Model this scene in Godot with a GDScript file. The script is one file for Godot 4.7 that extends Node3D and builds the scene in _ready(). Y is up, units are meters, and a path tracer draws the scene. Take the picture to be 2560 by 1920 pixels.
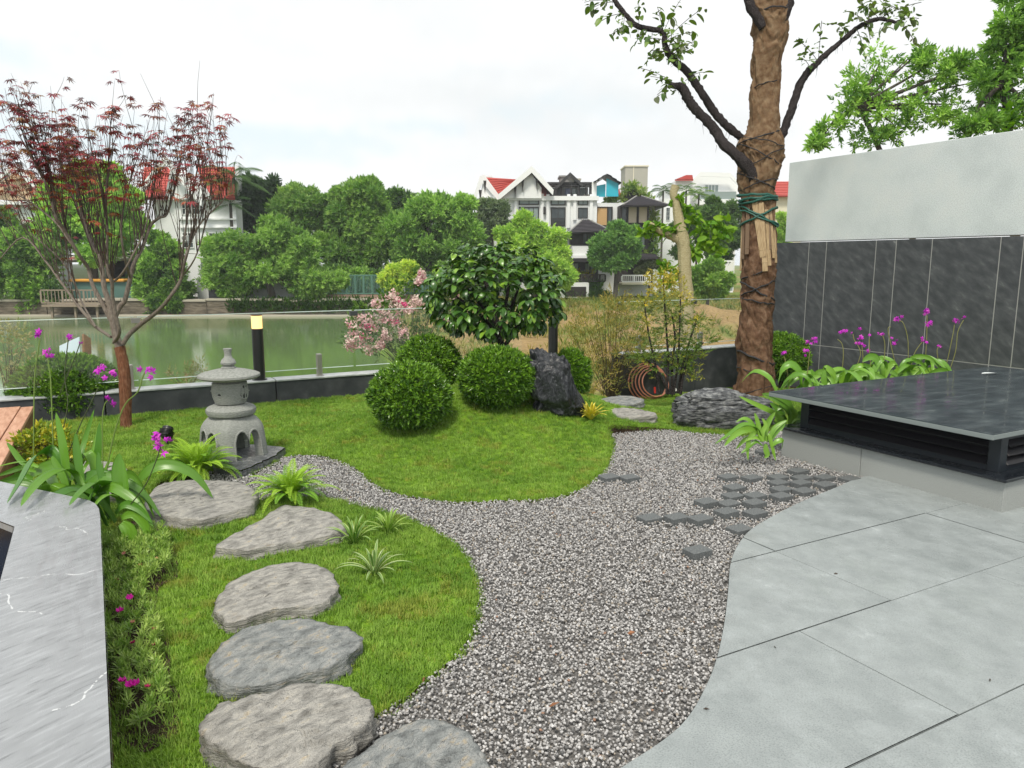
extends Node3D
# A small garden beside a pond: lawn, gravel, stepping stones, stone lantern, clipped shrubs, a wrapped tree, glass fence, villas across the water.

const YAW := 0.500909
const EYE := 1.4
var M := {}
var FRAME := Basis(Vector3.UP, -YAW)
var rng := RandomNumberGenerator.new()
var used := {}
var lawn_polys: Array[PackedVector2Array] = []
var keep_out: Array[PackedVector2Array] = []
var noise := FastNoiseLite.new()


# ---------------------------------------------------------------- geometry collector (counter-clockwise from outside)
class G:
	var v := PackedVector3Array()
	var u := PackedVector2Array()
	var c := PackedColorArray()
	var i := PackedInt32Array()
	var col := Color(1, 1, 1)

	func p(a: Vector3, uv := Vector2.ZERO) -> int:
		v.append(a)
		u.append(uv)
		c.append(col)
		return v.size() - 1

	func t(a: int, b: int, d: int) -> void:
		i.append(a)
		i.append(b)
		i.append(d)

	func tri(a: Vector3, b: Vector3, d: Vector3) -> void:
		t(p(a), p(b), p(d))

	func q(a: Vector3, b: Vector3, d: Vector3, e: Vector3) -> void:
		var k := p(a, Vector2(0, 0))
		p(b, Vector2(1, 0))
		p(d, Vector2(1, 1))
		p(e, Vector2(0, 1))
		t(k, k + 1, k + 2)
		t(k, k + 2, k + 3)

	func qo(a: Vector3, b: Vector3, d: Vector3, e: Vector3, out: Vector3) -> void:
		if (b - a).cross(d - a).dot(out) >= 0.0:
			q(a, b, d, e)
		else:
			q(e, d, b, a)

	func box(at: Vector3, size: Vector3, b := Basis(), ch := 0.0) -> void:
		var h := size * 0.5
		ch = minf(ch, minf(h.x, minf(h.y, h.z)) * 0.6)
		for ax in 3:
			var a1 := (ax + 1) % 3
			var a2 := (ax + 2) % 3
			for s: float in [-1.0, 1.0]:
				var pts: Array[Vector3] = []
				for st: Vector2 in [Vector2(-1, -1), Vector2(1, -1), Vector2(1, 1), Vector2(-1, 1)]:
					var w := Vector3()
					w[ax] = s * h[ax]
					w[a1] = st.x * (h[a1] - ch)
					w[a2] = st.y * (h[a2] - ch)
					pts.append(at + b * w)
				var out := Vector3()
				out[ax] = s
				qo(pts[0], pts[1], pts[2], pts[3], b * out)
		if ch <= 0.0:
			return
		for ax in 3:
			var a1 := (ax + 1) % 3
			var a2 := (ax + 2) % 3
			for st: Vector2 in [Vector2(-1, -1), Vector2(1, -1), Vector2(1, 1), Vector2(-1, 1)]:
				var e0 := Vector3()
				var e1 := Vector3()
				e0[a1] = st.x * h[a1]
				e0[a2] = st.y * (h[a2] - ch)
				e1[a1] = st.x * (h[a1] - ch)
				e1[a2] = st.y * h[a2]
				var l := Vector3()
				l[ax] = h[ax] - ch
				var out := Vector3()
				out[a1] = st.x
				out[a2] = st.y
				qo(at + b * (e0 - l), at + b * (e0 + l), at + b * (e1 + l), at + b * (e1 - l), b * out)
		for sx: float in [-1.0, 1.0]:
			for sy: float in [-1.0, 1.0]:
				for sz: float in [-1.0, 1.0]:
					var s := Vector3(sx, sy, sz)
					var c0 := at + b * (s * Vector3(h.x, h.y - ch, h.z - ch))
					var c1 := at + b * (s * Vector3(h.x - ch, h.y, h.z - ch))
					var c2 := at + b * (s * Vector3(h.x - ch, h.y - ch, h.z))
					if (c1 - c0).cross(c2 - c0).dot(b * s) >= 0.0:
						tri(c0, c1, c2)
					else:
						tri(c0, c2, c1)

	func tube(path: Array, sides := 8, rough := 0.0, cap := true) -> void:
		var n := path.size()
		var ref := Vector3(0.31, 0.17, 0.93)
		var first := v.size()
		var run := 0.0
		var o0: Vector4 = path[0]
		for k in n:
			var o: Vector4 = path[k]
			var a: Vector4 = path[maxi(k - 1, 0)]
			var b: Vector4 = path[mini(k + 1, n - 1)]
			var d := Vector3(b.x - a.x, b.y - a.y, b.z - a.z).normalized()
			if absf(d.dot(ref)) > 0.97:
				ref = Vector3(0.9, 0.1, 0.2)
			var s := ref.cross(d).normalized()
			ref = d.cross(s).normalized()
			var w := d.cross(s)
			run += Vector3(o.x - o0.x, o.y - o0.y, o.z - o0.z).length()
			o0 = o
			for j in sides + 1:
				var g := TAU * float(j % sides) / sides
				var rr := o.w
				if rough > 0.0:
					rr *= 1.0 + rough * (sin(g * 3.0 + run * 23.0 / maxf(o.w * 10.0, 0.3)) * 0.5 + sin(g * 5.0 - float(k) * 1.7) * 0.5)
				p(Vector3(o.x, o.y, o.z) + (s * cos(g) + w * sin(g)) * rr, Vector2(float(j) / sides, run))
		for k in n - 1:
			for j in sides:
				var a := first + k * (sides + 1) + j
				var b := a + sides + 1
				t(a, a + 1, b + 1)
				t(a, b + 1, b)
		if cap:
			for e: int in [0, n - 1]:
				var o: Vector4 = path[e]
				var m := p(Vector3(o.x, o.y, o.z))
				for j in sides:
					var a := p(v[first + e * (sides + 1) + j])
					var b := p(v[first + e * (sides + 1) + j + 1])
					if e == 0:
						t(m, b, a)
					else:
						t(m, a, b)

	func lathe(pr: PackedVector2Array, seg: int, at: Vector3, hard := 0.6, turn := 0.0, squash := Vector3.ONE) -> void:
		var rows: Array[Vector2] = []
		var joined: Array[bool] = []
		for k in pr.size():
			rows.append(pr[k])
			joined.append(true)
			if k > 0 and k < pr.size() - 1:
				var g := absf((pr[k] - pr[k - 1]).angle_to(pr[k + 1] - pr[k]))
				if g > hard:
					joined[joined.size() - 1] = true
					rows.append(pr[k])
					joined.append(false)
		var first := v.size()
		for k in rows.size():
			for j in seg + 1:
				var g := TAU * float(j % seg) / seg + turn
				p(at + Vector3(cos(g) * rows[k].x, rows[k].y, -sin(g) * rows[k].x) * squash, Vector2(float(j) / seg, rows[k].y))
		for k in range(1, rows.size()):
			if not joined[k]:
				continue
			for j in seg:
				var a := first + (k - 1) * (seg + 1) + j
				var b := a + seg + 1
				t(a, a + 1, b + 1)
				t(a, b + 1, b)

	func blade(sp: PackedVector3Array, width: float, side: Vector3, pleats := 0, tipped := 0.12, fold := 0.12, full := 0.35) -> void:
		# a long leaf: a strip along the points sp, widest at «full» of its length
		var n := sp.size()
		var cols := 3 if pleats == 0 else pleats * 2 + 1
		var first := v.size()
		for k in n:
			var f := float(k) / (n - 1)
			var d := (sp[mini(k + 1, n - 1)] - sp[maxi(k - 1, 0)]).normalized()
			var s := (side - d * side.dot(d)).normalized()
			var up := s.cross(d)
			var w: float
			if f < full:
				w = lerpf(0.45, 1.0, sin(f / full * PI * 0.5))
			else:
				w = pow(maxf(cos((f - full) / (1.0 - full) * PI * 0.5), 0.0), 0.7)
			w = maxf(w, tipped * 0.2) * width * 0.5
			for j in cols:
				var x := float(j) / (cols - 1) * 2.0 - 1.0
				var lift := absf(x) * fold * w
				if pleats > 0:
					lift += (w * 0.10 if j % 2 == 0 else -w * 0.10)
				p(sp[k] + s * x * w + up * lift, Vector2(x * 0.5 + 0.5, f))
		for k in n - 1:
			for j in cols - 1:
				var a := first + k * cols + j
				var b := a + cols
				t(a, a + 1, b + 1)
				t(a, b + 1, b)

	func moved(o: G, x: Transform3D, tint := Color(1, 1, 1)) -> void:
		var first := v.size()
		for k in o.v.size():
			v.append(x * o.v[k])
			u.append(o.u[k])
			c.append(o.c[k] * tint)
		for k in o.i:
			i.append(k + first)

	func mesh(flat := false) -> ArrayMesh:
		var arr := []
		arr.resize(Mesh.ARRAY_MAX)
		var ind := PackedInt32Array()
		ind.resize(i.size())
		var nn := PackedVector3Array()
		nn.resize(v.size())
		for k in range(0, i.size(), 3):
			var a := i[k]
			var b := i[k + 1]
			var d := i[k + 2]
			ind[k] = a
			ind[k + 1] = d
			ind[k + 2] = b
			if not flat:
				var f := (v[b] - v[a]).cross(v[d] - v[a])
				nn[a] += f
				nn[b] += f
				nn[d] += f
		arr[Mesh.ARRAY_VERTEX] = v
		if not flat:
			for k in nn.size():
				nn[k] = nn[k].normalized() if nn[k].length_squared() > 1e-20 else Vector3.UP
			arr[Mesh.ARRAY_NORMAL] = nn
		arr[Mesh.ARRAY_TEX_UV] = u
		arr[Mesh.ARRAY_COLOR] = c
		arr[Mesh.ARRAY_INDEX] = ind
		var m := ArrayMesh.new()
		m.add_surface_from_arrays(Mesh.PRIMITIVE_TRIANGLES, arr)
		return m


# ---------------------------------------------------------------- naming
func numbered(called: String) -> String:
	var n: int = used.get(called, 0)
	used[called] = n + 1
	return called if n == 0 else "%s_%03d" % [called, n]


func tag(o: Node, label: String, category: String, group := "", kind := "") -> Node:
	if label:
		o.set_meta("label", label)
	if category:
		o.set_meta("category", category)
	if group:
		o.set_meta("group", group)
	if kind:
		o.set_meta("kind", kind)
	return o


func thing(called: String, label: String, category: String, at: Vector3, group := "", kind := "") -> Node3D:
	var o := Node3D.new()
	o.name = numbered(called)
	o.position = at
	add_child(o)
	tag(o, label, category, group, kind)
	return o


func offset(parent: Node) -> Vector3:
	# meshes are collected in world coordinates; a part is set back by where its thing stands
	return -(parent as Node3D).position if parent.get_parent() == self and not parent is MeshInstance3D else Vector3.ZERO


func put(parent: Node, called: String, m: Mesh, mat: Material, label := "", kind := "") -> MeshInstance3D:
	var o := MeshInstance3D.new()
	o.mesh = m
	o.material_override = mat
	if parent == self:
		o.name = numbered(called)
	else:
		o.name = called
		var k := 0
		while parent.has_node(NodePath(o.name)):
			k += 1
			o.name = "%s_%03d" % [called, k]
		o.position = offset(parent)
	parent.add_child(o)
	if label:
		o.set_meta("label", label)
	if kind:
		o.set_meta("kind", kind)
	return o


var part_counts := {}


func many(parent: Node, called: String, m: Mesh, mat: Material, x: Transform3D) -> MeshInstance3D:
	# one of many alike pieces that share a mesh; x in world coordinates
	var o := MeshInstance3D.new()
	o.mesh = m
	o.material_override = mat
	var key := "%s/%s" % [parent.get_instance_id(), called]
	var n: int = part_counts.get(key, 0)
	part_counts[key] = n + 1
	o.name = called if n == 0 else "%s_%03d" % [called, n]
	o.transform = Transform3D(x.basis, x.origin + offset(parent))
	parent.add_child(o)
	return o


func scatter(parent: Node, called: String, m: Mesh, mat: Material, xs: Array[Transform3D], cols: PackedColorArray, kind := "stuff") -> MultiMeshInstance3D:
	var mm := MultiMesh.new()
	mm.transform_format = MultiMesh.TRANSFORM_3D
	mm.use_colors = true
	mm.mesh = m
	mm.instance_count = xs.size()
	var off := offset(parent) if parent != self else Vector3.ZERO
	for k in xs.size():
		mm.set_instance_transform(k, Transform3D(xs[k].basis, xs[k].origin + off))
		mm.set_instance_color(k, cols[k])
	var o := MultiMeshInstance3D.new()
	o.multimesh = mm
	o.material_override = mat
	if parent == self:
		o.name = numbered(called)
	else:
		o.name = called
	parent.add_child(o)
	if kind:
		o.set_meta("kind", kind)
	return o


# ---------------------------------------------------------------- materials
func srgb(r: float, g: float, b: float, a := 1.0) -> Color:
	var c := Color(r, g, b).linear_to_srgb()
	c.a = a
	return c


func noise_tex(seed_: int, freq: float, ramp: Array, size := 512, oct := 5, kind := FastNoiseLite.TYPE_SIMPLEX_SMOOTH, fractal := FastNoiseLite.FRACTAL_FBM, warp := 0.0, gain := 0.55) -> NoiseTexture2D:
	var n := FastNoiseLite.new()
	n.seed = seed_
	n.frequency = freq
	n.noise_type = kind
	n.fractal_type = fractal
	n.fractal_octaves = oct
	n.fractal_gain = gain
	if warp > 0.0:
		n.domain_warp_enabled = true
		n.domain_warp_amplitude = warp
		n.domain_warp_frequency = freq
	var x := NoiseTexture2D.new()
	x.width = size
	x.height = size
	x.seamless = true
	x.normalize = true
	x.noise = n
	if ramp.size():
		var g := Gradient.new()
		var offs := PackedFloat32Array()
		var cs := PackedColorArray()
		for e in ramp:
			offs.append(e[0])
			var c: Color = e[1]
			cs.append(c.linear_to_srgb())
		g.offsets = offs
		g.colors = cs
		x.color_ramp = g
	return x


func mat(called: String, c: Color, rough := 0.9, spec := 0.5) -> StandardMaterial3D:
	var m := StandardMaterial3D.new()
	m.resource_name = called
	m.albedo_color = Color(c.r, c.g, c.b).linear_to_srgb()
	m.roughness = rough
	m.metallic_specular = spec
	m.cull_mode = BaseMaterial3D.CULL_DISABLED
	M[called] = m
	return m


func textured(m: StandardMaterial3D, tex: Texture2D, scale: Vector3, bump: Texture2D = null, depth_cm := 0.0, world := true) -> StandardMaterial3D:
	m.albedo_texture = tex
	m.uv1_triplanar = true
	m.uv1_world_triplanar = world
	m.uv1_scale = scale
	if bump:
		m.heightmap_enabled = true
		m.heightmap_texture = bump
		m.heightmap_scale = depth_cm
	return m


func leaf_mat(called: String, back: Color, rough := 0.5, spec := 0.45) -> StandardMaterial3D:
	var m := mat(called, Color(1, 1, 1), rough, spec)
	m.vertex_color_use_as_albedo = true
	m.backlight_enabled = true
	m.backlight = back
	return m


func grey(v: float) -> Color:
	return Color(v, v, v)


func ss(a: float, b: float, x: float) -> float:
	return smoothstep(a, b, x)


func lawn_y(x: float, z: float) -> float:
	var m := maxf(0.0, 0.37 * exp(-(pow((x - 3.05) / 1.2, 2.0) + pow((z + 6.0) / 0.97, 2.0))) - 0.03)
	var d := -0.36 * ss(4.2, 5.4, x) * (1.0 - ss(-7.6, -5.2, z))
	return m + d - 0.02


func hp(x: float, y: float, q: float) -> Vector3:
	# lateral offset, height and distance as a surveyor at the camera's foot would note them
	return FRAME * Vector3(x, y, -q)


func rnd(a: float, b: float) -> float:
	return rng.randf_range(a, b)


func mixc(a: Color, b: Color, f: float) -> Color:
	return a.lerp(b, clampf(f, 0.0, 1.0))


func inside(p: Vector2, polys: Array[PackedVector2Array]) -> bool:
	for q in polys:
		if Geometry2D.is_point_in_polygon(p, q):
			return true
	return false


func smooth_poly(p: PackedVector2Array, cuts := 4) -> PackedVector2Array:
	# a closed Catmull-Rom curve through the surveyed points
	var out := PackedVector2Array()
	var n := p.size()
	for k in n:
		for s in cuts:
			out.append(p[k].cubic_interpolate(p[(k + 1) % n], p[(k + n - 1) % n], p[(k + 2) % n], float(s) / cuts))
	return out


func smooth_line(p: Array, cuts := 4) -> Array:
	var out := []
	var n := p.size()
	for k in n - 1:
		var a: Vector4 = p[maxi(k - 1, 0)]
		var b: Vector4 = p[k]
		var c: Vector4 = p[k + 1]
		var d: Vector4 = p[mini(k + 2, n - 1)]
		for s in cuts:
			out.append(b.cubic_interpolate(c, a, d, float(s) / cuts))
	out.append(p[n - 1])
	return out


func bend(a: Vector3, b: Vector3, c: Vector3, n := 8) -> PackedVector3Array:
	# a quadratic arc from a over b to c
	var out := PackedVector3Array()
	for k in n + 1:
		var f := float(k) / n
		out.append(a.lerp(b, f).lerp(b.lerp(c, f), f))
	return out


func smooth_pts(p: Array, cuts := 3) -> PackedVector3Array:
	var out := PackedVector3Array()
	var n := p.size()
	for k in n - 1:
		var a: Vector3 = p[maxi(k - 1, 0)]
		var b: Vector3 = p[k]
		var c: Vector3 = p[k + 1]
		var d: Vector3 = p[mini(k + 2, n - 1)]
		for s in cuts:
			out.append(b.cubic_interpolate(c, a, d, float(s) / cuts))
	out.append(p[n - 1])
	return out


func sky_image() -> Image:
	# an overcast sky all round: bright thin cloud, greyer banks, a few pale blue gaps
	var w := 768
	var h := 384
	var im := Image.create_empty(w, h, false, Image.FORMAT_RGBF)
	var n := FastNoiseLite.new()
	n.seed = 11
	n.frequency = 0.9
	n.fractal_octaves = 5
	n.fractal_gain = 0.5
	n.domain_warp_enabled = true
	n.domain_warp_amplitude = 0.5
	n.domain_warp_frequency = 0.8
	for y in h:
		var el := (0.5 - (y + 0.5) / h) * PI
		for x in w:
			var az := (x + 0.5) / w * TAU
			var d := Vector3(cos(el) * cos(az), sin(el), cos(el) * sin(az))
			var f := Vector3(d.x, d.y * 2.6, d.z) * 1.1
			var a := n.get_noise_3d(f.x, f.y, f.z)
			var b := n.get_noise_3d(f.x * 0.8 + 7.0, f.y * 1.6, f.z * 0.8 - 3.0)
			var c := Color(0.95, 0.965, 0.97)
			c = c.lerp(Color(0.78, 0.815, 0.82), smoothstep(-0.15, 0.4, a) * 0.55)
			c = c.lerp(Color(0.62, 0.83, 0.93), smoothstep(0.2, 0.5, b) * (1.0 - smoothstep(0.3, 0.7, d.y)) * 0.5)
			c = c.lerp(Color(1.0, 1.0, 1.0), (1.0 - smoothstep(0.0, 0.22, d.y)) * 0.55)
			im.set_pixel(x, y, c)
	return im


func _ready() -> void:
	rng.seed = 20240
	noise.seed = 5
	noise.frequency = 1.0
	noise.fractal_octaves = 4

	# camera
	var cam := Camera3D.new()
	cam.name = "camera"
	cam.position = Vector3(0, EYE, 0)
	cam.rotation = Vector3(-0.15982, -YAW, 0)
	cam.fov = 53.8
	cam.near = 0.05
	cam.far = 2000.0
	add_child(cam)
	cam.current = true

	# sky, exposure
	var env := Environment.new()
	env.background_mode = Environment.BG_SKY
	var sky := Sky.new()
	var pan := PanoramaSkyMaterial.new()
	pan.panorama = ImageTexture.create_from_image(sky_image())
	sky.sky_material = pan
	env.sky = sky
	env.background_energy_multiplier = 0.53
	env.tonemap_mode = Environment.TONE_MAPPER_LINEAR
	env.tonemap_exposure = 2.05
	env.fog_enabled = true
	env.fog_density = 0.0007
	env.fog_light_color = Color(0.95, 0.98, 1.0)
	env.sdfgi_enabled = true
	env.ssao_enabled = true
	env.ssil_enabled = true
	var we := WorldEnvironment.new()
	we.name = "environment"
	we.environment = env
	add_child(we)

	# a veiled sun, high behind the viewer's shoulder
	var sun := DirectionalLight3D.new()
	sun.name = "sun"
	sun.light_color = Color(1.0, 0.97, 0.91)
	sun.light_energy = 0.5
	sun.light_angular_distance = 12.0
	sun.shadow_enabled = true
	sun.transform = Transform3D(Basis.looking_at(Vector3(0.58, -1.30, -0.62).normalized(), Vector3.UP), Vector3(0, 30, 0))
	add_child(sun)

	materials()
	terrain()
	patio()
	skylight()
	right_wall()
	kerb_and_glass()
	pool_edge()
	deck()
	stones()
	lantern()
	small_fittings()
	shrubs()
	herbs()
	camellia()
	maple()
	wrapped_tree()
	beyond_fence()
	far_bank()
	houses()
	far_trees()
	lawn_and_gravel()


func materials() -> void:
	var rough_n := noise_tex(3, 0.02, [], 512, 6)
	M.bump_soft = rough_n
	var fine_n := noise_tex(4, 0.08, [], 512, 5)
	# stone of the terrace: pale grey, cloudy, flecked
	var m := mat("terrace_tile", grey(1.0), 0.5, 0.4)
	textured(m, noise_tex(21, 0.012, [[0.0, Color(0.247, 0.276, 0.279)], [0.4, Color(0.291, 0.321, 0.326)], [0.6, Color(0.319, 0.351, 0.355)], [0.8, Color(0.345, 0.380, 0.387)], [1.0, Color(0.461, 0.495, 0.501)]], 1024, 9, FastNoiseLite.TYPE_SIMPLEX_SMOOTH, FastNoiseLite.FRACTAL_FBM, 0.0, 0.72), Vector3(0.36, 0.36, 0.30), fine_n, 0.03)
	m.roughness_texture = rough_n
	m.roughness = 0.62
	m = mat("joint", Color(0.22, 0.22, 0.22))
	m = mat("granite", grey(1.0), 0.75)
	textured(m, noise_tex(22, 0.22, [[0.0, Color(0.160, 0.168, 0.164)], [0.45, Color(0.287, 0.302, 0.294)], [0.6, Color(0.351, 0.370, 0.356)], [1.0, Color(0.553, 0.582, 0.566)]], 512, 3), Vector3(1.6, 1.6, 1.6), fine_n, 0.05)
	m = mat("black_granite", Color(0.012, 0.015, 0.02), 0.16, 0.5)
	m.roughness_texture = rough_n
	m.roughness = 0.4
	m.uv1_triplanar = true
	m.uv1_world_triplanar = true
	m = mat("skylight_slab", grey(1.0), 0.2, 0.55)
	textured(m, noise_tex(23, 0.016, [[0.0, Color(0.026, 0.035, 0.042)], [0.5, Color(0.044, 0.058, 0.068)], [0.8, Color(0.068, 0.087, 0.096)], [1.0, Color(0.152, 0.176, 0.181)]], 512, 6), Vector3(0.28, 0.3, 0.7))
	m.roughness_texture = rough_n
	m.roughness = 0.28
	mat("slab_joint", Color(0.19, 0.22, 0.22), 0.6)
	m = mat("dark_metal", Color(0.011, 0.016, 0.023), 0.34, 0.5)
	mat("louvre_metal", Color(0.014, 0.013, 0.016), 0.38, 0.5)
	m = mat("cladding", grey(1.0), 0.62, 0.35)
	m.albedo_texture = noise_tex(24, 0.011, [[0.0, Color(0.043, 0.047, 0.053)], [0.5, Color(0.070, 0.076, 0.083)], [0.75, Color(0.092, 0.098, 0.106)], [0.88, Color(0.122, 0.130, 0.134)], [1.0, Color(0.281, 0.293, 0.293)]], 1024, 8, FastNoiseLite.TYPE_SIMPLEX_SMOOTH, FastNoiseLite.FRACTAL_FBM, 22.0)
	m.heightmap_enabled = true
	m.heightmap_texture = fine_n
	m.heightmap_scale = 0.05
	mat("grout", Color(0.34, 0.34, 0.33), 0.9)
	m = mat("white_render", grey(1.0), 0.9, 0.3)
	textured(m, noise_tex(25, 0.009, [[0.0, Color(0.576, 0.630, 0.643)], [0.5, Color(0.656, 0.710, 0.722)], [1.0, Color(0.710, 0.748, 0.748)]], 512, 7), Vector3(0.3, 0.3, 0.3), rough_n, 0.12)
	m = mat("kerb_stone", grey(1.0), 0.6, 0.4)
	textured(m, noise_tex(26, 0.012, [[0.0, Color(0.030, 0.034, 0.040)], [0.5, Color(0.052, 0.056, 0.063)], [0.8, Color(0.075, 0.08, 0.087)], [1.0, Color(0.15, 0.155, 0.16)]], 512, 7), Vector3(0.5, 0.5, 0.5), fine_n, 0.05)
	m = mat("kerb_cap", grey(1.0), 0.35, 0.5)
	textured(m, noise_tex(27, 0.03, [[0.0, Color(0.261, 0.285, 0.296)], [1.0, Color(0.570, 0.594, 0.594)]], 512, 6), Vector3(0.4, 0.4, 0.9))
	m = mat("glass", Color(0.80, 0.90, 0.86), 0.03, 0.5)
	m.transparency = BaseMaterial3D.TRANSPARENCY_ALPHA
	m.albedo_color.a = 0.05
	mat("glass_edge", Color(0.66, 0.78, 0.74), 0.2)
	m = mat("steel", Color(0.36, 0.35, 0.32), 0.38)
	m.metallic = 0.7
	mat("gunmetal", Color(0.05, 0.055, 0.06), 0.4)
	m = mat("marble", grey(1.0), 0.34, 0.5)
	m.albedo_texture = marble_texture()
	m.roughness_texture = rough_n
	m.roughness = 0.5
	m = mat("pool_wall", grey(1.0), 0.25, 0.5)
	textured(m, noise_tex(28, 0.05, [[0.0, Color(0.004, 0.008, 0.022)], [1.0, Color(0.012, 0.02, 0.042)]], 256, 4), Vector3(1, 1, 1))
	m = mat("pool_water", Color(0.004, 0.009, 0.016), 0.04, 0.5)
	m = mat("deck_board", grey(1.0), 0.6, 0.4)
	textured(m, noise_tex(29, 0.02, [[0.0, Color(0.36, 0.17, 0.10)], [0.5, Color(0.50, 0.27, 0.17)], [1.0, Color(0.62, 0.38, 0.26)]], 512, 6), Vector3(2.5, 2.5, 0.4), fine_n, 0.05)
	m = mat("deck_edge", grey(1.0), 0.75, 0.3)
	textured(m, noise_tex(30, 0.03, [[0.0, Color(0.11, 0.055, 0.022)], [1.0, Color(0.26, 0.15, 0.07)]], 256, 5), Vector3(3, 3, 0.5))
	# schist stepping stones: grey, wavy layers, ochre stains
	m = mat("schist", grey(1.0), 0.72, 0.4)
	textured(m, noise_tex(31, 0.010, [[0.0, Color(0.103, 0.109, 0.109)], [0.3, Color(0.205, 0.219, 0.219)], [0.55, Color(0.293, 0.308, 0.305)], [0.75, Color(0.359, 0.359, 0.344)], [0.88, Color(0.431, 0.370, 0.267)], [1.0, Color(0.328, 0.225, 0.123)]], 1024, 8, FastNoiseLite.TYPE_SIMPLEX_SMOOTH, FastNoiseLite.FRACTAL_FBM, 45.0), Vector3(0.8, 5.0, 1.7), noise_tex(32, 0.016, [], 1024, 7, FastNoiseLite.TYPE_SIMPLEX_SMOOTH, FastNoiseLite.FRACTAL_RIDGED, 40.0), 1.2, false)
	m = mat("pale_schist", grey(1.0), 0.72, 0.4)
	textured(m, noise_tex(33, 0.012, [[0.0, Color(0.136, 0.131, 0.119)], [0.3, Color(0.283, 0.275, 0.255)], [0.55, Color(0.391, 0.380, 0.352)], [0.75, Color(0.465, 0.447, 0.403)], [0.88, Color(0.498, 0.419, 0.299)], [1.0, Color(0.384, 0.249, 0.125)]], 1024, 8, FastNoiseLite.TYPE_SIMPLEX_SMOOTH, FastNoiseLite.FRACTAL_FBM, 45.0), Vector3(0.8, 5.0, 1.6), m_tex("schist"), 1.2, false)
	m = mat("black_rock", grey(1.0), 0.38, 0.5)
	textured(m, noise_tex(34, 0.012, [[0.0, Color(0.008, 0.009, 0.012)], [0.6, Color(0.018, 0.020, 0.024)], [0.78, Color(0.042, 0.046, 0.052)], [0.9, Color(0.15, 0.16, 0.17)], [1.0, Color(0.42, 0.43, 0.43)]], 1024, 7, FastNoiseLite.TYPE_SIMPLEX_SMOOTH, FastNoiseLite.FRACTAL_RIDGED, 40.0), Vector3(1.3, 0.7, 1.3), m_tex("schist"), 0.7, false)
	m = mat("layered_rock", grey(1.0), 0.62, 0.45)
	textured(m, noise_tex(35, 0.012, [[0.0, Color(0.012, 0.013, 0.016)], [0.36, Color(0.045, 0.048, 0.054)], [0.52, Color(0.12, 0.128, 0.135)], [0.68, Color(0.24, 0.25, 0.25)], [1.0, Color(0.46, 0.46, 0.44)]], 1024, 8, FastNoiseLite.TYPE_SIMPLEX_SMOOTH, FastNoiseLite.FRACTAL_FBM, 40.0), Vector3(1.0, 5.5, 1.0), m_tex("schist"), 1.8, false)
	m = mat("slate_plinth", grey(1.0), 0.32, 0.5)
	textured(m, noise_tex(36, 0.02, [[0.0, Color(0.05, 0.055, 0.06)], [0.6, Color(0.13, 0.14, 0.145)], [1.0, Color(0.36, 0.37, 0.37)]], 512, 7), Vector3(1.5, 3, 1.5), m_tex("schist"), 0.8, false)
	m = mat("basalt", grey(1.0), 0.75, 0.4)
	textured(m, noise_tex(37, 0.09, [[0.0, Color(0.065, 0.072, 0.076)], [0.5, Color(0.115, 0.125, 0.128)], [1.0, Color(0.21, 0.215, 0.215)]], 512, 5), Vector3(2, 2, 2), fine_n, 0.08)
	m = mat("lantern_stone", grey(1.0), 0.85, 0.3)
	textured(m, noise_tex(38, 0.03, [[0.0, Color(0.188, 0.200, 0.183)], [0.5, Color(0.295, 0.308, 0.288)], [1.0, Color(0.423, 0.436, 0.411)]], 512, 7), Vector3(2.5, 9, 2.5), noise_tex(39, 0.03, [], 256, 4), 0.25)
	mat("lantern_dark", Color(0.02, 0.022, 0.02), 0.9)
	m = mat("soil", grey(1.0), 0.95, 0.2)
	textured(m, noise_tex(40, 0.06, [[0.0, Color(0.035, 0.024, 0.016)], [0.6, Color(0.085, 0.06, 0.042)], [1.0, Color(0.20, 0.15, 0.11)]], 512, 6), Vector3(2, 2, 2), fine_n, 1.5)
	m = mat("turf", grey(1.0), 0.95, 0.2)
	textured(m, noise_tex(41, 0.02, [[0.0, Color(0.068, 0.110, 0.013)], [0.5, Color(0.124, 0.235, 0.019)], [1.0, Color(0.235, 0.344, 0.041)]], 512, 7), Vector3(1.2, 1.2, 1.2), fine_n, 1.0)
	m = mat("gravel_bed", grey(1.0), 0.9, 0.3)
	textured(m, noise_tex(42, 0.12, [[0.0, Color(0.03, 0.03, 0.03)], [0.5, Color(0.13, 0.125, 0.12)], [1.0, Color(0.42, 0.40, 0.39)]], 512, 3, FastNoiseLite.TYPE_CELLULAR), Vector3(1.5, 1.5, 1.5))
	m = mat("pebble", grey(1.0), 0.85, 0.35)
	m.vertex_color_use_as_albedo = true
	leaf_mat("grass_blade", Color(0.62, 0.72, 0.16), 0.6, 0.3)
	leaf_mat("leaf", Color(0.42, 0.52, 0.10), 0.35, 0.5)
	leaf_mat("leaf_gloss", Color(0.20, 0.28, 0.05), 0.28, 0.5)
	leaf_mat("leaf_far", Color(0.68, 0.78, 0.2), 0.6, 0.3)
	leaf_mat("petal", Color(0.45, 0.35, 0.42), 0.6, 0.3)
	leaf_mat("dull", Color(0.0, 0.0, 0.0), 0.9, 0.2)
	m = mat("bark", grey(1.0), 0.9, 0.3)
	textured(m, noise_tex(43, 0.03, [[0.0, Color(0.03, 0.027, 0.024)], [0.5, Color(0.085, 0.075, 0.066)], [1.0, Color(0.20, 0.18, 0.16)]], 512, 6), Vector3(4, 1.2, 4), rough_n, 1.2)
	m = mat("dark_bark", grey(1.0), 0.92, 0.2)
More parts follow.
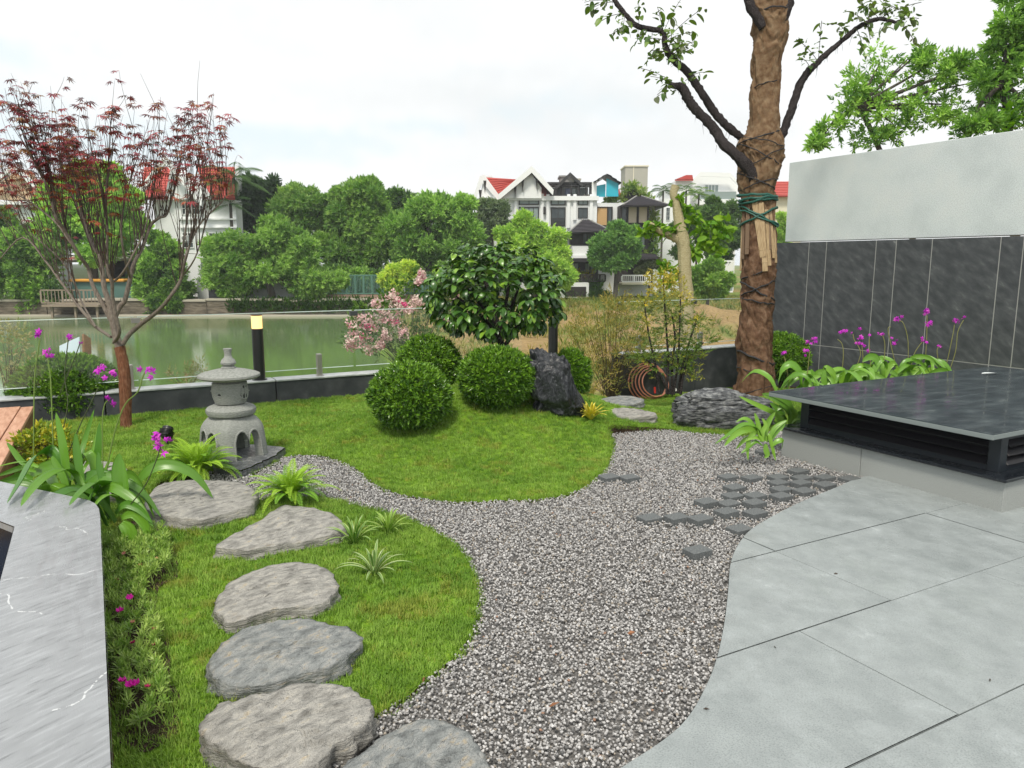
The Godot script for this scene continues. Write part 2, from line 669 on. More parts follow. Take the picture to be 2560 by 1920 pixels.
	textured(m, noise_tex(44, 0.04, [[0.0, Color(0.017, 0.015, 0.017)], [0.6, Color(0.060, 0.051, 0.051)], [1.0, Color(0.221, 0.204, 0.196)]], 512, 6), Vector3(4, 2.5, 4), noise_tex(45, 0.05, [], 512, 6), 3.0)
	m = mat("maple_bark", grey(1.0), 0.8, 0.3)
	textured(m, noise_tex(46, 0.02, [[0.0, Color(0.070, 0.058, 0.047)], [0.5, Color(0.164, 0.140, 0.117)], [1.0, Color(0.281, 0.257, 0.218)]], 512, 6), Vector3(6, 2.0, 6), rough_n, 0.5)
	m = mat("maple_bark_low", grey(1.0), 0.8, 0.3)
	textured(m, noise_tex(47, 0.02, [[0.0, Color(0.05, 0.02, 0.010)], [0.5, Color(0.15, 0.06, 0.030)], [1.0, Color(0.30, 0.20, 0.13)]], 512, 6), Vector3(7, 1.2, 7), rough_n, 0.6)
	m = mat("maple_twig", Color(0.055, 0.038, 0.028), 0.8)
	m = mat("burlap", grey(1.0), 0.92, 0.25)
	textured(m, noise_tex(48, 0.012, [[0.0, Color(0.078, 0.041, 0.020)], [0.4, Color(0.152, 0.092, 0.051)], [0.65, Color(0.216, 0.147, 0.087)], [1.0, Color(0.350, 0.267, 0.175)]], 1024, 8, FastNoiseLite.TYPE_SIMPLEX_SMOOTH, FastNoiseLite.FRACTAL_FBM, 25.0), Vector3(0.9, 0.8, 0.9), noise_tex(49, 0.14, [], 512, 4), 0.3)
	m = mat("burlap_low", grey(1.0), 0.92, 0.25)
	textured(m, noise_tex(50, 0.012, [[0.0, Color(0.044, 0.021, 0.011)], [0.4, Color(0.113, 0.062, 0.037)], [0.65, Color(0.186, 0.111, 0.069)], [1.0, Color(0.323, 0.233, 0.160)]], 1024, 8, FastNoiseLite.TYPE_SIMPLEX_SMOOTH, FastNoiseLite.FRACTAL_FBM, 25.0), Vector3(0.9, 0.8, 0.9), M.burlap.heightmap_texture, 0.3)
	m = mat("bamboo", grey(1.0), 0.6, 0.4)
	textured(m, noise_tex(51, 0.03, [[0.0, Color(0.20, 0.13, 0.065)], [0.5, Color(0.36, 0.255, 0.14)], [1.0, Color(0.50, 0.39, 0.24)]], 256, 5), Vector3(9, 0.8, 9))
	mat("old_bamboo", Color(0.15, 0.095, 0.055), 0.7)
	mat("green_strap", Color(0.005, 0.075, 0.055), 0.55)
	mat("cord", Color(0.012, 0.012, 0.014), 0.7)
	mat("black_plastic", Color(0.012, 0.013, 0.014), 0.4)
	m = mat("lamp_glow", Color(0.8, 0.6, 0.35), 0.4)
	m.emission_enabled = true
	m.emission = Color(1.0, 0.80, 0.47)
	m.emission_energy_multiplier = 0.72
	mat("lens", Color(0.65, 0.66, 0.62), 0.2)
	mat("hose", Color(0.42, 0.17, 0.11), 0.4)
	mat("red_plastic", Color(0.5, 0.03, 0.02), 0.4)
	grain("terrace_tile", 71, 0.25, 0.5, 1.1)
	grain("white_render", 72, 0.15, 0.7, 0.8)
	grain("schist", 73, 0.20, 0.35, 2.2, false)
	grain("pale_schist", 74, 0.20, 0.35, 2.2, false)
	grain("burlap", 75, 0.22, 0.4, 2.5)
	grain("burlap_low", 76, 0.22, 0.4, 2.5)
	grain("lantern_stone", 77, 0.30, 0.5, 3.0)


func grain(called: String, seed_: int, freq: float, low: float, scale: float, world := true) -> void:
	# a second, finer layer of grit over a surface
	var m: StandardMaterial3D = M[called]
	m.detail_enabled = true
	m.detail_blend_mode = BaseMaterial3D.BLEND_MODE_MUL
	m.detail_albedo = noise_tex(seed_, freq, [[0.0, grey(low)], [0.42, grey(0.86)], [0.62, grey(0.95)], [1.0, grey(1.0)]], 512, 3)
	m.detail_uv_layer = BaseMaterial3D.DETAIL_UV_2
	m.uv2_triplanar = true
	m.uv2_world_triplanar = world
	m.uv2_scale = Vector3.ONE * scale


func m_tex(called: String) -> Texture2D:
	return (M[called] as StandardMaterial3D).heightmap_texture


func marble_texture() -> ImageTexture:
	# wavy grey layers that run across the slab, with a few broken white veins
	var w := 512
	var h := 1024
	var im := Image.create_empty(w, h, false, Image.FORMAT_RGB8)
	var n := FastNoiseLite.new()
	n.seed = 77
	n.frequency = 1.0
	n.fractal_octaves = 5
	n.domain_warp_enabled = true
	n.domain_warp_amplitude = 0.35
	n.domain_warp_frequency = 0.8
	for y in h:
		for x in w:
			var fx := float(x) / w * 0.42
			var fy := float(y) / h * 2.4
			var k := fy + fx * 0.55
			var a := n.get_noise_2d(fx * 7.0, k * 42.0)
			var b := n.get_noise_2d(fx * 5.0 + 40.0, k * 9.0)
			var v := 0.285 + 0.05 * b
			v *= 1.0 - 0.36 * smoothstep(0.22, 0.65, a)
			v += 0.06 * smoothstep(0.15, 0.5, -a)
			im.set_pixel(x, y, Color(v * 0.95, v * 0.995, v * 1.05).linear_to_srgb())
	var n2 := FastNoiseLite.new()
	n2.seed = 9
	n2.frequency = 1.0
	n2.fractal_octaves = 2
	var veins := [[Vector2(0.02, 1.02), Vector2(0.40, 1.12)], [Vector2(0.03, 1.04), Vector2(0.22, 1.42)], [Vector2(0.30, 2.05), Vector2(0.42, 1.90)], [Vector2(0.10, 1.6), Vector2(0.06, 1.9)], [Vector2(0.26, 0.5), Vector2(0.38, 0.66)], [Vector2(0.12, 0.35), Vector2(0.2, 0.22)]]
	for e in veins:
		var a: Vector2 = e[0]
		var b: Vector2 = e[1]
		for s in 700:
			var f := s / 699.0
			var p := a.lerp(b, f) + (b - a).orthogonal().normalized() * (n2.get_noise_2d(f * 1.6 + a.x * 90.0, a.y) * 0.045)
			var gap := n.get_noise_2d(f * 9.0, a.y * 31.0 + 5.0)
			var r := 0.0028 * (0.6 + gap) if gap > -0.1 else 0.0
			var px := int(p.x / 0.42 * w)
			var py := int(p.y / 2.4 * h)
			for dy in range(-2, 3):
				for dx in range(-6, 7):
					if Vector2(dx * 0.42 / w, dy * 2.4 / h).length() < r and px + dx >= 0 and px + dx < w and py + dy >= 0 and py + dy < h:
						im.set_pixel(px + dx, py + dy, Color(0.55, 0.57, 0.58).linear_to_srgb())
	im.generate_mipmaps()
	return ImageTexture.create_from_image(im)


func base_y(p: float, q: float) -> float:
	# the land outside the kerb, in the surveyor's frame: bank, pond bed, far bank, field
	var w := hp(p, 0, q)
	var shore := -1.2 - maxf(q - 20.0, 0.0) * 0.24 if q < 47.0 else -7.7
	var over := ss(0.0, 3.2, -7.95 - w.z)
	var field := -1.62 + 0.05 * sin(p * 0.7) * sin(q * 0.5) + ss(50.0, 75.0, q) * 0.2
	var far_b := lerpf(-2.4, -0.95, ss(47.6, 48.4, q)) + ss(60.0, 200.0, q) * 0.5
	var water_bed := -2.7
	var out := lerpf(water_bed, field, ss(shore - 1.6, shore + 0.8, p))
	if q > 46.5:
		out = lerpf(far_b, field, ss(-9.5, -5.5, p))
	out += noise.get_noise_2d(p * 0.6, q * 0.6) * 0.10 * ss(-1.0, 1.0, p - shore)
	# heap of loose earth on the field
	out += 1.0 * exp(-pow((p - 7.6) / 2.2, 2.0) - pow((q - 33.0) / 3.0, 2.0)) * (1.0 + 0.5 * noise.get_noise_2d(p * 1.3, q * 1.3))
	out += 0.8 * exp(-pow((p - 10.8) / 1.8, 2.0) - pow((q - 34.0) / 3.0, 2.0))
	return lerpf(-0.16 - 0.3 * ss(4.2, 5.4, w.x), out, over)


func terrain() -> void:
	var g := G.new()
	var xs: Array[float] = []
	var qs: Array[float] = []
	var a := -1.0
	for k in 131:
		a = (k - 65) / 65.0
		xs.append(signf(a) * (18.0 * absf(a) + 500.0 * pow(absf(a), 6.0)))
	for k in 150:
		a = k / 149.0
		qs.append(-6.0 + 66.0 * a + 560.0 * pow(a, 8.0))
	for q in qs:
		for p in xs:
			var w := hp(p, 0, q)
			var y := base_y(p, q)
			if w.z > -7.9 and q < 20.0:
				y = minf(-0.13, -0.13 + lawn_y(w.x, w.z)) if w.z > -7.9 else y
			if w.x < 0.0 and w.z > -4.4 and w.z < -0.0 and q < 12.0:
				y = -0.7
			var green := ss(-0.1, 0.35, noise.get_noise_2d(p * 0.22, q * 0.22) + 0.5 * ss(42.0, 56.0, q) - 0.12)
			var c := mixc(Color(0.30, 0.215, 0.095), Color(0.40, 0.28, 0.14), 0.5 + noise.get_noise_2d(p * 0.9, q * 0.9))
			c = mixc(c, Color(0.15, 0.24, 0.045), green * 0.85)
			if p < -6.5 and q > 45.0:
				c = mixc(Color(0.10, 0.085, 0.06), Color(0.05, 0.08, 0.02), green)
			g.col = c
			g.p(Vector3(w.x, y, w.z), Vector2(w.x, w.z))
	var n := xs.size()
	for k in qs.size() - 1:
		for j in n - 1:
			var b := k * n + j
			g.t(b, b + 1, b + n + 1)
			g.t(b, b + n + 1, b + n)
	var m := mat("ground", grey(1.0), 0.95, 0.2)
	m.vertex_color_use_as_albedo = true
	textured(m, noise_tex(52, 0.03, [[0.0, Color(0.55, 0.55, 0.55)], [0.5, Color(0.85, 0.85, 0.85)], [1.0, Color(1.0, 1.0, 1.0)]], 512, 6), Vector3(0.25, 0.25, 0.25), M.bump_soft, 6.0)
	tag(put(self, "ground", g.mesh(), m), "sandy ground with green patches that runs out past the pond to the villas", "ground", "", "structure")

	# pond
	g = G.new()
	g.q(hp(-160, -1.9, 4), hp(8, -1.9, 4), hp(8, -1.9, 49.5), hp(-160, -1.9, 49.5))
	m = mat("pond_water", Color(0.105, 0.175, 0.05), 0.06, 0.5)
	m.roughness = 0.07
	m.uv1_triplanar = true
	m.uv1_world_triplanar = true
	m.uv1_scale = Vector3(0.5, 0.5, 0.5)
	m.heightmap_enabled = true
	m.heightmap_texture = noise_tex(53, 0.02, [], 512, 4)
	m.heightmap_scale = 0.10
	tag(put(self, "pond_water", g.mesh(), m), "still murky green pond that mirrors the villas and trees", "pond", "", "structure")


func lawn_patch(outline: PackedVector2Array) -> PackedVector2Array:
	return smooth_poly(outline, 4)


func polygon_sheet(g: G, poly: PackedVector2Array, cell: float, height: Callable) -> void:
	# fills a polygon with cells so that it can follow the ground
	var r := Rect2(poly[0], Vector2.ZERO)
	for p in poly:
		r = r.expand(p)
	var x0 := floori(r.position.x / cell)
	var z0 := floori(r.position.y / cell)
	for xi in range(x0, ceili(r.end.x / cell)):
		for zi in range(z0, ceili(r.end.y / cell)):
			var a := Vector2(xi, zi) * cell
			var sq := PackedVector2Array([a, a + Vector2(cell, 0), a + Vector2(cell, cell), a + Vector2(0, cell)])
			for part in Geometry2D.intersect_polygons(sq, poly):
				var tr := Geometry2D.triangulate_polygon(part)
				var first := g.v.size()
				for p in part:
					g.p(Vector3(p.x, height.call(p.x, p.y), p.y), p)
				for k in range(0, tr.size(), 3):
					var i0 := tr[k]
					var i1 := tr[k + 1]
					var i2 := tr[k + 2]
					if (part[i1] - part[i0]).cross(part[i2] - part[i0]) > 0.0:
						g.t(first + i0, first + i2, first + i1)
					else:
						g.t(first + i0, first + i1, first + i2)


func skirt(g: G, poly: PackedVector2Array, height: Callable, low: float) -> void:
	for k in poly.size():
		var a := poly[k]
		var b := poly[(k + 1) % poly.size()]
		var ya: float = height.call(a.x, a.y)
		var yb: float = height.call(b.x, b.y)
		g.qo(Vector3(a.x, ya, a.y), Vector3(b.x, yb, b.y), Vector3(b.x, minf(low, yb - 0.1), b.y), Vector3(a.x, minf(low, ya - 0.1), a.y), Vector3((b - a).y, 0, -(b - a).x))


func patio_edge() -> PackedVector2Array:
	return PackedVector2Array([Vector2(0.924, -1.479), Vector2(1.19, -1.541), Vector2(1.372, -1.581), Vector2(1.502, -1.627), Vector2(1.644, -1.709), Vector2(1.829, -1.84), Vector2(2.055, -2.032), Vector2(2.283, -2.243), Vector2(2.512, -2.461), Vector2(2.713, -2.618), Vector2(2.944, -2.755), Vector2(3.23, -2.86), Vector2(3.567, -2.958), Vector2(3.963, -3.048), Vector2(4.348, -3.145)])


func patio() -> void:
	# terrace of large tiles cut along a curved edge; every tile is a slab with its own joint
	var edge := PackedVector2Array()
	var e := patio_edge()
	for k in e.size() - 1:
		for s in 5:
			edge.append(e[k].cubic_interpolate(e[k + 1], e[maxi(k - 1, 0)], e[mini(k + 2, e.size() - 1)], s / 5.0))
	edge.append(e[e.size() - 1])
	edge.append(Vector2(4.41, -3.2))
	edge.append(Vector2(4.41, -2.28))
	edge.append(Vector2(9.0, -2.28))
	edge.append(Vector2(9.0, 1.5))
	edge.append(Vector2(0.25, 1.5))
	edge.append(Vector2(0.25, -0.7))
	keep_out.append(edge)
	var root := thing("terrace", "curved terrace of large pale grey tiles beside the gravel", "terrace", Vector3(2.6, 0, -1.6), "", "structure")
	var g := G.new()
	var flat := func(_x: float, _z: float) -> float: return -0.012
	var inner: PackedVector2Array = Geometry2D.offset_polygon(edge, -0.004)[0]
	polygon_sheet(g, inner, 40.0, flat)
	skirt(g, inner, flat, -0.14)
	put(root, "joint_bed", g.mesh(), M.joint)
	var rows := [-4.2, -3.13, -2.478, -1.857, -1.236, -0.61, 0.01, 0.63, 1.26]
	var starts := [3.6, 2.83, 2.83, 2.275, 2.83, 2.275, 2.83, 2.275]
	for r in rows.size() - 1:
		var x0: float = starts[r] - 1.19 * 4.0
		for k in 10:
			var gap := 0.0022
			var t := PackedVector2Array([Vector2(x0 + k * 1.19 + gap, rows[r] + gap), Vector2(x0 + (k + 1) * 1.19 - gap, rows[r] + gap), Vector2(x0 + (k + 1) * 1.19 - gap, rows[r + 1] - gap), Vector2(x0 + k * 1.19 + gap, rows[r + 1] - gap)])
			for part in Geometry2D.intersect_polygons(t, edge):
				if Geometry2D.is_polygon_clockwise(part) or absf(area(part)) < 0.004:
					continue
				g = G.new()
				slab(g, part, -0.03, rnd(-0.0006, 0.0006), 0.0015)
				put(root, "tile", g.mesh(), M.terrace_tile)


func area(p: PackedVector2Array) -> float:
	var s := 0.0
	for k in p.size():
		s += p[k].cross(p[(k + 1) % p.size()])
	return s * 0.5


func slab(g: G, poly: PackedVector2Array, y0: float, y1: float, ch: float) -> void:
	# a flat stone: top, a small chamfer, sides
	var tops := Geometry2D.offset_polygon(poly, -ch) if ch > 0.0 else [poly]
	if tops.size() == 0:
		return
	var top: PackedVector2Array = tops[0]
	var tr := Geometry2D.triangulate_polygon(top)
	var first := g.v.size()
	for p in top:
		g.p(Vector3(p.x, y1, p.y), p)
	for k in range(0, tr.size(), 3):
		if (top[tr[k + 1]] - top[tr[k]]).cross(top[tr[k + 2]] - top[tr[k]]) > 0.0:
			g.t(first + tr[k], first + tr[k + 2], first + tr[k + 1])
		else:
			g.t(first + tr[k], first + tr[k + 1], first + tr[k + 2])
	var n := poly.size()
	for k in n:
		var a := poly[k]
		var b := poly[(k + 1) % n]
		var out := Vector3((b - a).y, 0.0, -(b - a).x)
		if area(poly) < 0.0:
			out = -out
		g.qo(Vector3(a.x, y1 - ch, a.y), Vector3(b.x, y1 - ch, b.y), Vector3(b.x, y0, b.y), Vector3(a.x, y0, a.y), out)
		if ch > 0.0 and top.size() == n:
			# the inset outline may begin at another corner
			var ta := nearest(top, a)
			var tb := nearest(top, b)
			g.qo(Vector3(ta.x, y1, ta.y), Vector3(tb.x, y1, tb.y), Vector3(b.x, y1 - ch, b.y), Vector3(a.x, y1 - ch, a.y), Vector3.UP)


func nearest(p: PackedVector2Array, a: Vector2) -> Vector2:
	var best := p[0]
	for b in p:
		if a.distance_squared_to(b) < a.distance_squared_to(best):
			best = b
	return best


func skylight() -> void:
	var x0 := 4.405
	var z1 := -2.275
	var z0 := -3.86
	var x1 := 7.12
	var root := thing("skylight_box", "low skylight box with polished dark top, louvred sides and grey granite base", "skylight", Vector3(5.7, 0, -3.05))
	var g := G.new()
	# granite plinth panels
	for e: Vector2 in [Vector2(z0, -3.195), Vector2(-3.191, z1)]:
		g = G.new()
		g.box(Vector3(x0 + 0.012, 0.045, (e.x + e.y) / 2), Vector3(0.024, 0.27, e.y - e.x), Basis(), 0.002)
		put(root, "base_panel", g.mesh(), M.granite)
	g = G.new()
	g.box(Vector3((x0 + 0.024 + x1) / 2, 0.045, z1 - 0.012), Vector3(x1 - x0 - 0.026, 0.27, 0.024), Basis(), 0.002)
	put(root, "base_panel", g.mesh(), M.granite)
	g = G.new()
	g.box(Vector3((x0 + 0.024 + x1) / 2, 0.045, z0 + 0.012), Vector3(x1 - x0 - 0.026, 0.27, 0.024), Basis(), 0.002)
	put(root, "base_panel", g.mesh(), M.granite)
	# black ledge
	g = G.new()
	g.box(Vector3((x0 + x1) / 2 - 0.01, 0.190, (z0 + z1) / 2), Vector3(x1 - x0 + 0.045, 0.020, z1 - z0 + 0.045), Basis(), 0.004)
	put(root, "ledge", g.mesh(), M.black_granite)
	# louvred body
	var bx := x0 + 0.085
	var bz := z1 - 0.085
	var bz0 := z0 + 0.085
	var ytop := 0.425
	var fr := put(root, "frame", box_frame(bx, x1 - 0.05, bz0, bz, 0.2, ytop), M.dark_metal)
	for k in 3:
		var y := 0.252 + k * 0.055
		g = G.new()
		g.box(Vector3(bx + 0.012, y, (bz + bz0) / 2), Vector3(0.05, 0.006, bz - bz0 - 0.15), Basis(Vector3(0, 0, 1), 0.75), 0.001)
		put(root, "slat", g.mesh(), M.louvre_metal)
		g = G.new()
		g.box(Vector3((bx + x1 - 0.05) / 2, y, bz - 0.012), Vector3(x1 - 0.05 - bx - 0.15, 0.006, 0.05), Basis(Vector3(1, 0, 0), 0.75), 0.001)
		put(root, "slat", g.mesh(), M.louvre_metal)
	g = G.new()
	g.box(Vector3((bx + x1) / 2 + 0.02, 0.31, (bz + bz0) / 2), Vector3(x1 - bx - 0.12, 0.20, bz - bz0 - 0.08))
	put(fr, "inner_panel", g.mesh(), M.black_plastic)
	# top: tiles with thin pale joints on a substrate whose edge shows
	var sx := 4.285
	var sz := -2.30
	var sz0 := -3.90
	g = G.new()
	g.box(Vector3((sx + x1) / 2, 0.4415, (sz + sz0) / 2), Vector3(x1 - sx, 0.030, sz - sz0), Basis(), 0.003)
	put(root, "top_slab", g.mesh(), M.slab_joint)
	var zs := [sz0, -3.12, -2.47, sz]
	var xs2 := [sx, 6.36, x1]
	zs = [sz0, -3.1, sz]
	xs2 = [sx, 4.93, 5.95, x1]
	for a in zs.size() - 1:
		for b in xs2.size() - 1:
			g = G.new()
			var gp := 0.0016
			g.box(Vector3((xs2[b] + xs2[b + 1]) / 2, 0.4585, (zs[a] + zs[a + 1]) / 2), Vector3(xs2[b + 1] - xs2[b] - gp * 2, 0.008, zs[a + 1] - zs[a] - gp * 2), Basis(), 0.001)
			put(root, "top_tile", g.mesh(), M.skylight_slab)


func box_frame(xa: float, xb: float, za: float, zb: float, ya: float, yb: float) -> ArrayMesh:
	var g := G.new()
	for zz: float in [za + 0.035, zb - 0.035]:
		for xx: float in [xa + 0.035, xb - 0.035]:
			g.box(Vector3(xx, (ya + yb) / 2, zz), Vector3(0.07, yb - ya, 0.07), Basis(), 0.002)
	for y: float in [ya + 0.017, yb - 0.02]:
		g.box(Vector3(xa + 0.033, y, (za + zb) / 2), Vector3(0.06, 0.036, zb - za - 0.142), Basis(), 0.002)
		g.box(Vector3(xb - 0.033, y, (za + zb) / 2), Vector3(0.06, 0.036, zb - za - 0.142), Basis(), 0.002)
		g.box(Vector3((xa + xb) / 2, y, zb - 0.033), Vector3(xb - xa - 0.142, 0.036, 0.06), Basis(), 0.002)
		g.box(Vector3((xa + xb) / 2, y, za + 0.033), Vector3(xb - xa - 0.142, 0.036, 0.06), Basis(), 0.002)
	return g.mesh()


func panel(g: G, x: float, y0: float, y1: float, za: float, zb: float, thick: float) -> void:
	# wall panel facing -x, its texture turned so that the veins climb
	var s := g.v.size()
	g.box(Vector3(x + thick / 2, (y0 + y1) / 2, (za + zb) / 2), Vector3(thick, y1 - y0, zb - za), Basis(), 0.002)
	for k in range(s, g.v.size()):
		var w := g.v[k]
		var a := Vector2(w.z + w.x, w.y).rotated(0.62)
		g.u[k] = Vector2(a.x * 0.34 + y0 * 0.3 + za * 0.37, a.y * 0.75 + zb * 0.21)


func right_wall() -> void:
	var x := 8.5
	var root := thing("garden_wall", "tall boundary wall, white render above dark grey stone cladding", "wall", Vector3(x, 0, -3.5))
	var g := G.new()
	g.box(Vector3(x + 0.14, 2.215, -1.31), Vector3(0.22, 1.07, 12.62), Basis(), 0.004)
	put(root, "white_upper_wall", g.mesh(), M.white_render)
	g = G.new()
	g.box(Vector3(x + 0.103, 0.64, -1.6), Vector3(0.20, 2.05, 13.02))
	put(root, "grout", g.mesh(), M.grout)
	var js := [-8.12, -7.18, -6.90, -6.17, -5.90, -5.45, -4.69, -4.46, -3.75, -3.45, -2.75, -2.3, -1.5, -0.6, 0.6, 1.8, 3.2, 4.8]
	for k in js.size() - 1:
		g = G.new()
		panel(g, x, 0.296, 1.665, js[k] + 0.005, js[k + 1] - 0.005, 0.03)
		put(root, "panel", g.mesh(), M.cladding)
		if k % 2 == 0 and k + 2 < js.size():
			g = G.new()
			panel(g, x, -0.42, 0.286, js[k] + 0.005, js[k + 2] - 0.005, 0.03)
			put(root, "panel", g.mesh(), M.cladding)


func kerb_and_glass() -> void:
	var z := -7.87
	var spans := [[-14.0, -9.6], [-9.59, -6.4], [-6.39, -3.2], [-3.19, 0.0], [0.01, 1.55], [1.56, 3.1], [3.11, 4.55]]
	var root := thing("kerb_wall", "long low dark stone kerb wall with pale cap carrying the glass along the pond", "wall", Vector3(1, -0.4, z - 0.1))
	for e in spans:
		var a: float = e[0]
		var b: float = e[1]
		var g := G.new()
		g.box(Vector3((a + b) / 2, -0.16, z - 0.1), Vector3(b - a, 0.70, 0.19), Basis(), 0.003)
		put(root, "panel", g.mesh(), M.kerb_stone)
		g = G.new()
		g.box(Vector3((a + b) / 2, 0.2005, z - 0.1), Vector3(b - a - 0.002, 0.018, 0.215), Basis(), 0.003)
		put(root, "cap", g.mesh(), M.kerb_cap)
	root = thing("kerb_wall", "short dark stone kerb wall between the gate gap and the wrapped tree", "wall", Vector3(7, -0.4, z - 0.1))
	for e: Vector2 in [Vector2(5.93, 7.2), Vector2(7.203, 8.495)]:
		var g := G.new()
		g.box(Vector3((e.x + e.y) / 2, -0.16, z - 0.11), Vector3(e.y - e.x, 0.72, 0.22), Basis(), 0.003)
		put(root, "panel", g.mesh(), M.kerb_stone)
		g = G.new()
		g.box(Vector3((e.x + e.y) / 2 - 0.005, 0.2125, z - 0.11), Vector3(e.y - e.x - 0.002, 0.018, 0.24), Basis(), 0.003)
		put(root, "cap", g.mesh(), M.kerb_cap)
	var g2 := G.new()
	g2.box(Vector3(5.918, 0.02, z - 0.11), Vector3(0.018, 0.34, 0.012), Basis(), 0.002)
	g2.box(Vector3(5.912, -0.02, z - 0.10), Vector3(0.02, 0.11, 0.09), Basis(), 0.004)
	put(root, "gate_hinge", g2.mesh(), M.gunmetal)

	# frameless glass
	var panes := [[-5.4, -3.52], [-3.5, -1.62], [-1.6, 0.30], [0.33, 2.40], [2.43, 4.5], [5.95, 7.2], [7.22, 8.42]]
	var says := ["glass panel past the tiled deck, outermost of the fence", "glass panel behind the deck boards", "glass panel behind the large round shrub and maple foot", "glass panel behind the lit bollard and stone lantern", "glass panel behind the clipped shrubs and pink blossom", "glass panel behind the nandina beside the gate gap", "glass panel behind the wrapped tree trunk"]
	for k in panes.size():
		var a: float = panes[k][0]
		var b: float = panes[k][1]
		var t := thing("glass_screen", says[k], "glass screen", Vector3((a + b) / 2, 0.29, z - 0.1), "glass panels along the kerb")
		var g := G.new()
		g.q(Vector3(a, 0.29, z - 0.1), Vector3(b, 0.29, z - 0.1), Vector3(b, 0.885, z - 0.1), Vector3(a, 0.885, z - 0.1))
		put(t, "pane", g.mesh(), M.glass)
		g = G.new()
		g.box(Vector3((a + b) / 2, 0.889, z - 0.1), Vector3(b - a, 0.007, 0.012))
		g.box(Vector3((a + b) / 2, 0.287, z - 0.1), Vector3(b - a, 0.006, 0.012))
		put(t, "polished_edge", g.mesh(), M.glass_edge)
		if k > 0:
			g = G.new()
			g.box(Vector3(a - 0.012, 0.855, z - 0.092), Vector3(0.085, 0.05, 0.03), Basis(), 0.004)
			put(t, "clip", g.mesh(), M.gunmetal if k > 3 else M.steel)
	# steel posts that hold the glass
	var posts := [[-2.4, "behind the deck boards"], [0.235, "beside the maple trunk"], [2.03, "between the lit bollard and the clipped shrubs"], [3.36, "seen between the two rear clipped shrubs"], [4.24, "above the tall black rock"], [6.28, "behind the nandina stems beside the gate gap"], [7.35, "close by the wrapped trunk"]]
	for e in posts:
		var x: float = e[0]
		var t := thing("glass_post", "short square steel glass post " + str(e[1]), "glass post", Vector3(x, 0.21, z - 0.1), "steel posts holding the glass")
		var g := G.new()
		g.box(Vector3(x, 0.326, z - 0.078), Vector3(0.05, 0.23, 0.022), Basis(), 0.004)
		g.box(Vector3(x, 0.326, z - 0.122), Vector3(0.05, 0.23, 0.022), Basis(), 0.004)
		put(t, "post", g.mesh(), M.steel)
		g = G.new()
		g.box(Vector3(x, 0.214, z - 0.1), Vector3(0.075, 0.006, 0.075), Basis(), 0.002)
		put(t, "foot", g.mesh(), M.steel)

	bollard(1.415, 0.209, z - 0.1, 0.66, 0.055, "black bollard lamp with glowing amber head on the kerb behind the stone lantern", true)
	bollard(4.92, -0.1, -7.93, 0.96, 0.058, "black bollard lamp half hidden by the camellia beside the black rock", false)


func bollard(x: float, y: float, z: float, h: float, r: float, says: String, lit: bool) -> void:
	var t := thing("bollard_lamp", says, "bollard lamp", Vector3(x, y, z))
	var hh := 0.135
	var g := G.new()
	g.lathe(PackedVector2Array([Vector2(r * 1.35, 0), Vector2(r * 1.35, 0.008), Vector2(r * 1.02, 0.012), Vector2(r, h - hh)]), 32, Vector3(x, y, z))
	put(t, "post", g.mesh(), M.black_plastic)
	g = G.new()
	g.lathe(PackedVector2Array([Vector2(r * 0.95, h - hh), Vector2(r * 0.95, h - 0.004)]), 32, Vector3(x, y, z))
	put(t, "lamp_head", g.mesh(), M.lamp_glow)
	g = G.new()
	g.lathe(PackedVector2Array([Vector2(r, h - 0.004), Vector2(r, h + 0.006), Vector2(0, h + 0.007)]), 32, Vector3(x, y, z))
	put(t, "cap", g.mesh(), M.black_plastic)
	var l := OmniLight3D.new()
	l.name = "lamp_light"
	l.light_color = Color(1.0, 0.8, 0.5)
	l.light_energy = 0.02
	l.light_size = 0.04
	l.omni_range = 6.0
	l.omni_attenuation = 2.0
	l.shadow_enabled = true
	l.position = Vector3(0, h - hh * 0.5, 0)
	t.add_child(l)


func pool_edge() -> void:
	# the marble-topped rim of a small pool
	var y := 0.30
	var t := thing("pool_rim", "grey veined marble coping around a small dark pool", "pool rim", Vector3(-0.22, 0, -2.4))
	var poly := PackedVector2Array([Vector2(-0.04, 0.4), Vector2(-0.052, -3.66), Vector2(-0.056, -3.78), Vector2(-0.070, -3.87), Vector2(-0.095, -3.94), Vector2(-0.135, -4.0), Vector2(-0.62, -4.69), Vector2(-1.3, -5.0), Vector2(-1.3, -4.75), Vector2(-0.80, -4.47), Vector2(-0.375, -3.68), Vector2(-0.345, 0.4)])
	var g := G.new()
	slab(g, poly, y - 0.03, y, 0.003)
	for k in g.v.size():
		g.u[k] = Vector2((g.v[k].x + 0.46) / 0.42, (g.v[k].z + 4.1) / 2.4)
	put(t, "coping", g.mesh(), M.marble)
	g = G.new()
	g.box(Vector3(-0.195, 0.05, -1.65), Vector3(0.24, 0.44, 4.1))
	g.box(Vector3(-0.47, 0.05, -4.18), Vector3(0.24, 0.44, 1.05), Basis(Vector3.UP, 0.55))
	put(t, "wall", g.mesh(), M.pool_wall)
	g = G.new()
	g.q(Vector3(-1.6, -0.02, 0.4), Vector3(-0.25, -0.02, 0.4), Vector3(-0.25, -0.02, -4.3), Vector3(-1.6, -0.02, -4.3))
	tag(put(self, "pool_water", g.mesh(), M.pool_water), "dark still water inside the small marble-edged pool", "pool water", "", "structure")


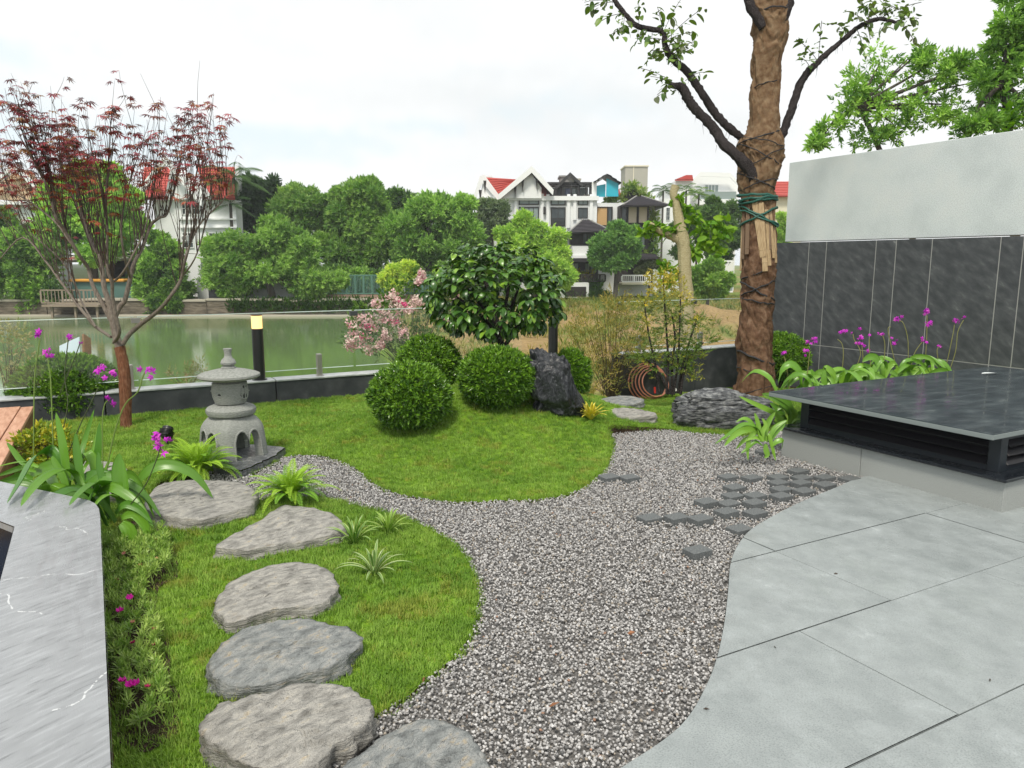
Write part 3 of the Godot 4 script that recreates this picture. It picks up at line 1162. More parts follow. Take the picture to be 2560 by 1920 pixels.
func deck() -> void:
	var t := thing("deck", "low reddish timber deck with broad boards beside the large round shrub", "deck", Vector3(-1.3, 0, -6.6))
	var y := 0.17
	# edge runs from the kerb towards the pool
	var a := Vector3(-0.535, y, -7.62)
	var b := Vector3(-0.585, y, -5.25)
	var d := (b - a).normalized()
	var side := d.cross(Vector3.UP).normalized()
	if side.x > 0.0:
		side = -side
	var basis := Basis(-side, Vector3.UP, (-side).cross(Vector3.UP))
	var ws := [0.10, 0.20, 0.20, 0.20, 0.20, 0.20, 0.20, 0.20]
	var o := 0.0
	for k in ws.size():
		var w: float = ws[k]
		var g := G.new()
		g.box(a.lerp(b, 0.5) + side * (o + w / 2) - Vector3(0, 0.015, 0), Vector3(w - 0.009, 0.03, (b - a).length() + (0.0 if k == 0 else 0.1)), basis, 0.003)
		put(t, "board", g.mesh(), M.deck_board)
		o += w
	var g := G.new()
	g.box(a.lerp(b, 0.5) + side * 0.03 - Vector3(0, 0.12, 0), Vector3(0.05, 0.178, (b - a).length() - 0.01), basis, 0.002)
	put(t, "fascia", g.mesh(), M.deck_edge)
	g = G.new()
	g.box(a.lerp(b, 0.5) + side * 0.8 - Vector3(0, 0.13, 0), Vector3(1.4, 0.16, (b - a).length() - 0.1), basis)
	put(t, "joists", g.mesh(), M.deck_edge)


# ---------------------------------------------------------------- stones
func flagstone(outline: PackedVector2Array, top: float, bulge: float, seed_: float, says: String, m: StandardMaterial3D, turn := 0.0) -> void:
	var poly := smooth_poly(outline, 6)
	keep_out.append(Geometry2D.offset_polygon(poly, -0.015)[0])
	var c := Vector2.ZERO
	for p in poly:
		c += p
	c /= poly.size()
	var ground := lawn_y(c.x, c.y)
	var n := poly.size()
	var g := G.new()
	var rings := 22
	for r in rings + 1:
		for k in n:
			var e := (poly[k] - c) * (1.0 + 0.035 * noise.get_noise_2d(k * 0.55, seed_ * 9.0))
			var out := e.normalized()
			var q: Vector2
			var y: float
			if r <= 14:
				var f := pow(r / 14.0, 0.8) * 0.972
				q = c + e * f
				var w := noise.get_noise_3d(q.x * 2.2 + seed_, q.y * 2.2, seed_)
				var layer := noise.get_noise_3d(q.x * 1.3 + seed_ * 3.0, q.y * 3.4, seed_ * 0.7) * 3.0
				y = top + bulge * 0.4 * (1.0 - f * f) + w * 0.013 + (layer - floorf(layer)) * 0.009
				y -= 0.010 * pow(f, 9.0)
			else:
				var s := (r - 14) / 8.0
				var ledge := noise.get_noise_3d(c.x + out.x * 2.0, s * 2.2 + seed_, out.y * 2.0) * 0.05
				q = c + e * (0.972 + 0.035 * sin(s * PI * 0.6)) + out * (ledge * sin(s * PI))
				y = lerpf(top - 0.014 + noise.get_noise_2d(q.x * 2.2 + seed_, q.y * 2.2) * 0.01, -0.06, s)
			g.p(Vector3(q.x, ground + y, q.y) + Vector3(out.x, 0, out.y) * noise.get_noise_3d(q.x * 9.0, y * 30.0, q.y * 9.0) * 0.012 * float(r > 12), q)
	for r in rings:
		for k in n:
			var a := r * n + k
			var b := r * n + (k + 1) % n
			if area(poly) > 0.0:
				g.t(a, b + n, b)
				g.t(a, a + n, b + n)
			else:
				g.t(a, b, b + n)
				g.t(a, b + n, a + n)
	var base := Vector3(c.x, ground, c.y)
	for k in g.v.size():
		g.v[k] = (g.v[k] - base).rotated(Vector3.UP, -turn)
	var o := put(self, "stepping_stone", g.mesh(), m)
	o.position = base
	o.rotation.y = turn
	tag(o, says, "stepping stone", "stepping stones through the garden")


func stones() -> void:
	flagstone(PackedVector2Array([Vector2(0.474, -1.863), Vector2(0.565, -1.923), Vector2(0.664, -1.97), Vector2(0.758, -1.987), Vector2(0.83, -1.959), Vector2(0.866, -1.886), Vector2(0.872, -1.791), Vector2(0.863, -1.683), Vector2(0.827, -1.576), Vector2(0.74, -1.509), Vector2(0.582, -1.542), Vector2(0.464, -1.642), Vector2(0.434, -1.761)]), 0.05, 0.02, 1.3, "blue grey stepping stone cut by the lower picture edge, lying in the gravel", M.schist, 0.6)
	flagstone(PackedVector2Array([Vector2(0.164, -2.242), Vector2(0.235, -2.325), Vector2(0.302, -2.327), Vector2(0.398, -2.33), Vector2(0.499, -2.315), Vector2(0.581, -2.264), Vector2(0.638, -2.187), Vector2(0.659, -2.104), Vector2(0.644, -2.049), Vector2(0.602, -1.988), Vector2(0.543, -1.964), Vector2(0.501, -1.959), Vector2(0.465, -1.917), Vector2(0.43, -1.894), Vector2(0.382, -1.888), Vector2(0.317, -1.924), Vector2(0.242, -2.014), Vector2(0.204, -2.095), Vector2(0.179, -2.153)]), 0.075, 0.012, 4.1, "largest brownish stepping stone with a thick rough rim, half on gravel", M.pale_schist, 0.35)
	flagstone(PackedVector2Array([Vector2(0.244, -2.646), Vector2(0.29, -2.732), Vector2(0.361, -2.812), Vector2(0.448, -2.844), Vector2(0.6, -2.819), Vector2(0.683, -2.724), Vector2(0.754, -2.645), Vector2(0.775, -2.563), Vector2(0.754, -2.507), Vector2(0.675, -2.424), Vector2(0.593, -2.39), Vector2(0.519, -2.399), Vector2(0.436, -2.383), Vector2(0.355, -2.392), Vector2(0.288, -2.446), Vector2(0.239, -2.521)]), 0.06, 0.015, 8.7, "smooth blue grey stepping stone with ochre streak, second from the picture foot on the lawn", M.schist, 0.5)
	flagstone(PackedVector2Array([Vector2(0.334, -3.163), Vector2(0.392, -3.287), Vector2(0.503, -3.397), Vector2(0.648, -3.433), Vector2(0.781, -3.36), Vector2(0.837, -3.237), Vector2(0.829, -3.058), Vector2(0.773, -2.951), Vector2(0.689, -2.904), Vector2(0.557, -2.931), Vector2(0.488, -2.92), Vector2(0.422, -2.916), Vector2(0.359, -2.925), Vector2(0.321, -3.017)]), 0.05, 0.012, 12.9, "oval stepping stone with rusty patches in the middle of the row", M.pale_schist, 0.2)
	flagstone(PackedVector2Array([Vector2(0.411, -3.793), Vector2(0.526, -3.932), Vector2(0.673, -4.08), Vector2(0.846, -4.293), Vector2(0.951, -4.199), Vector2(1.039, -4.081), Vector2(1.074, -3.893), Vector2(1.065, -3.741), Vector2(0.974, -3.672), Vector2(0.838, -3.656), Vector2(0.694, -3.654), Vector2(0.547, -3.656), Vector2(0.453, -3.718)]), 0.05, 0.012, 17.2, "pointed triangular stepping stone beside the front fern", M.pale_schist, 0.45)
	flagstone(PackedVector2Array([Vector2(0.153, -4.671), Vector2(0.248, -5.006), Vector2(0.371, -5.065), Vector2(0.539, -4.985), Vector2(0.71, -4.833), Vector2(0.767, -4.579), Vector2(0.706, -4.34), Vector2(0.57, -4.266), Vector2(0.418, -4.2), Vector2(0.289, -4.287), Vector2(0.181, -4.433)]), 0.06, 0.01, 21.5, "pale stepping stone below the fern and stone lantern, farthest of the large ones", M.pale_schist, 0.3)
	flagstone(PackedVector2Array([Vector2(-0.164, -5.846), Vector2(-0.032, -5.83), Vector2(0.089, -5.597), Vector2(0.135, -5.242), Vector2(0.125, -5.017), Vector2(0.017, -4.926), Vector2(-0.128, -5.134)]), 0.06, 0.01, 25.1, "small grey stepping stone half hidden behind the purple orchid leaves", M.pale_schist, 0.1)
	flagstone(PackedVector2Array([Vector2(4.172, -5.902), Vector2(4.429, -5.98), Vector2(4.579, -5.897), Vector2(4.574, -5.708), Vector2(4.432, -5.564), Vector2(4.258, -5.584), Vector2(4.093, -5.705)]), 0.04, 0.008, 31.0, "flat brown stepping stone on the lawn nearest the gate gap", M.schist, 0.3)
	flagstone(PackedVector2Array([Vector2(3.924, -5.449), Vector2(4.099, -5.53), Vector2(4.247, -5.431), Vector2(4.289, -5.249), Vector2(4.237, -5.092), Vector2(4.057, -5.088), Vector2(3.889, -5.244)]), 0.03, 0.008, 36.0, "flat grey stepping stone between the gravel and the gate gap", M.pale_schist, 0.2)
	# dark threshold slab at the gate gap
	var g := G.new()
	g.box(Vector3(5.25, -0.33, -7.55), Vector3(1.2, 0.06, 0.5), Basis(Vector3.UP, 0.05), 0.006)
	tag(put(self, "threshold_slab", g.mesh(), M.basalt), "dark flat threshold slab in the gate gap of the kerb", "stone slab")

	rock("upright_rock", "tall black rock with white veins standing beside the clipped shrubs", M.black_rock, Vector3(3.301, 0.173, -5.346), Vector3(0.265, 0.285, 0.17), 7.0, 0)
	rock("layered_rock", "long layered grey rock lying between gravel and wrapped tree", M.layered_rock, Vector3(4.781, -0.022, -4.847), Vector3(0.42, 0.175, 0.22), 3.0, 1)

	# slate plinth under the lantern
	var pl: PackedVector2Array = PackedVector2Array([Vector2(0.612, -5.71), Vector2(0.742, -5.971), Vector2(0.994, -5.866), Vector2(1.173, -5.653), Vector2(1.083, -5.513), Vector2(0.951, -5.335), Vector2(0.843, -5.202), Vector2(0.759, -5.144), Vector2(0.641, -5.339)])
	keep_out.append(pl)
	g = G.new()
	var top := 0.03
	slab(g, jagged(pl, 0.012), -0.05, top, 0.006)
	var o := put(self, "slate_plinth", g.mesh(true), M.slate_plinth)
	tag(o, "wet dark slate slab under the stone lantern", "stone slab")


func jagged(p: PackedVector2Array, by: float) -> PackedVector2Array:
	var out := PackedVector2Array()
	for k in p.size():
		var a := p[k]
		var b := p[(k + 1) % p.size()]
		for s in 4:
			out.append(a.lerp(b, s / 4.0) + Vector2(rnd(-by, by), rnd(-by, by)))
	return out


func rock(called: String, says: String, m: StandardMaterial3D, at: Vector3, r: Vector3, seed_: float, form: int) -> void:
	var g := G.new()
	var nu := 96
	var nv := 64
	for a in nv + 1:
		var th := PI * a / nv
		for b in nu + 1:
			var ph := TAU * (b % nu) / nu
			var d := Vector3(sin(th) * cos(ph), cos(th), sin(th) * sin(ph))
			var s := Vector3(signf(d.x) * pow(absf(d.x), 0.72), signf(d.y) * pow(absf(d.y), 0.62), signf(d.z) * pow(absf(d.z), 0.72))
			var big := noise.get_noise_3d(d.x * 1.1 + seed_, d.y * 1.1, d.z * 1.1)
			var w := s * (1.0 + big * 0.30)
			if form == 0:
				# leaning, notched near the foot
				var h := s.y * 0.5 + 0.5
				w.x *= lerpf(1.0, 0.62, h)
				w.x += 0.36 * (0.55 - h)
				w += d * noise.get_noise_3d(d.x * 1.9 + seed_, d.y * 0.9, d.z * 1.9) * 0.20
				w -= d * 0.34 * exp(-pow((h - 0.24) / 0.08, 2.0)) * smoothstep(0.1, -0.5, d.x)
			else:
				var k := floorf((w.y + noise.get_noise_2d(d.x * 2.0 + seed_, d.z * 2.0) * 0.25) * 7.0)
				w += Vector3(d.x, 0, d.z) * noise.get_noise_2d(k * 3.7, ph * 1.2 + seed_) * 0.16
				w.y -= 0.32 * maxf(w.x, 0.0) * float(w.y > 0.0)
			w += d * noise.get_noise_3d(d.x * 6.0, d.y * 3.0, d.z * 6.0 + seed_) * (0.035 if form == 0 else 0.06)
			g.p(w * r, Vector2(float(b) / nu, float(a) / nv))
	for a in nv:
		for b in nu:
			var k := a * (nu + 1) + b
			g.t(k, k + 1, k + nu + 2)
			g.t(k, k + nu + 2, k + nu + 1)
	var o := put(self, called, g.mesh(), m)
	o.position = at + Vector3(0, r.y * 0.72, 0)
	o.rotation.y = -YAW
	tag(o, says, "rock")


func lantern() -> void:
	var at: Vector3 = Vector3(0.791, 0.026, -5.631)
	var t := thing("stone_lantern", "grey Japanese style stone lantern with round roof on a slate slab", "stone lantern", at)
	var yr := 0.42
	# four-footed base: a thick shell with a double arch in each side
	var g := G.new()
	var cols: Array = []
	for side in 4:
		var c0 := side * PI * 0.5
		var half := 0.50
		var n := 16
		cols.append([c0 - PI * 0.25, 0.0])
		for k in range(1, 4):
			cols.append([lerpf(c0 - PI * 0.25, c0 - half, k / 4.0), 0.0])
		cols.append([c0 - half, 0.0])
		for k in n + 1:
			var x := lerpf(-1.0, 1.0, k / float(n))
			var f := absf(x) * 2.0 - 1.0
			cols.append([c0 + x * half, 0.13 + 0.075 * sqrt(maxf(1.0 - f * f, 0.0))])
		cols.append([c0 + half, 0.0])
		for k in range(1, 4):
			cols.append([lerpf(c0 + half, c0 + PI * 0.25, k / 4.0), 0.0])
	var prof := func(y: float) -> float:
		var f := clampf((y - 0.17) / 0.13, 0.0, 1.0)
		return lerpf(0.235, 0.215, clampf(y / 0.17, 0.0, 1.0)) if f <= 0.0 else 0.215 * sqrt(1.0 - f * f * 0.62)
	var radius := func(an: float, y: float) -> float:
		# between a circle and a square with cut corners
		var a := fposmod(an + PI * 0.25, PI * 0.5) - PI * 0.25
		var r: float = prof.call(y)
		return r * 0.90 * lerpf(1.0, 1.0 / maxf(cos(a), 0.8), 0.5)
	var nr := 12
	for pass_ in 2:
		var first := g.v.size()
		for e in cols:
			for k in nr + 1:
				var y := lerpf(e[1], 0.30, k / float(nr))
				var r: float = radius.call(e[0], y)
				if pass_ == 1:
					r -= 0.055
				g.p(Vector3(cos(e[0] + yr) * r, minf(y, 0.30 - 0.03 * pass_), -sin(e[0] + yr) * r) + at)
		for j in cols.size():
			var j2 := (j + 1) % cols.size()
			for k in nr:
				var a := first + j * (nr + 1) + k
				var b := first + j2 * (nr + 1) + k
				if absf(cols[j][1] - cols[j2][1]) > 0.1 and absf(cols[j][0] - cols[j2][0]) < 0.001:
					continue
				if pass_ == 0:
					g.t(a, b, b + 1)
					g.t(a, b + 1, a + 1)
				else:
					g.t(a, b + 1, b)
					g.t(a, a + 1, b + 1)
	var half_n := cols.size() * (nr + 1)
	for j in cols.size():
		var j2 := (j + 1) % cols.size()
		var a := g.v[j * (nr + 1)]
		var b := g.v[j2 * (nr + 1)]
		var a2 := g.v[half_n + j * (nr + 1)]
		var b2 := g.v[half_n + j2 * (nr + 1)]
		g.q(a, a2, b2, b)
	put(t, "footed_base", g.mesh(), M.lantern_stone)
	# raised rim round every opening
	for side in 4:
		var path: Array = []
		var half := 0.50
		var pts: Array[Vector2] = [Vector2(-1, 0.0), Vector2(-1, 0.06)]
		for k in 17:
			var x := lerpf(-1.0, 1.0, k / 16.0)
			var f := absf(x) * 2.0 - 1.0
			pts.append(Vector2(x, 0.13 + 0.075 * sqrt(maxf(1.0 - f * f, 0.0))))
		pts.append(Vector2(1, 0.06))
		pts.append(Vector2(1, 0.0))
		for p in pts:
			var an := side * PI * 0.5 + p.x * half
			var r: float = radius.call(an, p.y)
			r += 0.001
			path.append(Vector4(at.x + cos(an + yr) * r, at.y + p.y, at.z - sin(an + yr) * r, 0.008))
		g = G.new()
		g.tube(path, 6)
		put(t, "arch_rim", g.mesh(), M.lantern_stone)
	g = G.new()
	g.lathe(PackedVector2Array([Vector2(0.0, 0.285), Vector2(0.13, 0.290), Vector2(0.163, 0.303), Vector2(0.172, 0.325), Vector2(0.170, 0.343), Vector2(0.158, 0.356), Vector2(0.115, 0.374), Vector2(0.0, 0.376)]), 48, at)
	put(t, "platform_disc", g.mesh(), M.lantern_stone)
	# light chamber
	g = G.new()
	g.lathe(PackedVector2Array([Vector2(0.085, 0.370), Vector2(0.105, 0.385), Vector2(0.120, 0.43), Vector2(0.124, 0.48), Vector2(0.118, 0.53), Vector2(0.09, 0.55)]), 48, at)
	var ch := put(t, "light_chamber", g.mesh(), M.lantern_stone)
	for k in 4:
		var an := 1.72 * -1.0 + 0.92 + k * PI * 0.5
		var d := Vector3(cos(an), 0, sin(an))
		var s := Vector3(-sin(an), 0, cos(an))
		var c := at + Vector3(0, 0.468, 0) + d * 0.1195
		var big := k % 2 == 1
		var rr := 0.052 if big else 0.024
		g = G.new()
		var ring: Array = []
		for j in 25:
			var f := TAU * j / 24.0
			var w := c + s * cos(f) * rr + Vector3.UP * sin(f) * rr
			w -= d * (1.0 - cos(cos(f) * rr / 0.122)) * 0.122
			ring.append(Vector4(w.x, w.y, w.z, 0.006))
		g.tube(ring, 6, 0.0, false)
		if big:
			for b: float in [-0.5, 0.0, 0.5]:
				g.box(c + d * (0.002 - absf(b) * 0.008) + s * b * rr * 1.1, Vector3(0.010, rr * 2.0 * sqrt(1.0 - b * b), 0.010), Basis(d, Vector3.UP, d.cross(Vector3.UP)))
			g.box(c - d * 0.001, Vector3(0.009, 0.010, rr * 2.0), Basis(d, Vector3.UP, d.cross(Vector3.UP)))
		put(ch, "window_lattice" if big else "window_ring", g.mesh(), M.lantern_stone)
		g = G.new()
		var m := g.p(c + d * 0.0035)
		for j in 25:
			var f := TAU * j / 24.0
			var w := c + s * cos(f) * rr + Vector3.UP * sin(f) * rr + d * 0.0025
			w -= d * (1.0 - cos(cos(f) * rr / 0.122)) * 0.122
			g.p(w)
		for j in 24:
			g.t(m, m + 1 + j, m + 2 + j)
		put(ch, "dark_opening", g.mesh(), M.lantern_dark)
	g = G.new()
	g.lathe(PackedVector2Array([Vector2(0.06, 0.540), Vector2(0.12, 0.545), Vector2(0.195, 0.560), Vector2(0.212, 0.574), Vector2(0.210, 0.588), Vector2(0.19, 0.598), Vector2(0.13, 0.615), Vector2(0.06, 0.630), Vector2(0, 0.632)]), 56, at)
	put(t, "roof", g.mesh(), M.lantern_stone)
	g = G.new()
	g.lathe(PackedVector2Array([Vector2(0.046, 0.626), Vector2(0.050, 0.634), Vector2(0.048, 0.642), Vector2(0.036, 0.645), Vector2(0.036, 0.650), Vector2(0.050, 0.660), Vector2(0.053, 0.672), Vector2(0.045, 0.690), Vector2(0.028, 0.708), Vector2(0.023, 0.728), Vector2(0.026, 0.752), Vector2(0.030, 0.766), Vector2(0.029, 0.771), Vector2(0, 0.773)]), 32, at)
	put(t, "finial", g.mesh(), M.lantern_stone)


func spotlight(at: Vector3, aim: Vector3, says: String) -> void:
	var t := thing("garden_spotlight", says, "spotlight", at)
	var d := aim.normalized()
	var side := d.cross(Vector3.UP).normalized()
	var g := G.new()
	var c := at + Vector3(0, 0.10, 0)
	g.tube([Vector4(at.x, at.y - 0.05, at.z, 0.008), Vector4(at.x, at.y + 0.07, at.z, 0.008)], 8)
	put(t, "stake", g.mesh(), M.black_plastic)
	g = G.new()
	var e := c + d * 0.045
	var b := c - d * 0.045
	g.tube([Vector4(b.x, b.y, b.z, 0.02), Vector4(c.x - d.x * 0.03, c.y - d.y * 0.03, c.z - d.z * 0.03, 0.034), Vector4(c.x + d.x * 0.03, c.y + d.y * 0.03, c.z + d.z * 0.03, 0.038), Vector4(e.x - d.x * 0.008, e.y - d.y * 0.008, e.z - d.z * 0.008, 0.042), Vector4(e.x, e.y, e.z, 0.042)], 20)
	var body := put(t, "lamp_body", g.mesh(), M.black_plastic)
	for k in 5:
		g = G.new()
		g.box(c - d * (0.03 - k * 0.012), Vector3(0.004, 0.085, 0.085), Basis(d, side.cross(d), side), 0.001)
		put(body, "cooling_fin", g.mesh(), M.black_plastic)
	g = G.new()
	var l := e + d * 0.001
	g.tube([Vector4(l.x, l.y, l.z, 0.033), Vector4(l.x + d.x * 0.002, l.y + d.y * 0.002, l.z + d.z * 0.002, 0.031)], 20)
	put(t, "lens", g.mesh(), M.lens)


func small_fittings() -> void:
	spotlight(Vector3(0.408, -0.02, -6.375), Vector3(0.35, 0.75, -0.55), "black garden spotlight in the lawn by the fern and stone lantern")
	spotlight(Vector3(6.603, -0.381, -7.64), Vector3(0.2, 0.55, 0.75), "black garden spotlight with pale lens under the nandina beside the hose")
	# hose coil against the kerb
	var c := Vector3(6.33, -0.17, -7.80)
	var t := thing("garden_hose", "coiled reddish garden hose leaning against the dark kerb", "hose", c + Vector3(0, -0.2, 0))
	for k in 5:
		var path: Array = []
		var r := 0.25 - 0.020 * k
		for j in 41:
			var f := TAU * j / 40.0
			path.append(Vector4(c.x + cos(f) * r * 1.25 + (k - 2) * 0.016, c.y + sin(f) * r + rnd(-0.003, 0.003), c.z + 0.02 + k * 0.020 - sin(f) * 0.06, 0.010))
		var g := G.new()
		g.tube(path, 8, 0.0, false)
		put(t, "coil", g.mesh(), M.hose)
	var g3 := G.new()
	g3.tube([Vector4(c.x - 0.02, c.y - 0.12, c.z + 0.16, 0.014), Vector4(c.x - 0.02, c.y - 0.04, c.z + 0.15, 0.014)], 10)
	put(t, "nozzle", g3.mesh(), M.red_plastic)
	# a dropped scrap on the skylight and leaves on paving
	g3 = G.new()
	g3.blade(bend(Vector3(6.55, 0.466, -3.66), Vector3(6.6, 0.475, -3.62), Vector3(6.68, 0.466, -3.60), 4), 0.05, Vector3(0, 0, 1))
	g3.col = Color(1, 1, 1)
	tag(put(self, "paper_scrap", g3.mesh(), M.white_render), "small white scrap lying on the dark skylight top near its back edge", "scrap")
	for e in [[Vector3(1.588, 0, -1.642), "tiny dark leaf scrap on the terrace, closest to its curved edge"], [Vector3(2.864, 0, -2.147), "tiny dark leaf scrap on the terrace tile close below the skylight box"], [Vector3(2.568, 0, -1.305), "tiny dark leaf scrap far out on the terrace, well away from the gravel"], [Vector3(2.099, 0, -1.819), "tiny dark leaf scrap lying along a long terrace joint"]]:
		var at: Vector3 = e[0]
		g3 = leaf_g(rnd(0.016, 0.028), 0.010, 0.1, 0.3, at + Vector3(0, 0.003, 0), facing(Vector3(rnd(-1, 1), 0.08, rnd(-1, 1)), 0.4, 1.0))
		tag(put(self, "leaf_scrap", g3.mesh(true), M.maple_twig), e[1], "leaf scrap", "dry scraps on the terrace")
	# tilted board by the water
	var w: Vector3 = Vector3(-0.289, 0.4, -10.252)
	t = thing("tilted_board", "pale blue board with brown side leaning beyond the glass behind the round shrub", "board", w - Vector3(0, 0.2, 0))
	g3 = G.new()
	var bb := Basis(Vector3.UP, -YAW) * Basis(Vector3(0, 0, 1), 0.42) * Basis(Vector3(1, 0, 0), 0.9)
	g3.box(w - Vector3(0.02, 0.03, 0), Vector3(0.27, 0.02, 0.28), bb, 0.004)
	var mm := mat("pale_blue", Color(0.42, 0.52, 0.56), 0.3)
	put(t, "panel", g3.mesh(), mm)
	g3 = G.new()
	g3.box(w + bb * Vector3(0.15, -0.06, 0.0), Vector3(0.03, 0.12, 0.28), bb, 0.004)
	put(t, "side", g3.mesh(), M.deck_edge)


# ---------------------------------------------------------------- plants
func leaf_g(length: float, width: float, droop := 0.25, fold := 0.25, at := Vector3.ZERO, b := Basis(), g: G = null) -> G:
	# one leaf along +y, its face towards +z
	if g == null:
		g = G.new()
	var pts := [Vector3(0, 0, 0), Vector3(-0.5 * width, 0.42 * length, -fold * width), Vector3(0, 0.45 * length, 0.0), Vector3(0.5 * width, 0.42 * length, -fold * width), Vector3(0, length, -droop * length)]
	var k := g.v.size()
	for p: Vector3 in pts:
		g.p(at + b * p, Vector2(p.x / width + 0.5, p.y / length))
	g.t(k, k + 2, k + 1)
	g.t(k, k + 3, k + 2)
	g.t(k + 1, k + 2, k + 4)
	g.t(k + 2, k + 3, k + 4)
	return g


func sprig(n: int, leaf_l: float, leaf_w: float, stem: float, open := 1.0, star := false) -> ArrayMesh:
	# a shoot along +y with n leaves
	var g := G.new()
	for k in n:
		var f := float(k) / maxf(n - 1, 1)
		var an := k * 2.4 + rnd(-0.3, 0.3)
		var tilt := (lerpf(1.35, 0.25, f) if not star else lerpf(1.5, 0.5, f)) * open + rnd(-0.15, 0.15)
		var b := Basis(Vector3.UP, an) * Basis(Vector3(1, 0, 0), tilt)
		var s := rnd(0.8, 1.15)
		leaf_g(leaf_l * s, leaf_w * s, rnd(0.05, 0.3), 0.22, Vector3(0, stem * f, 0), b, g)
	return g.mesh(true)


func facing(dir: Vector3, roll: float, s: float) -> Basis:
	# +y along dir
	var y := dir.normalized()
	var x := y.cross(Vector3(0.3, 0.1, 0.9)).normalized()
	var z := x.cross(y)
	return Basis(x, y, z) * Basis(Vector3.UP, roll) * Basis.from_scale(Vector3(s, s, s))


func rand_dir() -> Vector3:
	var z := rnd(-1, 1)
	var a := rnd(0, TAU)
	var r := sqrt(1.0 - z * z)
	return Vector3(r * cos(a), z, r * sin(a))


func clipped_shrub(px: Vector3, r: float, ry: float, says: String, n := 2400) -> void:
	var ground := px.y - ry
	var base := Vector3(px.x, ground, px.z)
	var t := thing("round_shrub", says, "shrub", base, "clipped ball shrubs")
	var g := G.new()
	var core: PackedVector2Array = []
	for k in 13:
		var a := lerpf(-PI * 0.5, PI * 0.5, k / 12.0)
		core.append(Vector2(maxf(cos(a), 0.0) * r * 0.80, sin(a) * ry * 0.80))
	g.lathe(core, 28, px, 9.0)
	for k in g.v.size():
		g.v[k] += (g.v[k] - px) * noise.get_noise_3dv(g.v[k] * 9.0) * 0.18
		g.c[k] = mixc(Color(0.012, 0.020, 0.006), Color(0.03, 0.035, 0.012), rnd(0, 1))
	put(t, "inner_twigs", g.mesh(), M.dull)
	var path: Array = [Vector4(px.x, ground - 0.1, px.z, 0.03), Vector4(px.x + 0.01, px.y, px.z, 0.02)]
	g = G.new()
	g.tube(path, 6)
	put(t, "stem", g.mesh(), M.bark)
	var sm := sprig(6, 0.043, 0.0170, 0.022, 1.25)
	var xs: Array[Transform3D] = []
	var cs := PackedColorArray()
	for k in int(n * 1.1):
		var d := rand_dir()
		if d.y < -0.93:
			continue
		var lump := 1.0 + 0.06 * noise.get_noise_3dv(d * 2.0 + px) + 0.05 * noise.get_noise_3dv(d * 5.0 + px)
		var w := Vector3(d.x * r, d.y * ry, d.z * r) * lump * rnd(0.84, 0.985)
		if d.y < -0.3:
			w *= Vector3(1.0 - 0.10 * (-d.y - 0.3), 1, 1.0 - 0.10 * (-d.y - 0.3))
		xs.append(Transform3D(facing(d + Vector3(0, 0.35, 0) + rand_dir() * 0.7, rnd(0, TAU), rnd(0.75, 1.15)), px + w))
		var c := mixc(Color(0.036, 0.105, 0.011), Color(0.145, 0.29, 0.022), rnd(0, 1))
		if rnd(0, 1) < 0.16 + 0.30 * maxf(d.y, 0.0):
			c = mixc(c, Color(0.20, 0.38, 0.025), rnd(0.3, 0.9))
		cs.append(c)
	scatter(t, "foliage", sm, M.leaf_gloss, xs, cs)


func shrubs() -> void:
	clipped_shrub(Vector3(-0.302, 0.174, -8.312), 0.475, 0.345, "large round clipped shrub at the foot of the red maple", 4200)
	clipped_shrub(Vector3(2.111, 0.358, -5.524), 0.305, 0.245, "round clipped shrub nearest on the lawn mound, standing forward of its two neighbours", 2600)
	clipped_shrub(Vector3(2.886, 0.453, -5.521), 0.315, 0.232, "round clipped shrub directly under the camellia tree", 2600)
	clipped_shrub(Vector3(2.695, 0.41, -6.541), 0.295, 0.30, "round clipped shrub farther back, between the pink blossom and the camellia", 2300)
	clipped_shrub(Vector3(3.96, 0.316, -6.062), 0.175, 0.235, "narrow clipped shrub just behind the tall black rock", 1200)
	clipped_shrub(Vector3(7.664, 0.193, -6.784), 0.32, 0.30, "round clipped shrub behind the wrapped trunk against the dark cladding", 2000)


func frond(length: float, leaflet: float, droop: float) -> ArrayMesh:
	var g := G.new()
	var n := 24
	for k in n:
		var f := (k + 1.0) / n
		var y := sin(f * (1.2 + droop)) / (1.2 + droop) * length * 1.1
		var z := (1.0 - cos(f * (1.2 + droop))) * length * 0.55
		var l := leaflet * pow(sin(PI * (0.06 + 0.90 * (1.0 - pow(1.0 - f, 1.3)))), 0.8)
		var tilt := f * (1.2 + droop)
		var b := Basis(Vector3(1, 0, 0), -tilt + PI)
		for s: float in [-1.0, 1.0]:
			var a := Vector3(0, y, z)
			var bb := Basis(Vector3(1, 0, 0), tilt) * Basis(Vector3(0, 0, 1), -s * 1.25)
			leaf_g(l, length * 0.036, 0.15, 0.1, a, bb, g)
	var sp := PackedVector3Array()
	for k in 9:
		var f := k / 8.0
		sp.append(Vector3(0, sin(f * (1.2 + droop)) / (1.2 + droop) * length * 1.1, (1.0 - cos(f * (1.2 + droop))) * length * 0.55))
	g.blade(sp, length * 0.012, Vector3(1, 0, 0))
	return g.mesh(true)


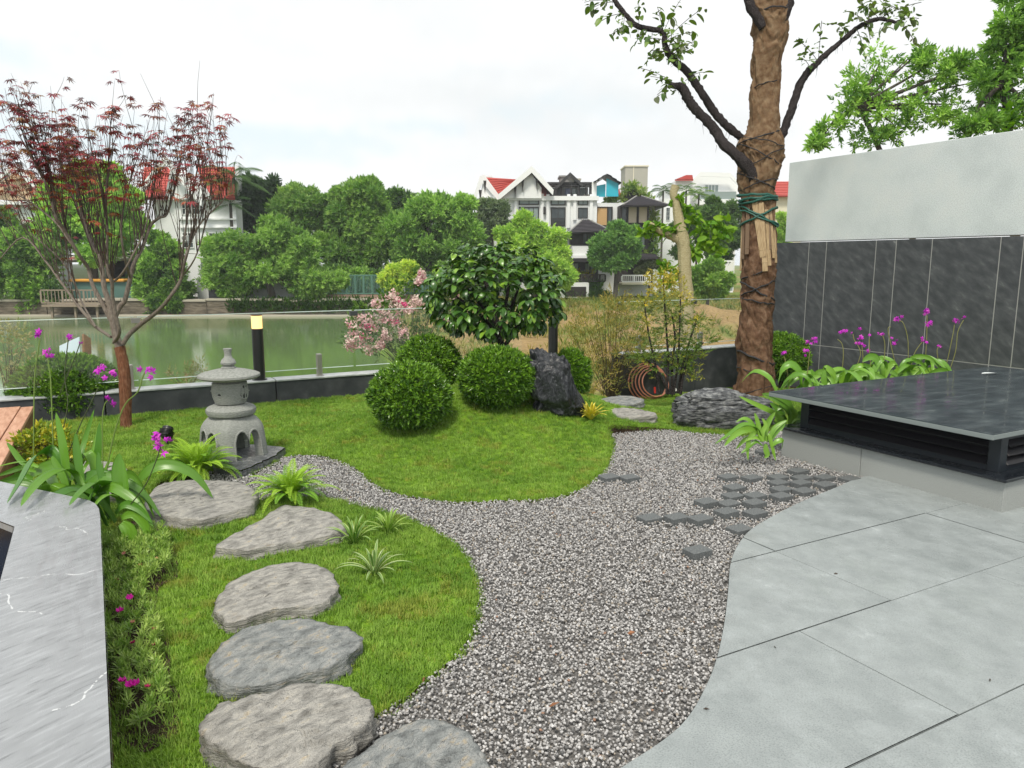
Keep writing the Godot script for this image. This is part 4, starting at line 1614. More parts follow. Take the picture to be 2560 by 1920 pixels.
func fern(at: Vector3, size: float, n: int, says: String, called := "fern") -> void:
	var t := thing(called, says, "fern", at)
	var ms: Array[ArrayMesh] = [frond(size, size * 0.15, 0.2), frond(size * 0.9, size * 0.13, 0.7), frond(size * 0.8, size * 0.14, 0.0)]
	for m_i in 3:
		for shade in 2:
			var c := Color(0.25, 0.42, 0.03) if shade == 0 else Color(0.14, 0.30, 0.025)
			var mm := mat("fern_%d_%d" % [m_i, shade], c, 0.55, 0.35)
			mm.backlight_enabled = true
			mm.backlight = Color(0.4, 0.5, 0.06)
	for k in n:
		var f := float(k) / n
		var az := k * 2.39996
		var lean := lerpf(0.05, 0.95, pow(f, 0.8)) + rnd(-0.12, 0.12)
		var b := Basis(Vector3.UP, az) * Basis(Vector3(1, 0, 0), lean)
		var s := rnd(0.75, 1.08)
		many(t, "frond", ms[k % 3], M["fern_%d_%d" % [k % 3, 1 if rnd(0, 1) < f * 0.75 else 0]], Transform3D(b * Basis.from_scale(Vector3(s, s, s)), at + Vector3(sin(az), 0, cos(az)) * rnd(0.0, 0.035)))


func tuft_plant(called: String, says: String, category: String, at: Vector3, n: int, length: float, width: float, mid: Color, edge: Color, group := "", lean_most := 1.25) -> void:
	var t := thing(called, says, category, at, group)
	for k in n:
		var f := (k + 0.5) / n
		var az := k * 2.39996 + rnd(-0.3, 0.3)
		var lean := lerpf(0.1, lean_most, f)
		var l := length * rnd(0.75, 1.1)
		var d := Vector3(sin(az), 0, cos(az))
		var g := G.new()
		var a := at + d * 0.008
		g.col = mid
		g.blade(bend(a, a + (d * sin(lean * 0.6) + Vector3.UP * cos(lean * 0.6)) * l * 0.6, a + d * sin(lean) * l * 0.95 + Vector3.UP * l * cos(lean) * 0.75, 7), width, d.cross(Vector3.UP), 2, 0.1, 0.25, 0.3)
		for j in g.c.size():
			var x := absf(g.u[j].x - 0.5) * 2.0
			g.c[j] = mixc(mid, edge, smoothstep(0.4, 0.9, x)) * rnd(0.92, 1.08)
		put(t, "leaf", g.mesh(), M.leaf)


func orchid_flower() -> ArrayMesh:
	var g := G.new()
	for k in 5:
		var b := Basis(Vector3(0, 0, 1), k * TAU / 5.0) * Basis(Vector3(1, 0, 0), -0.35)
		leaf_g(0.023, 0.012, 0.15, -0.1, Vector3.ZERO, b, g)
	var k0 := g.v.size()
	leaf_g(0.012, 0.008, 0.6, 0.3, Vector3(0, -0.002, 0.003), Basis(Vector3(0, 0, 1), PI) * Basis(Vector3(1, 0, 0), 0.9), g)
	for j in range(k0, g.v.size()):
		g.c[j] = Color(1.3, 0.7, 1.0)
	return g.mesh(true)


var flower_mesh: ArrayMesh
var flower_mats: Array[StandardMaterial3D] = []


func flower_spray(parent: Node3D, stem: Array, rad: float, heads: Array, spread: float, stem_c: Color) -> void:
	# a flower stalk as a part, its blooms as sub-parts
	if flower_mesh == null:
		flower_mesh = orchid_flower()
		for c: Color in [Color(0.52, 0.035, 0.50), Color(0.38, 0.02, 0.40), Color(0.60, 0.09, 0.52)]:
			var m := mat("orchid_%d" % flower_mats.size(), c, 0.6, 0.3)
			m.vertex_color_use_as_albedo = true
			m.backlight_enabled = true
			m.backlight = Color(0.5, 0.2, 0.5)
			flower_mats.append(m)
	var g := G.new()
	g.col = stem_c
	var path: Array = []
	for p: Vector3 in smooth_pts(stem, 4):
		path.append(Vector4(p.x, p.y, p.z, rad))
	g.tube(path, 5)
	var st := put(parent, "flower_stem", g.mesh(), M.leaf)
	var toward := Vector3(-sin(YAW), 0.1, cos(YAW))
	for h in heads:
		var c: Vector3 = h[0]
		var n: int = h[1]
		for k in n:
			var o := MeshInstance3D.new()
			o.mesh = flower_mesh
			o.material_override = flower_mats[k % 3]
			o.name = "flower" if st.get_child_count() == 0 else "flower_%03d" % st.get_child_count()
			var d := (toward + rand_dir() * 0.9).normalized()
			var x := d.cross(Vector3.UP).normalized()
			o.transform = Transform3D(Basis(-x, d.cross(-x).normalized(), d) * Basis(Vector3(0, 0, 1), rnd(0, TAU)) * Basis.from_scale(Vector3.ONE * rnd(0.8, 1.25)), c + rand_dir() * spread)
			st.add_child(o)


func strap_leaf(parent: Node3D, pts: Array, width: float, c: Color, flat_side := Vector3.ZERO) -> void:
	var sp := smooth_pts(pts, 4)
	var d := sp[sp.size() - 1] - sp[0]
	d.y = 0.0
	var side := d.cross(Vector3.UP)
	var view := Vector3(cos(YAW), 0, sin(YAW))
	# upright leaves show their face
	var run := (sp[sp.size() - 1] - sp[0]).normalized()
	var face := Vector3(-sin(YAW), 0.55, cos(YAW)) + rand_dir() * 0.45
	side = run.cross(face).normalized() if absf(run.dot(face.normalized())) < 0.97 else view
	if flat_side != Vector3.ZERO:
		side = flat_side
	var g := G.new()
	g.col = c
	g.blade(sp, width, side, 4, 0.1, 0.15, 0.45)
	for j in g.c.size():
		g.c[j] = c * (1.0 + 0.22 * sin(g.u[j].x * 25.0))
	put(parent, "leaf", g.mesh(), M.leaf)


func herbs() -> void:
	fern(Vector3(0.5, 0.02, -5.26), 0.33, 84, "bright yellow green fern behind the pale stepping stone, against the stone lantern")
	fern(Vector3(0.929, 0.02, -4.453), 0.27, 70, "bright green fern at the tip of the triangular stepping stone")
	var sp := [[830,1150], [765,1172], [808,1245]]
	tuft_plant("spider_plant", "variegated spider plant nearest the curve of the gravel", "spider plant", Vector3(1.267, -0.023, -3.687), 26, 0.17, 0.014, Color(0.16, 0.30, 0.03), Color(0.42, 0.52, 0.14), "spider plants in the lawn")
	tuft_plant("spider_plant", "variegated spider plant touching the triangular stepping stone", "spider plant", Vector3(1.064, -0.021, -3.625), 24, 0.19, 0.015, Color(0.10, 0.24, 0.03), Color(0.42, 0.52, 0.16), "spider plants in the lawn")
	tuft_plant("spider_plant", "white edged spider plant lying flattest, beside the oval stepping stone", "spider plant", Vector3(1.03, -0.02, -3.205), 22, 0.19, 0.015, Color(0.12, 0.25, 0.05), Color(0.58, 0.62, 0.32), "spider plants in the lawn", 1.5)
	tuft_plant("yellow_dracaena", "golden yellow strap leaved plant at the end of the lawn mound", "yellow plant", Vector3(3.566, 0.089, -5.139), 34, 0.20, 0.026, Color(0.60, 0.50, 0.03), Color(0.68, 0.60, 0.10))
	tuft_plant("small_fern", "small light green fern against the layered rock", "fern", Vector3(4.644, -0.019, -5.199), 26, 0.20, 0.024, Color(0.17, 0.34, 0.02), Color(0.26, 0.42, 0.03))

	# purple ground orchid by the pool rim
	var d := 4.15
	var t := thing("ground_orchid", "purple flowering ground orchid with broad arching leaves over the marble coping", "orchid", Vector3(-0.069, 0.058, -4.641))
	var leaves := [
		[[Vector3(-0.238, 0.254, -4.654), Vector3(-0.255, 0.361, -4.683), Vector3(-0.293, 0.392, -4.71), Vector3(-0.349, 0.383, -4.566), Vector3(-0.391, 0.343, -4.235), Vector3(-0.424, 0.314, -4.016)], 150.0],
		[[Vector3(-0.129, 0.221, -4.473), Vector3(-0.17, 0.298, -4.51), Vector3(-0.22, 0.343, -4.43), Vector3(-0.291, 0.355, -4.24), Vector3(-0.333, 0.351, -4.032), Vector3(-0.36, 0.332, -3.869)], 118.0],
		[[Vector3(-0.201, 0.204, -4.625), Vector3(-0.209, 0.336, -4.654), Vector3(-0.217, 0.469, -4.682), Vector3(-0.235, 0.596, -4.716)], 105.0],
		[[Vector3(-0.136, 0.192, -4.587), Vector3(-0.148, 0.316, -4.617), Vector3(-0.152, 0.407, -4.635), Vector3(-0.15, 0.489, -4.649)], 92.0],
		[[Vector3(-0.172, 0.184, -4.72), Vector3(-0.148, 0.298, -4.786), Vector3(-0.109, 0.414, -4.844), Vector3(-0.054, 0.575, -4.843)], 70.0],
		[[Vector3(-0.068, 0.161, -4.717), Vector3(-0.061, 0.276, -4.735), Vector3(-0.043, 0.404, -4.749), Vector3(-0.033, 0.507, -4.762)], 98.0],
		[[Vector3(-0.078, 0.184, -4.669), Vector3(-0.079, 0.311, -4.693), Vector3(-0.106, 0.357, -4.716), Vector3(-0.132, 0.293, -4.835)], 110.0],
		[[Vector3(0.035, 0.161, -4.257), Vector3(0.034, 0.271, -4.277), Vector3(0.036, 0.357, -4.292), Vector3(0.048, 0.428, -4.299)], 140.0],
		[[Vector3(0.062, 0.177, -4.187), Vector3(0.065, 0.266, -4.202), Vector3(0.064, 0.339, -4.216), Vector3(0.058, 0.409, -4.232)], 62.0],
		[[Vector3(0.043, 0.176, -4.255), Vector3(-0.004, 0.251, -4.295), Vector3(-0.066, 0.305, -4.223), Vector3(-0.126, 0.336, -3.973), Vector3(-0.174, 0.32, -3.823)], 128.0],
		[[Vector3(0.058, 0.173, -4.189), Vector3(0.027, 0.215, -4.214), Vector3(-0.019, 0.265, -4.132), Vector3(-0.057, 0.273, -4.039), Vector3(-0.082, 0.265, -3.936)], 72.0],
		[[Vector3(-0.388, 0.246, -4.966), Vector3(-0.435, 0.28, -4.998), Vector3(-0.473, 0.341, -5.03), Vector3(-0.504, 0.388, -5.055)], 75.0],
		[[Vector3(-0.348, 0.277, -4.834), Vector3(-0.41, 0.306, -4.874), Vector3(-0.459, 0.328, -4.789), Vector3(-0.525, 0.332, -4.71)], 62.0],
		[[Vector3(-0.357, 0.265, -4.779), Vector3(-0.422, 0.286, -4.819), Vector3(-0.472, 0.294, -4.732), Vector3(-0.522, 0.296, -4.644)], 62.0],
		[[Vector3(-0.37, 0.246, -4.725), Vector3(-0.424, 0.258, -4.757), Vector3(-0.473, 0.266, -4.669), Vector3(-0.525, 0.273, -4.584)], 74.0],
		[[Vector3(-0.229, 0.231, -4.414), Vector3(-0.29, 0.251, -4.451), Vector3(-0.331, 0.269, -4.304), Vector3(-0.351, 0.256, -4.139)], 92.0],
		[[Vector3(-0.057, 0.163, -4.654), Vector3(-0.028, 0.247, -4.653), Vector3(0, 0.311, -4.65), Vector3(0.027, 0.374, -4.647)], 56.0],
		[[Vector3(-0.284, 0.198, -4.9), Vector3(-0.256, 0.263, -4.897), Vector3(-0.28, 0.303, -5.033), Vector3(-0.311, 0.273, -5.16)], 85.0],
		[[Vector3(-0.173, 0.133, -4.828), Vector3(-0.133, 0.214, -4.936), Vector3(-0.088, 0.298, -4.927), Vector3(-0.029, 0.488, -4.987)], 44.0],
		[[Vector3(-0.038, 0.148, -4.699), Vector3(-0.041, 0.212, -4.712), Vector3(-0.023, 0.241, -4.765), Vector3(0.021, 0.245, -4.8)], 50.0],
		[[Vector3(-0.254, 0.18, -4.65), Vector3(-0.198, 0.242, -4.63), Vector3(-0.164, 0.23, -4.725), Vector3(-0.135, 0.185, -4.816)], 70.0],
		[[Vector3(-0.112, 0.162, -4.511), Vector3(-0.057, 0.227, -4.492), Vector3(-0.017, 0.198, -4.581), Vector3(0.017, 0.141, -4.61)], 70.0],
		[[Vector3(0.027, 0.123, -4.081), Vector3(0.06, 0.078, -4.055), Vector3(0.029, -0.013, -4.055), Vector3(-0.012, -0.126, -4.057)], 170.0],
		[[Vector3(0.029, 0.129, -4.139), Vector3(0.088, 0.152, -4.111), Vector3(0.136, 0.083, -4.072), Vector3(0.133, -0.009, -4.057)], 110.0],
		[[Vector3(0.007, 0.152, -4.155), Vector3(0.051, 0.198, -4.139), Vector3(0.11, 0.175, -4.103), Vector3(0.166, 0.106, -4.059)], 90.0],
		[[Vector3(-0.122, 0.079, -4.385), Vector3(-0.176, 0.198, -4.437), Vector3(-0.258, 0.246, -4.49), Vector3(-0.335, 0.198, -4.524)], 90.0],
		[[Vector3(-0.027, 0.062, -4.388), Vector3(-0.031, 0.207, -4.417), Vector3(-0.049, 0.328, -4.449), Vector3(-0.049, 0.412, -4.465)], 80.0],
		[[Vector3(-0.206, 0.118, -4.554), Vector3(-0.219, 0.241, -4.584), Vector3(-0.255, 0.339, -4.621), Vector3(-0.269, 0.375, -4.636)], 80.0],
	]
	for e in leaves:
		var pts: Array = e[0]
		strap_leaf(t, pts, e[1] * 0.1667 * 4.5 / 1635.0, mixc(Color(0.07, 0.20, 0.020), Color(0.16, 0.34, 0.03), rnd(0, 1)))
	for j in 16:
		var b: Vector3 = Vector3(-0.069, 0.058, -4.641)
		b += Vector3(rnd(-0.28, 0.16), -0.02, rnd(-0.10, 0.30))
		var dd := Vector3(rnd(-1, 0.7), 0, rnd(-0.6, 0.8)).normalized()
		var l := rnd(0.8, 1.25)
		strap_leaf(t, [b, b + dd * 0.08 + Vector3.UP * 0.16 * l, b + dd * 0.20 + Vector3.UP * 0.22 * l, b + dd * 0.34 * l + Vector3.UP * 0.16 * l, b + dd * 0.44 * l + Vector3.UP * rnd(0.0, 0.1)], rnd(0.045, 0.07), mixc(Color(0.06, 0.17, 0.02), Color(0.14, 0.30, 0.03), rnd(0, 1)))
	var green := Color(0.16, 0.24, 0.05)
	var dark := Color(0.06, 0.08, 0.03)
	flower_spray(t, [Vector3(-0.377, 0.308, -4.971), Vector3(-0.34, 0.73, -5.029), Vector3(-0.308, 0.899, -5.042), Vector3(-0.294, 0.967, -5.047)], 0.0035, [[Vector3(-0.295, 0.998, -5.053), 5]], 0.016, green)
	flower_spray(t, [Vector3(-0.273, 0.353, -4.865), Vector3(-0.256, 0.725, -4.924), Vector3(-0.259, 0.828, -4.945), Vector3(-0.262, 0.908, -4.961)], 0.0035, [[Vector3(-0.265, 0.907, -4.962), 4], [Vector3(-0.246, 0.88, -4.889), 2]], 0.014, green)
	flower_spray(t, [Vector3(-0.215, 0.47, -4.912), Vector3(-0.183, 0.613, -4.921), Vector3(-0.186, 0.769, -4.951), Vector3(-0.153, 0.964, -4.969)], 0.003, [[Vector3(-0.155, 0.982, -4.974), 2]], 0.010, dark)
	flower_spray(t, [Vector3(-0.219, 0.657, -5.007), Vector3(-0.149, 0.814, -4.997), Vector3(-0.12, 0.88, -4.994), Vector3(-0.098, 0.939, -4.992)], 0.003, [[Vector3(-0.099, 0.94, -4.993), 1]], 0.006, dark)
	flower_spray(t, [Vector3(-0.191, 0.365, -4.765), Vector3(-0.123, 0.517, -4.755), Vector3(-0.064, 0.632, -4.744), Vector3(-0.024, 0.714, -4.737)], 0.003, [[Vector3(-0.004, 0.809, -4.744), 7], [Vector3(0.065, 0.799, -4.704), 3], [Vector3(0.022, 0.768, -4.722), 1]], 0.020, dark)
	flower_spray(t, [Vector3(-0.037, 0.245, -4.658), Vector3(-0.019, 0.524, -4.699), Vector3(0, 0.619, -4.706), Vector3(0.019, 0.641, -4.7)], 0.003, [[Vector3(0.022, 0.649, -4.7), 2], [Vector3(0.047, 0.626, -4.682), 2]], 0.010, green)
	flower_spray(t, [Vector3(-0.02, 0.265, -4.594), Vector3(0.036, 0.478, -4.603), Vector3(0.098, 0.628, -4.597), Vector3(0.164, 0.697, -4.573), Vector3(0.195, 0.779, -4.571), Vector3(0.209, 0.804, -4.569)], 0.004, [[Vector3(0.215, 0.824, -4.569), 2], [Vector3(0.25, 0.811, -4.547), 2], [Vector3(0.23, 0.784, -4.553), 1], [Vector3(0.179, 0.816, -4.587), 1]], 0.010, green)
	flower_spray(t, [Vector3(0.077, 0.2, -4.126), Vector3(0.15, 0.297, -4.103), Vector3(0.206, 0.418, -4.095), Vector3(0.231, 0.487, -4.094)], 0.003, [[Vector3(0.217, 0.546, -4.113), 3], [Vector3(0.217, 0.521, -4.108), 4], [Vector3(0.259, 0.512, -4.083), 2], [Vector3(0.214, 0.489, -4.103), 4], [Vector3(0.241, 0.466, -4.085), 1]], 0.014, dark)

	# orchids along the cladding
	var says := ["purple orchid clump beside the wrapped trunk, with one tall arching leaf", "purple orchid clump with the densest leaves behind the skylight box", "purple orchid clump with the tallest flower stalks by the skylight's far corner"]
	var at := [Vector3(5.589, 0.258, -4.756), Vector3(6.039, 0.305, -4.576), Vector3(6.627, 0.371, -4.382)]
	var lists := [
		[[Vector3(5.573, 0.242, -4.704), Vector3(5.578, 0.398, -4.73), Vector3(5.517, 0.48, -4.778), Vector3(5.449, 0.43, -4.807), Vector3(5.4, 0.305, -4.81)], [Vector3(5.6, 0.232, -4.687), Vector3(5.636, 0.336, -4.687), Vector3(5.693, 0.362, -4.66), Vector3(5.75, 0.377, -4.632)], [Vector3(5.712, 0.242, -4.628), Vector3(5.691, 0.336, -4.656), Vector3(5.672, 0.44, -4.686)], [Vector3(5.701, 0.221, -4.63), Vector3(5.669, 0.284, -4.659), Vector3(5.621, 0.263, -4.682)], [Vector3(5.646, 0.232, -4.662), Vector3(5.593, 0.263, -4.697), Vector3(5.527, 0.242, -4.729)]],
		[[Vector3(5.777, 0.242, -4.593), Vector3(5.768, 0.346, -4.616), Vector3(5.782, 0.435, -4.625)], [Vector3(5.843, 0.263, -4.56), Vector3(5.843, 0.388, -4.583), Vector3(5.793, 0.45, -4.622), Vector3(5.773, 0.43, -4.629)], [Vector3(5.917, 0.263, -4.52), Vector3(5.906, 0.357, -4.543), Vector3(5.943, 0.419, -4.534)], [Vector3(5.749, 0.242, -4.608), Vector3(5.818, 0.294, -4.58), Vector3(5.878, 0.351, -4.557)], [Vector3(5.956, 0.284, -4.502), Vector3(6.032, 0.43, -4.487), Vector3(6.09, 0.466, -4.462), Vector3(6.112, 0.388, -4.436)], [Vector3(6.022, 0.305, -4.47), Vector3(6.085, 0.398, -4.453), Vector3(6.161, 0.419, -4.415), Vector3(6.184, 0.367, -4.392)], [Vector3(6.135, 0.325, -4.412), Vector3(6.212, 0.492, -4.4), Vector3(6.26, 0.513, -4.378), Vector3(6.282, 0.43, -4.351)], [Vector3(6.218, 0.44, -4.387), Vector3(6.197, 0.534, -4.416), Vector3(6.142, 0.544, -4.448), Vector3(6.088, 0.502, -4.47)], [Vector3(5.907, 0.252, -4.523), Vector3(5.972, 0.377, -4.51), Vector3(5.966, 0.419, -4.521)], [Vector3(6.105, 0.305, -4.424), Vector3(6.158, 0.388, -4.411), Vector3(6.214, 0.398, -4.382)], [Vector3(5.983, 0.284, -4.487), Vector3(6.007, 0.346, -4.486), Vector3(6.052, 0.336, -4.459)], [Vector3(5.832, 0.242, -4.562), Vector3(5.869, 0.357, -4.563), Vector3(5.917, 0.388, -4.542)]],
		[[Vector3(6.337, 0.32, -4.416), Vector3(6.384, 0.437, -4.411), Vector3(6.433, 0.474, -4.391), Vector3(6.458, 0.426, -4.369)], [Vector3(6.433, 0.342, -4.367), Vector3(6.521, 0.389, -4.328), Vector3(6.634, 0.394, -4.267)], [Vector3(6.603, 0.363, -4.278), Vector3(6.655, 0.426, -4.261), Vector3(6.69, 0.484, -4.253)], [Vector3(6.622, 0.398, -4.159), Vector3(6.716, 0.427, -4.112), Vector3(6.777, 0.377, -4.07), Vector3(6.807, 0.341, -4.047)], [Vector3(6.393, 0.32, -4.385), Vector3(6.466, 0.405, -4.361), Vector3(6.511, 0.384, -4.332)], [Vector3(6.546, 0.352, -4.307), Vector3(6.618, 0.437, -4.283), Vector3(6.601, 0.453, -4.295)], [Vector3(6.337, 0.32, -4.416), Vector3(6.316, 0.416, -4.444), Vector3(6.349, 0.479, -4.438)], [Vector3(6.67, 0.373, -4.243), Vector3(6.72, 0.416, -4.223), Vector3(6.794, 0.405, -4.181)]],
	]
	var spray := [
		[[[Vector3(5.566, 0.183, -4.813), Vector3(5.562, 0.373, -4.85), Vector3(5.547, 0.542, -4.889)], [[Vector3(5.546, 0.58, -4.896), 4]]], [[Vector3(5.689, 0.194, -4.747), Vector3(5.73, 0.426, -4.767), Vector3(5.758, 0.595, -4.783)], [[Vector3(5.759, 0.66, -4.795), 6], [Vector3(5.727, 0.593, -4.799), 5], [Vector3(5.704, 0.538, -4.802), 2], [Vector3(5.806, 0.694, -4.775), 4]]], [[Vector3(5.662, 0.204, -4.764), Vector3(5.675, 0.32, -4.778), Vector3(5.661, 0.373, -4.796)], [[Vector3(5.655, 0.386, -4.801), 2], [Vector3(5.674, 0.343, -4.783), 1]]]],
		[[[Vector3(6.065, 0.23, -4.664), Vector3(6.111, 0.519, -4.691), Vector3(6.111, 0.637, -4.713), Vector3(6.076, 0.685, -4.741)], [[Vector3(6.139, 0.761, -4.72), 5], [Vector3(6.111, 0.744, -4.733), 2]]], [[Vector3(6.141, 0.294, -4.634), Vector3(6.255, 0.541, -4.616), Vector3(6.214, 0.68, -4.665), Vector3(6.208, 0.734, -4.677)], [[Vector3(6.259, 0.783, -4.659), 2], [Vector3(6.214, 0.744, -4.676), 1]]], [[Vector3(6.219, 0.316, -4.595), Vector3(6.269, 0.466, -4.595), Vector3(6.272, 0.627, -4.623)], [[Vector3(6.264, 0.701, -4.641), 5], [Vector3(6.241, 0.65, -4.644), 4], [Vector3(6.289, 0.633, -4.615), 2]]], [[Vector3(6.42, 0.326, -4.487), Vector3(6.461, 0.616, -4.517), Vector3(6.45, 0.723, -4.543)], [[Vector3(6.434, 0.731, -4.553), 3]]], [[Vector3(6.334, 0.326, -4.534), Vector3(6.33, 0.519, -4.572), Vector3(6.338, 0.691, -4.598)], [[Vector3(6.337, 0.71, -4.603), 1], [Vector3(6.328, 0.59, -4.586), 1]]]],
		[[[Vector3(6.718, 0.311, -4.436), Vector3(6.749, 0.648, -4.481), Vector3(6.724, 0.822, -4.527), Vector3(6.687, 0.849, -4.552)], [[Vector3(6.674, 0.857, -4.561), 6], [Vector3(6.713, 0.865, -4.541), 2]]], [[Vector3(6.645, 0.311, -4.476), Vector3(6.591, 0.735, -4.584), Vector3(6.615, 0.79, -4.581)], [[Vector3(6.642, 0.648, -4.54), 2], [Vector3(6.614, 0.674, -4.56), 1]]], [[Vector3(6.86, 0.333, -4.363), Vector3(6.905, 0.67, -4.4), Vector3(6.927, 0.898, -4.43)], [[Vector3(6.932, 0.939, -4.435), 5], [Vector3(6.907, 0.926, -4.446), 3], [Vector3(6.946, 0.83, -4.407), 3], [Vector3(6.919, 0.822, -4.42), 2]]], [[Vector3(6.74, 0.344, -4.43), Vector3(6.788, 0.529, -4.438), Vector3(6.865, 0.648, -4.418)], [[Vector3(6.88, 0.674, -4.414), 3], [Vector3(6.906, 0.652, -4.396), 2]]], [[Vector3(7.004, 0.333, -4.284), Vector3(6.983, 0.55, -4.335), Vector3(7.006, 0.605, -4.333)], [[Vector3(7.007, 0.613, -4.334), 3]]], [[Vector3(7.025, 0.344, -4.274), Vector3(7.078, 0.529, -4.279), Vector3(7.132, 0.735, -4.287), Vector3(7.148, 0.811, -4.293)], [[Vector3(7.149, 0.848, -4.299), 4], [Vector3(7.175, 0.835, -4.283), 2]]], [[Vector3(7.064, 0.355, -4.255), Vector3(7.138, 0.561, -4.252), Vector3(7.172, 0.746, -4.268), Vector3(7.228, 0.855, -4.257)], [[Vector3(7.239, 0.865, -4.253), 3]]]],
	]
	for k in 3:
		t = thing("ground_orchid", says[k], "orchid", at[k] - Vector3(0, 0.05, 0), "purple orchids along the dark cladding")
		for pts in lists[k]:
			strap_leaf(t, pts, rnd(0.05, 0.085), mixc(Color(0.12, 0.28, 0.025), Color(0.22, 0.40, 0.04), rnd(0, 1)))
		for j in 10:
			var b: Vector3 = at[k] + Vector3(rnd(-0.25, 0.35), -0.05, rnd(-0.1, 0.1))
			var dd := Vector3(rnd(-1, 1), 0, rnd(-0.5, 1)).normalized()
			strap_leaf(t, [b, b + dd * 0.08 + Vector3.UP * rnd(0.12, 0.2), b + dd * 0.22 + Vector3.UP * rnd(0.12, 0.2), b + dd * 0.34 + Vector3.UP * rnd(-0.02, 0.1)], rnd(0.04, 0.06), mixc(Color(0.10, 0.24, 0.025), Color(0.18, 0.36, 0.04), rnd(0, 1)))
		for e in spray[k]:
			var stem: Array = e[0]
			var heads: Array = e[1]
			flower_spray(t, stem, 0.004, heads, 0.018, Color(0.22, 0.22, 0.07))

	# strap leaves at the skylight corner
	t = thing("strap_leaf_plant", "green strap leaved plant against the skylight corner, spilling over the gravel", "leafy plant", Vector3(4.286, 0, -3.894))
	for pts in [[Vector3(4.059, 0.145, -3.725), Vector3(4.031, 0.246, -3.759), Vector3(3.947, 0.266, -3.809), Vector3(3.785, 0.223, -3.774), Vector3(3.656, 0.165, -3.776)], [Vector3(4.055, 0.15, -3.728), Vector3(4.016, 0.226, -3.764), Vector3(3.871, 0.248, -3.732), Vector3(3.76, 0.21, -3.727), Vector3(3.676, 0.163, -3.707)], [Vector3(4.017, 0.162, -3.693), Vector3(3.975, 0.187, -3.721), Vector3(3.911, 0.167, -3.753), Vector3(3.853, 0.104, -3.773)], [Vector3(4.05, 0.145, -3.73), Vector3(4.045, 0.226, -3.748), Vector3(4.035, 0.296, -3.766), Vector3(4.025, 0.347, -3.781)], [Vector3(4.03, 0.162, -3.686), Vector3(3.986, 0.217, -3.721), Vector3(3.944, 0.187, -3.738), Vector3(3.925, 0.117, -3.736), Vector3(3.922, 0.029, -3.721)], [Vector3(4.048, 0.157, -3.676), Vector3(4.058, 0.207, -3.679), Vector3(4.073, 0.142, -3.659), Vector3(4.082, 0.077, -3.642), Vector3(4.091, 0.027, -3.628)], [Vector3(4.116, 0.138, -3.751), Vector3(4.122, 0.225, -3.763), Vector3(4.155, 0.296, -3.758), Vector3(4.193, 0.345, -3.746)], [Vector3(4.139, 0.143, -3.739), Vector3(4.171, 0.215, -3.734), Vector3(4.211, 0.255, -3.72), Vector3(4.263, 0.286, -3.697)], [Vector3(4.148, 0.143, -3.734), Vector3(4.194, 0.215, -3.722), Vector3(4.223, 0.24, -3.711), Vector3(4.251, 0.276, -3.702)], [Vector3(4.059, 0.145, -3.725), Vector3(4.065, 0.216, -3.735), Vector3(4.086, 0.266, -3.732), Vector3(4.068, 0.311, -3.751)], [Vector3(4.019, 0.127, -3.686), Vector3(3.977, 0.157, -3.715), Vector3(3.92, 0.107, -3.737), Vector3(3.882, 0.077, -3.752)], [Vector3(4.081, 0.127, -3.652), Vector3(4.11, 0.157, -3.642), Vector3(4.142, 0.162, -3.625), Vector3(4.133, 0.107, -3.62)], [Vector3(4.038, 0.142, -3.678), Vector3(4.035, 0.107, -3.673), Vector3(4.041, 0.067, -3.663), Vector3(4.022, 0.047, -3.67)], [Vector3(4.088, 0.133, -3.765), Vector3(4.043, 0.255, -3.812), Vector3(3.997, 0.296, -3.845), Vector3(3.94, 0.271, -3.871)]]:
		strap_leaf(t, pts, rnd(0.028, 0.048), mixc(Color(0.10, 0.25, 0.02), Color(0.23, 0.42, 0.05), rnd(0, 1)))
	t = thing("strap_leaf_plant", "taller darker leaved plant between the layered rock and the skylight corner", "leafy plant", Vector3(4.967, 0, -4.279))
	for pts in [[Vector3(4.606, 0.247, -3.964), Vector3(4.582, 0.313, -3.989), Vector3(4.514, 0.373, -4.038), Vector3(4.424, 0.403, -4.093)], [Vector3(4.48, 0.213, -3.912), Vector3(4.413, 0.278, -3.96), Vector3(4.308, 0.337, -4.029), Vector3(4.193, 0.402, -4.103)], [Vector3(4.557, 0.171, -3.977), Vector3(4.543, 0.247, -3.999), Vector3(4.508, 0.297, -4.027), Vector3(4.472, 0.335, -4.054)], [Vector3(4.591, 0.171, -3.959), Vector3(4.601, 0.236, -3.965), Vector3(4.598, 0.297, -3.978)], [Vector3(4.61, 0.171, -3.948), Vector3(4.63, 0.242, -3.95), Vector3(4.624, 0.291, -3.962)], [Vector3(4.63, 0.171, -3.937), Vector3(4.658, 0.231, -3.932), Vector3(4.681, 0.272, -3.928)], [Vector3(4.595, 0.171, -3.956), Vector3(4.628, 0.214, -3.946), Vector3(4.672, 0.22, -3.923), Vector3(4.673, 0.193, -3.918)], [Vector3(4.557, 0.171, -3.977), Vector3(4.531, 0.214, -3.999), Vector3(4.538, 0.247, -4.001), Vector3(4.579, 0.203, -3.971)], [Vector3(4.626, 0.247, -3.953), Vector3(4.594, 0.335, -3.987), Vector3(4.524, 0.384, -4.034), Vector3(4.439, 0.406, -4.085)], [Vector3(4.604, 0.214, -3.959), Vector3(4.571, 0.297, -3.992), Vector3(4.532, 0.297, -4.014), Vector3(4.495, 0.258, -4.027)]]:
		strap_leaf(t, pts, rnd(0.035, 0.075), mixc(Color(0.06, 0.17, 0.02), Color(0.20, 0.38, 0.04), rnd(0, 1)))

